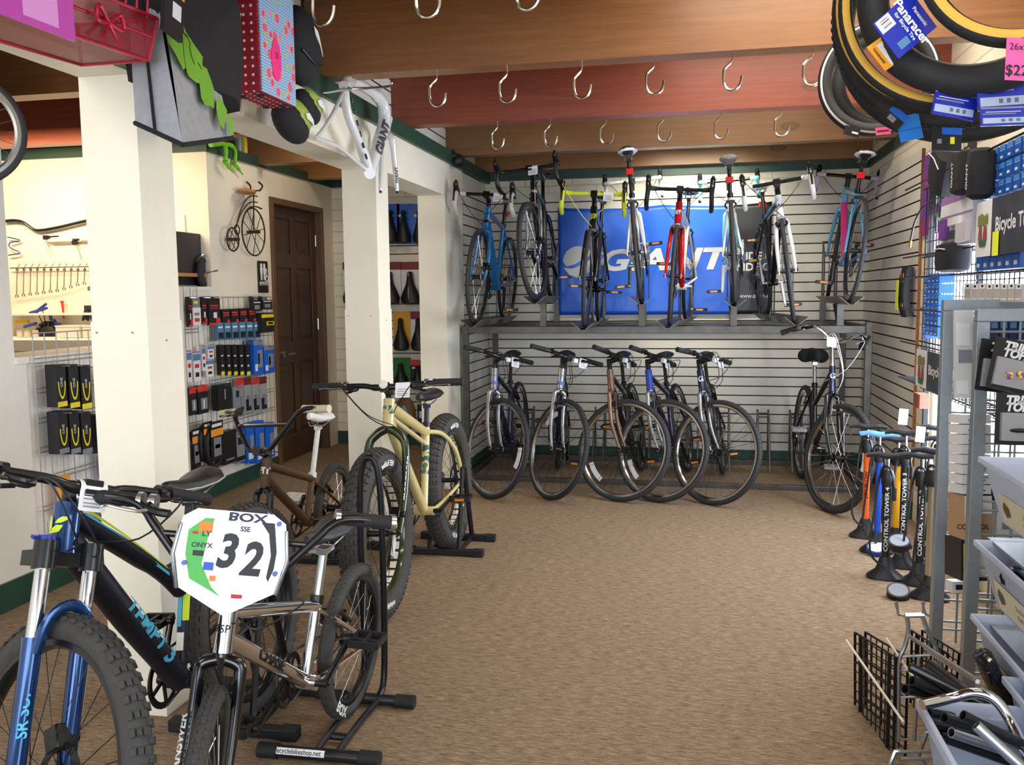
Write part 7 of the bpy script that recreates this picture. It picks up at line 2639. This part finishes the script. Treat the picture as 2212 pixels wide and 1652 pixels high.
# bin stand so the bins have something to rest on
bs = thing('bin_stand', 'plain grey post behind the frosted bins', 'stand', (BX + .36, 2.45, 0))
G().bb((0, -.25, 0), (.03, .25, 1.0)).build('post', M_GREYPOST, bs, smooth=False)
for z in (.70, .46, .24, .10):
    G().bb((-.32, -.25, z - .02), (0, .27, z - .012)).build('shelf', M_GREYPOST, bs, smooth=False)
# handlebar tub
a = P(1992, 1512, X=.56)
tb = thing('handlebar_tub', 'large frosted tub full of black and chrome handlebars on the floor at the lower right', 'bin', (a.x, a.y, 0))
H, L, D = a.z, .62, .42
def ring(z, i):
    return [Vector((i, -i, z)), Vector((i, -L + i, z)), Vector((D - i, -L + i, z)), Vector((D - i, -i, z))]
G().loft([ring(0, .06), ring(H * .93, .01), ring(H * .93, -.012), ring(H, -.012), ring(H, .0), ring(.006, .064)]).build('tub', BINM, tb, smooth=False, bevel=.004)
BARS = [((1965, 1440), (2120, 1520), .40, M_CHROME and M_BLACK), ((1970, 1470), (2090, 1515), .38, M_BLACK), ((1955, 1488), (2060, 1512), .36, M_BLACK), ((2005, 1540), (2130, 1560), .34, M_BLACK), ((2012, 1565), (2140, 1600), .33, M_BLACK), ((2040, 1550), (2180, 1590), .37, M_BLACK),
        ((2080, 1545), (2212, 1610), .40, M_BLACK), ((2030, 1590), (2170, 1640), .31, M_BLACK), ((2055, 1582), (2200, 1630), .34, M_ALU), ((2108, 1566), (2200, 1650), .40, M_ALU)]
for i, (p0, p1, z, m) in enumerate(BARS):
    a, b = P(*p0, Z=z + .05), P(*p1, Z=z - .02)
    g = G()
    d = (b - a).normalized()
    g.lathe([(.0095, 0), (.0127, 0), (.0127, (b - a).length * 1.25), (.0095, (b - a).length * 1.25)], a, d, 12, closed=True)
    ob = g.build('handlebar', m)
    tag(ob, ('silver' if m is M_ALU else 'black') + ' handlebar tube end poking out of the tub, %s in order from the aisle' % ORD[i], 'handlebar', 'used handlebars in the tub')
g = G()
g.tube(smoothpath([P(1992, 1522, Z=.42), P(2060, 1506, Z=.43), P(2110, 1496, Z=.45), P(2150, 1512, Z=.44), P(2185, 1560, Z=.40), P(2225, 1640, Z=.36)], 4), .0128, 12)
tag(g.build('handlebar', M_CHROME), 'curved chrome handlebar lying across the top of the tub', 'handlebar', 'used handlebars in the tub')
for i, (p0, p1) in enumerate((((1966, 1375), (2105, 1465)), ((2005, 1408), (2112, 1472)))):
    a, b = P(*p0, Y=2.75), P(*p1, Y=2.35)
    g = G(); g.rod(a, b, .006, 8)
    tag(g.build('rack_stay', M_ALU), 'long silver rack stay standing in the tub, %s' % ('further from the viewer' if i == 0 else 'nearer the viewer'), 'stay', 'silver rack stays')
g = G(); g.tube([P(2010, 1438, Y=2.5), P(2100, 1505, Y=2.3)], [.0175, .0135], 12)
tag(g.build('seatpost', M_BLACK), 'thick black glossy post leaning out of the tub', 'seatpost')

# ---- silver display stand and folding baskets
ds = P(1985, 1640, Z=0)
st_ = thing('basket_display_stand', 'silver wire stand holding black folding baskets beside the grey grid stand', 'stand', (ds.x, ds.y, 0))
Sx = lambda x, y, Y=2.72: P(x, y, Y=Y) - Vector((ds.x, ds.y, 0))
g = G()
g.tube(smoothpath([Sx(1959, 1332), Sx(1962, 1360), Sx(1955, 1395), Sx(1943, 1425), Sx(1941, 1480), Sx(1941, 1600)]), .0065, 8)
g.tube(smoothpath([Sx(1993, 1332), Sx(2005, 1365), Sx(2022, 1402), Sx(2034, 1440), Sx(2040, 1480)]), .0065, 8)
g.rod(Sx(1955, 1329), Sx(1996, 1328), .008, 8)
for x, dx in ((1942, -6), (1995, -4)):
    g.tube([Sx(x, 1330), Sx(x + 2 * 0 + dx * .4, 1325), Sx(x - 5 if x < 1960 else x, 1298)], .004, 6)
    g.tube([Sx(x + 12, 1330), Sx(x - 1 if x < 1960 else x + 4, 1326), Sx(x - 8 if x < 1960 else x - 3, 1302)], .004, 6)
for y in (1418, 1448, 1506, 1597):
    g.rod(Sx(1942, y), Sx(2020, y - 4), .004, 6)
g.rod(Sx(1985, 1420, 2.6), Sx(1975, 1600, 2.6), .005, 6)
g.tube([Sx(2002, 1580, 2.5), Sx(1984, 1630, 2.5), Sx(2000, 1652, 2.5)], .006, 6)
g.tube([Sx(1922, 1652, 2.4), Sx(1934, 1622, 2.4), Sx(1945, 1622, 2.4)], .006, 6)
for y in (1623, 1638):
    g.rod(Sx(1945, y, 2.45), Sx(2015, y, 2.45), .0045, 6)
g.build('wire_frame', mat('silver_paint_wire', (176, 178, 182), .25, .9), st_)
for i, (x0, y0, x1, y1) in enumerate(((1828, 1382, 1952, 1560), (1914, 1378, 1992, 1490))):
    G().tube([Sx(x0, y0, 2.9), Sx(x1, y1, 2.55)], .004, 6).build('hanging_arm', mat('cream_wire', (214, 206, 190), .4), st_)
for i, (A, B_, C_, D_, lb) in enumerate((((1847, 1366, 3.05), (1936, 1420, 2.72), (1930, 1640, 2.72), (1847, 1572, 3.05), 'black folded wire basket hanging nearest the open floor'), ((1970, 1362, 3.1), (2048, 1412, 2.85), (2030, 1580, 2.85), (1966, 1570, 3.1), 'black folded wire basket behind the silver stand'))):
    q = [P(x, y, Y=Y) for x, y, Y in (A, B_, C_, D_)]
    o = thing('folding_basket', lb, 'basket', q[3], group='folded wire baskets')
    q = [p - q[3] for p in q]
    nrm = (q[1] - q[0]).cross(q[3] - q[0]).normalized() * .035
    for lay in (0, 1):
        g = G()
        r = [p + nrm * lay for p in q]
        g.tube([r[0], r[1], r[2], r[3]], .0045, 6, closed=True)
        for k in range(1, 9 if lay == 0 else 7):
            t = k / (9 if lay == 0 else 7)
            g.rod(r[0].lerp(r[1], t), r[3].lerp(r[2], t), .0022, 5)
        for k in range(1, 10):
            t = k / 10
            g.rod(r[0].lerp(r[3], t), r[1].lerp(r[2], t), .0022 if k not in (3, 7) else .004, 5)
        g.build('wire_panel', BKW, o)
    for t in (.15, .85):
        G().rod(q[0].lerp(q[1], t), q[3].lerp(q[2], t), .006, 6).build('hinge_bar', BKW, o)

# ---- floor pumps
def pump(label, px, py, top, barm, txt=None, gauge=None, handle=None, r=.0165, lean=0.0, foot=M_BLACKP, extra=None):
    """px, py = middle of the foot on the floor; top = pixel row of the handle"""
    b = P(px, py, Z=0)
    z = (b - Vector((0, 0, CAMH))).dot(CF)
    h = P(px, top, Y=b.y).z
    o = thing('floor_pump', label, 'pump', b, rot=(0, lean, 0), group='floor pumps')
    tocam = Vector((-b.x, -b.y, 0)).normalized()
    sd = Vector((-tocam.y, tocam.x, 0))
    g = G()
    ring = lambda w, d, z_: [sd * w * math.copysign(abs(math.cos(a)) ** .7, math.cos(a)) + tocam * d * math.copysign(abs(math.sin(a)) ** .7, math.sin(a)) + Vector((0, 0, z_)) for a in [2 * PI * k / 16 for k in range(16)]]
    g.loft([ring(.085, .055, .0), ring(.085, .055, .012), ring(.045, .035, .045), ring(.024, .024, .11)])
    g.build('foot', foot, o)
    zb = h * .80
    g = G()
    g.rod((0, 0, .05), (0, 0, zb), r, 14, 0)
    br = g.build('barrel', barm, o)
    if txt:
        g = G()
        g.text(txt[0], txt[1], oncyl((0, 0, .11 + (zb - .11) * .5), Vector((0, 0, 1)), tocam + sd * .0, r + .001), bold=.02, cuts=4, sx=1.25)
        g.build('lettering', txt[2] if len(txt) > 2 else KW, br)
    g = G()
    g.tube([(0, 0, zb - .02), (0, 0, zb + .02), (0, 0, zb + .055)], [r * 1.5, r * 1.7, r * 1.2], 14, 0)
    g.rod((0, 0, zb), (0, 0, h - .01), .006, 8, 1)
    g.build('cap', [M_BLACKP, M_ALU], o)
    g = G()
    g.tube(smoothpath([sd * -.10 + Vector((0, 0, h)), sd * -.05 + Vector((0, 0, h + .006)), Vector((0, 0, h)), sd * .05 + Vector((0, 0, h + .006)), sd * .10 + Vector((0, 0, h))]), [.012] * 4 + [.015] * 9 + [.012] * 4, 10, 0)
    g.build('handle', handle or M_BLACKP, o)
    g = G()
    g.tube(smoothpath([tocam * .04 + Vector((0, 0, .06)), tocam * .05 - sd * .07 + Vector((0, 0, .14)), tocam * .02 - sd * .055 + Vector((0, 0, zb * .7)), -sd * .03 + Vector((0, 0, zb + .05)), sd * .01 + tocam * .02 + Vector((0, 0, zb + .06)), sd * .03 + tocam * .02 + Vector((0, 0, zb - .04))]), .0055, 7)
    g.tube([sd * .03 + tocam * .02 + Vector((0, 0, zb - .03)), sd * .03 + tocam * .02 + Vector((0, 0, zb - .09))], .011, 8)
    g.build('hose', M_BLACKP, o)
    if gauge:
        g = G()
        gz = gauge[0]
        c = tocam * (.055 if gz < .1 else .03) - sd * gauge[1] + Vector((0, 0, gz))
        ax = (Vector((0, 0, 1)) + tocam * .45).normalized()
        g.disc(c, ax, .05, .035, 22, 0)
        g.disc(c + ax * .0182, ax, .042, .001, 22, 1)
        g.build('gauge', [gauge[2], KW if gauge[2] is not M_BLACKP else KG], o)
    return o


CT = dict(r=.019)
pump('orange floor pump with a flared black foot, furthest from the viewer', 1868, 1160, 922, plain('pump_orange', (232, 96, 30), .35), ('JOE BLOW', .026, BT if False else KB), None, r=.018)
pump('dark blue floor pump with light blue handle and white faced gauge', 1893, 1192, 938, plain('pump_blue', (30, 70, 170), .35), None, (.03, .0, plain('gauge_blue', (40, 70, 150), .4)), mat('light_blue_grip', (110, 160, 236), .35), r=.017)
pump('black floor pump with white lettering ending in 4, nearest the open floor', 1911, 1248, 985, M_BLACKP, ('CONTROL TOWER 4', .027), None, **CT)
pump('yellow and grey floor pump behind the black ones', 1934, 1180, 950, plain('pump_yellow', (222, 160, 34), .35), None, None, r=.022)
pump('black floor pump with tall white lettering and wide raised handle', 1948, 1224, 935, M_BLACKP, ('CONTROL TOWER 3', .027), None, **CT)
pump('black floor pump with round gauge halfway up, in front of the silver one', 1984, 1262, 985, M_BLACKP, ('CONTROL TOWER 2', .027), (.20, .09, M_BLACKP), **CT)
pump('silver barrelled floor pump with a big round gauge on its foot', 2008, 1292, 975, mat('satin_silver', (190, 180, 160), .3, .7), None, (.025, .13, M_BLACKP), r=.024)
pump('lime green floor pump half hidden by the grey upright', 2032, 1222, 950, plain('pump_lime', (180, 226, 40), .35), None, None, r=.021)
pump('black floor pump with raised handle behind the silver one', 2018, 1200, 925, M_BLACKP, None, None)
for i, (x, y, Y, lb) in enumerate(((1951, 900, 4.9, 'white hang tag on the pump with tall lettering'), (1988, 938, 4.5, 'white hang tag on the silver pump'))):
    camcard('hang_tag', lb, 'tag', x, y, Y - .06, 20, 34, .001, [KW, KG], [(-.1, .3, .1, .4, 1), (-.3, -.2, .3, -.1, 1)], ang=6, group='white hang tags on pumps')
# ======== light
# ---------------------------------------------------------------- camera and light
cam = bpy.data.cameras.new('camera')
cam.sensor_width = 36
cam.sensor_fit = 'HORIZONTAL'
cam.lens = FPX / 2212 * 36
cam.clip_start = .05
co = bpy.data.objects.new('camera', cam)
COL.objects.link(co)
m = Matrix((CR, CU, -CF)).transposed().to_4x4()
m.translation = Vector((0, 0, CAMH))
co.matrix_world = m
SC.camera = co
SC.view_settings.view_transform = 'Standard'
SC.view_settings.look = 'None'
SC.view_settings.gamma = 1
SC.view_settings.exposure = 0.45
w = bpy.data.worlds.new('world')
SC.world = w
w.use_nodes = True
bg = w.node_tree.nodes['Background']
bg.inputs['Color'].default_value = (.82, .9, 1, 1)
bg.inputs['Strength'].default_value = .75


def area(name, loc, size, power, color, target=None, rot=None, spread=180):
    l = bpy.data.lights.new(name, 'AREA')
    l.shape = 'RECTANGLE'
    l.size, l.size_y = size
    l.energy = power
    l.color = color
    l.spread = spread * D2R
    o = bpy.data.objects.new(name, l)
    COL.objects.link(o)
    o.location = loc
    if target is not None:
        o.rotation_euler = (Vector(target) - Vector(loc)).to_track_quat('-Z', 'Y').to_euler()
    elif rot:
        o.rotation_euler = rot
    o.visible_camera = True
    return o


WARM, NEUT, COOL = (1, .78, .5), (1, .9, .76), (.78, .88, 1)
# shop front: daylight through the glass behind the camera
area('shopfront_daylight', (-.6, -2.9, 1.5), (4.2, 2.2), 135, COOL, target=(-.6, 4, 1.1))
area('front_side_daylight', (XR - .02, .9, 1.25), (1.8, 1.4), 30, COOL, target=(-2, 1.8, .7))
area('side_window_daylight', (XR + .085, (WY0 + WY1) / 2, (WZ0 + WZ1) / 2), (1.36, 1.55), 60, COOL, rot=(0, PI / 2, 0))
# lamps fixed to the ceiling between the beams
for x, y, p in ((.3, 1.7, 10), (.55, 3.40, 20), (.45, 4.6, 14), (.3, 5.8, 9)):
    area('ceiling_lamp', (x, y, 2.84), (1.2, .16), p, NEUT, rot=(0, 0, 0))
area('alcove_lamp', (.0, 6.58, 2.56), (.7, .1), 11, (1, .95, .78), target=(.0, 7.4, 1.55), spread=95)
# workshop lamps
area('workshop_lamp', (-4.3, 4.9, 2.36), (1.6, .2), 26, WARM, target=(-4.3, 5.5, 1.2))
area('passage_lamp', (-2.6, 6.4, 2.8), (.5, .9), 9, (1, .86, .66), rot=(0, 0, 0))
area('counter_lamp', (-2.45, .6, 2.45), (.5, .9), 12, (1, .90, .76), target=(-2.3, 2.4, .9))
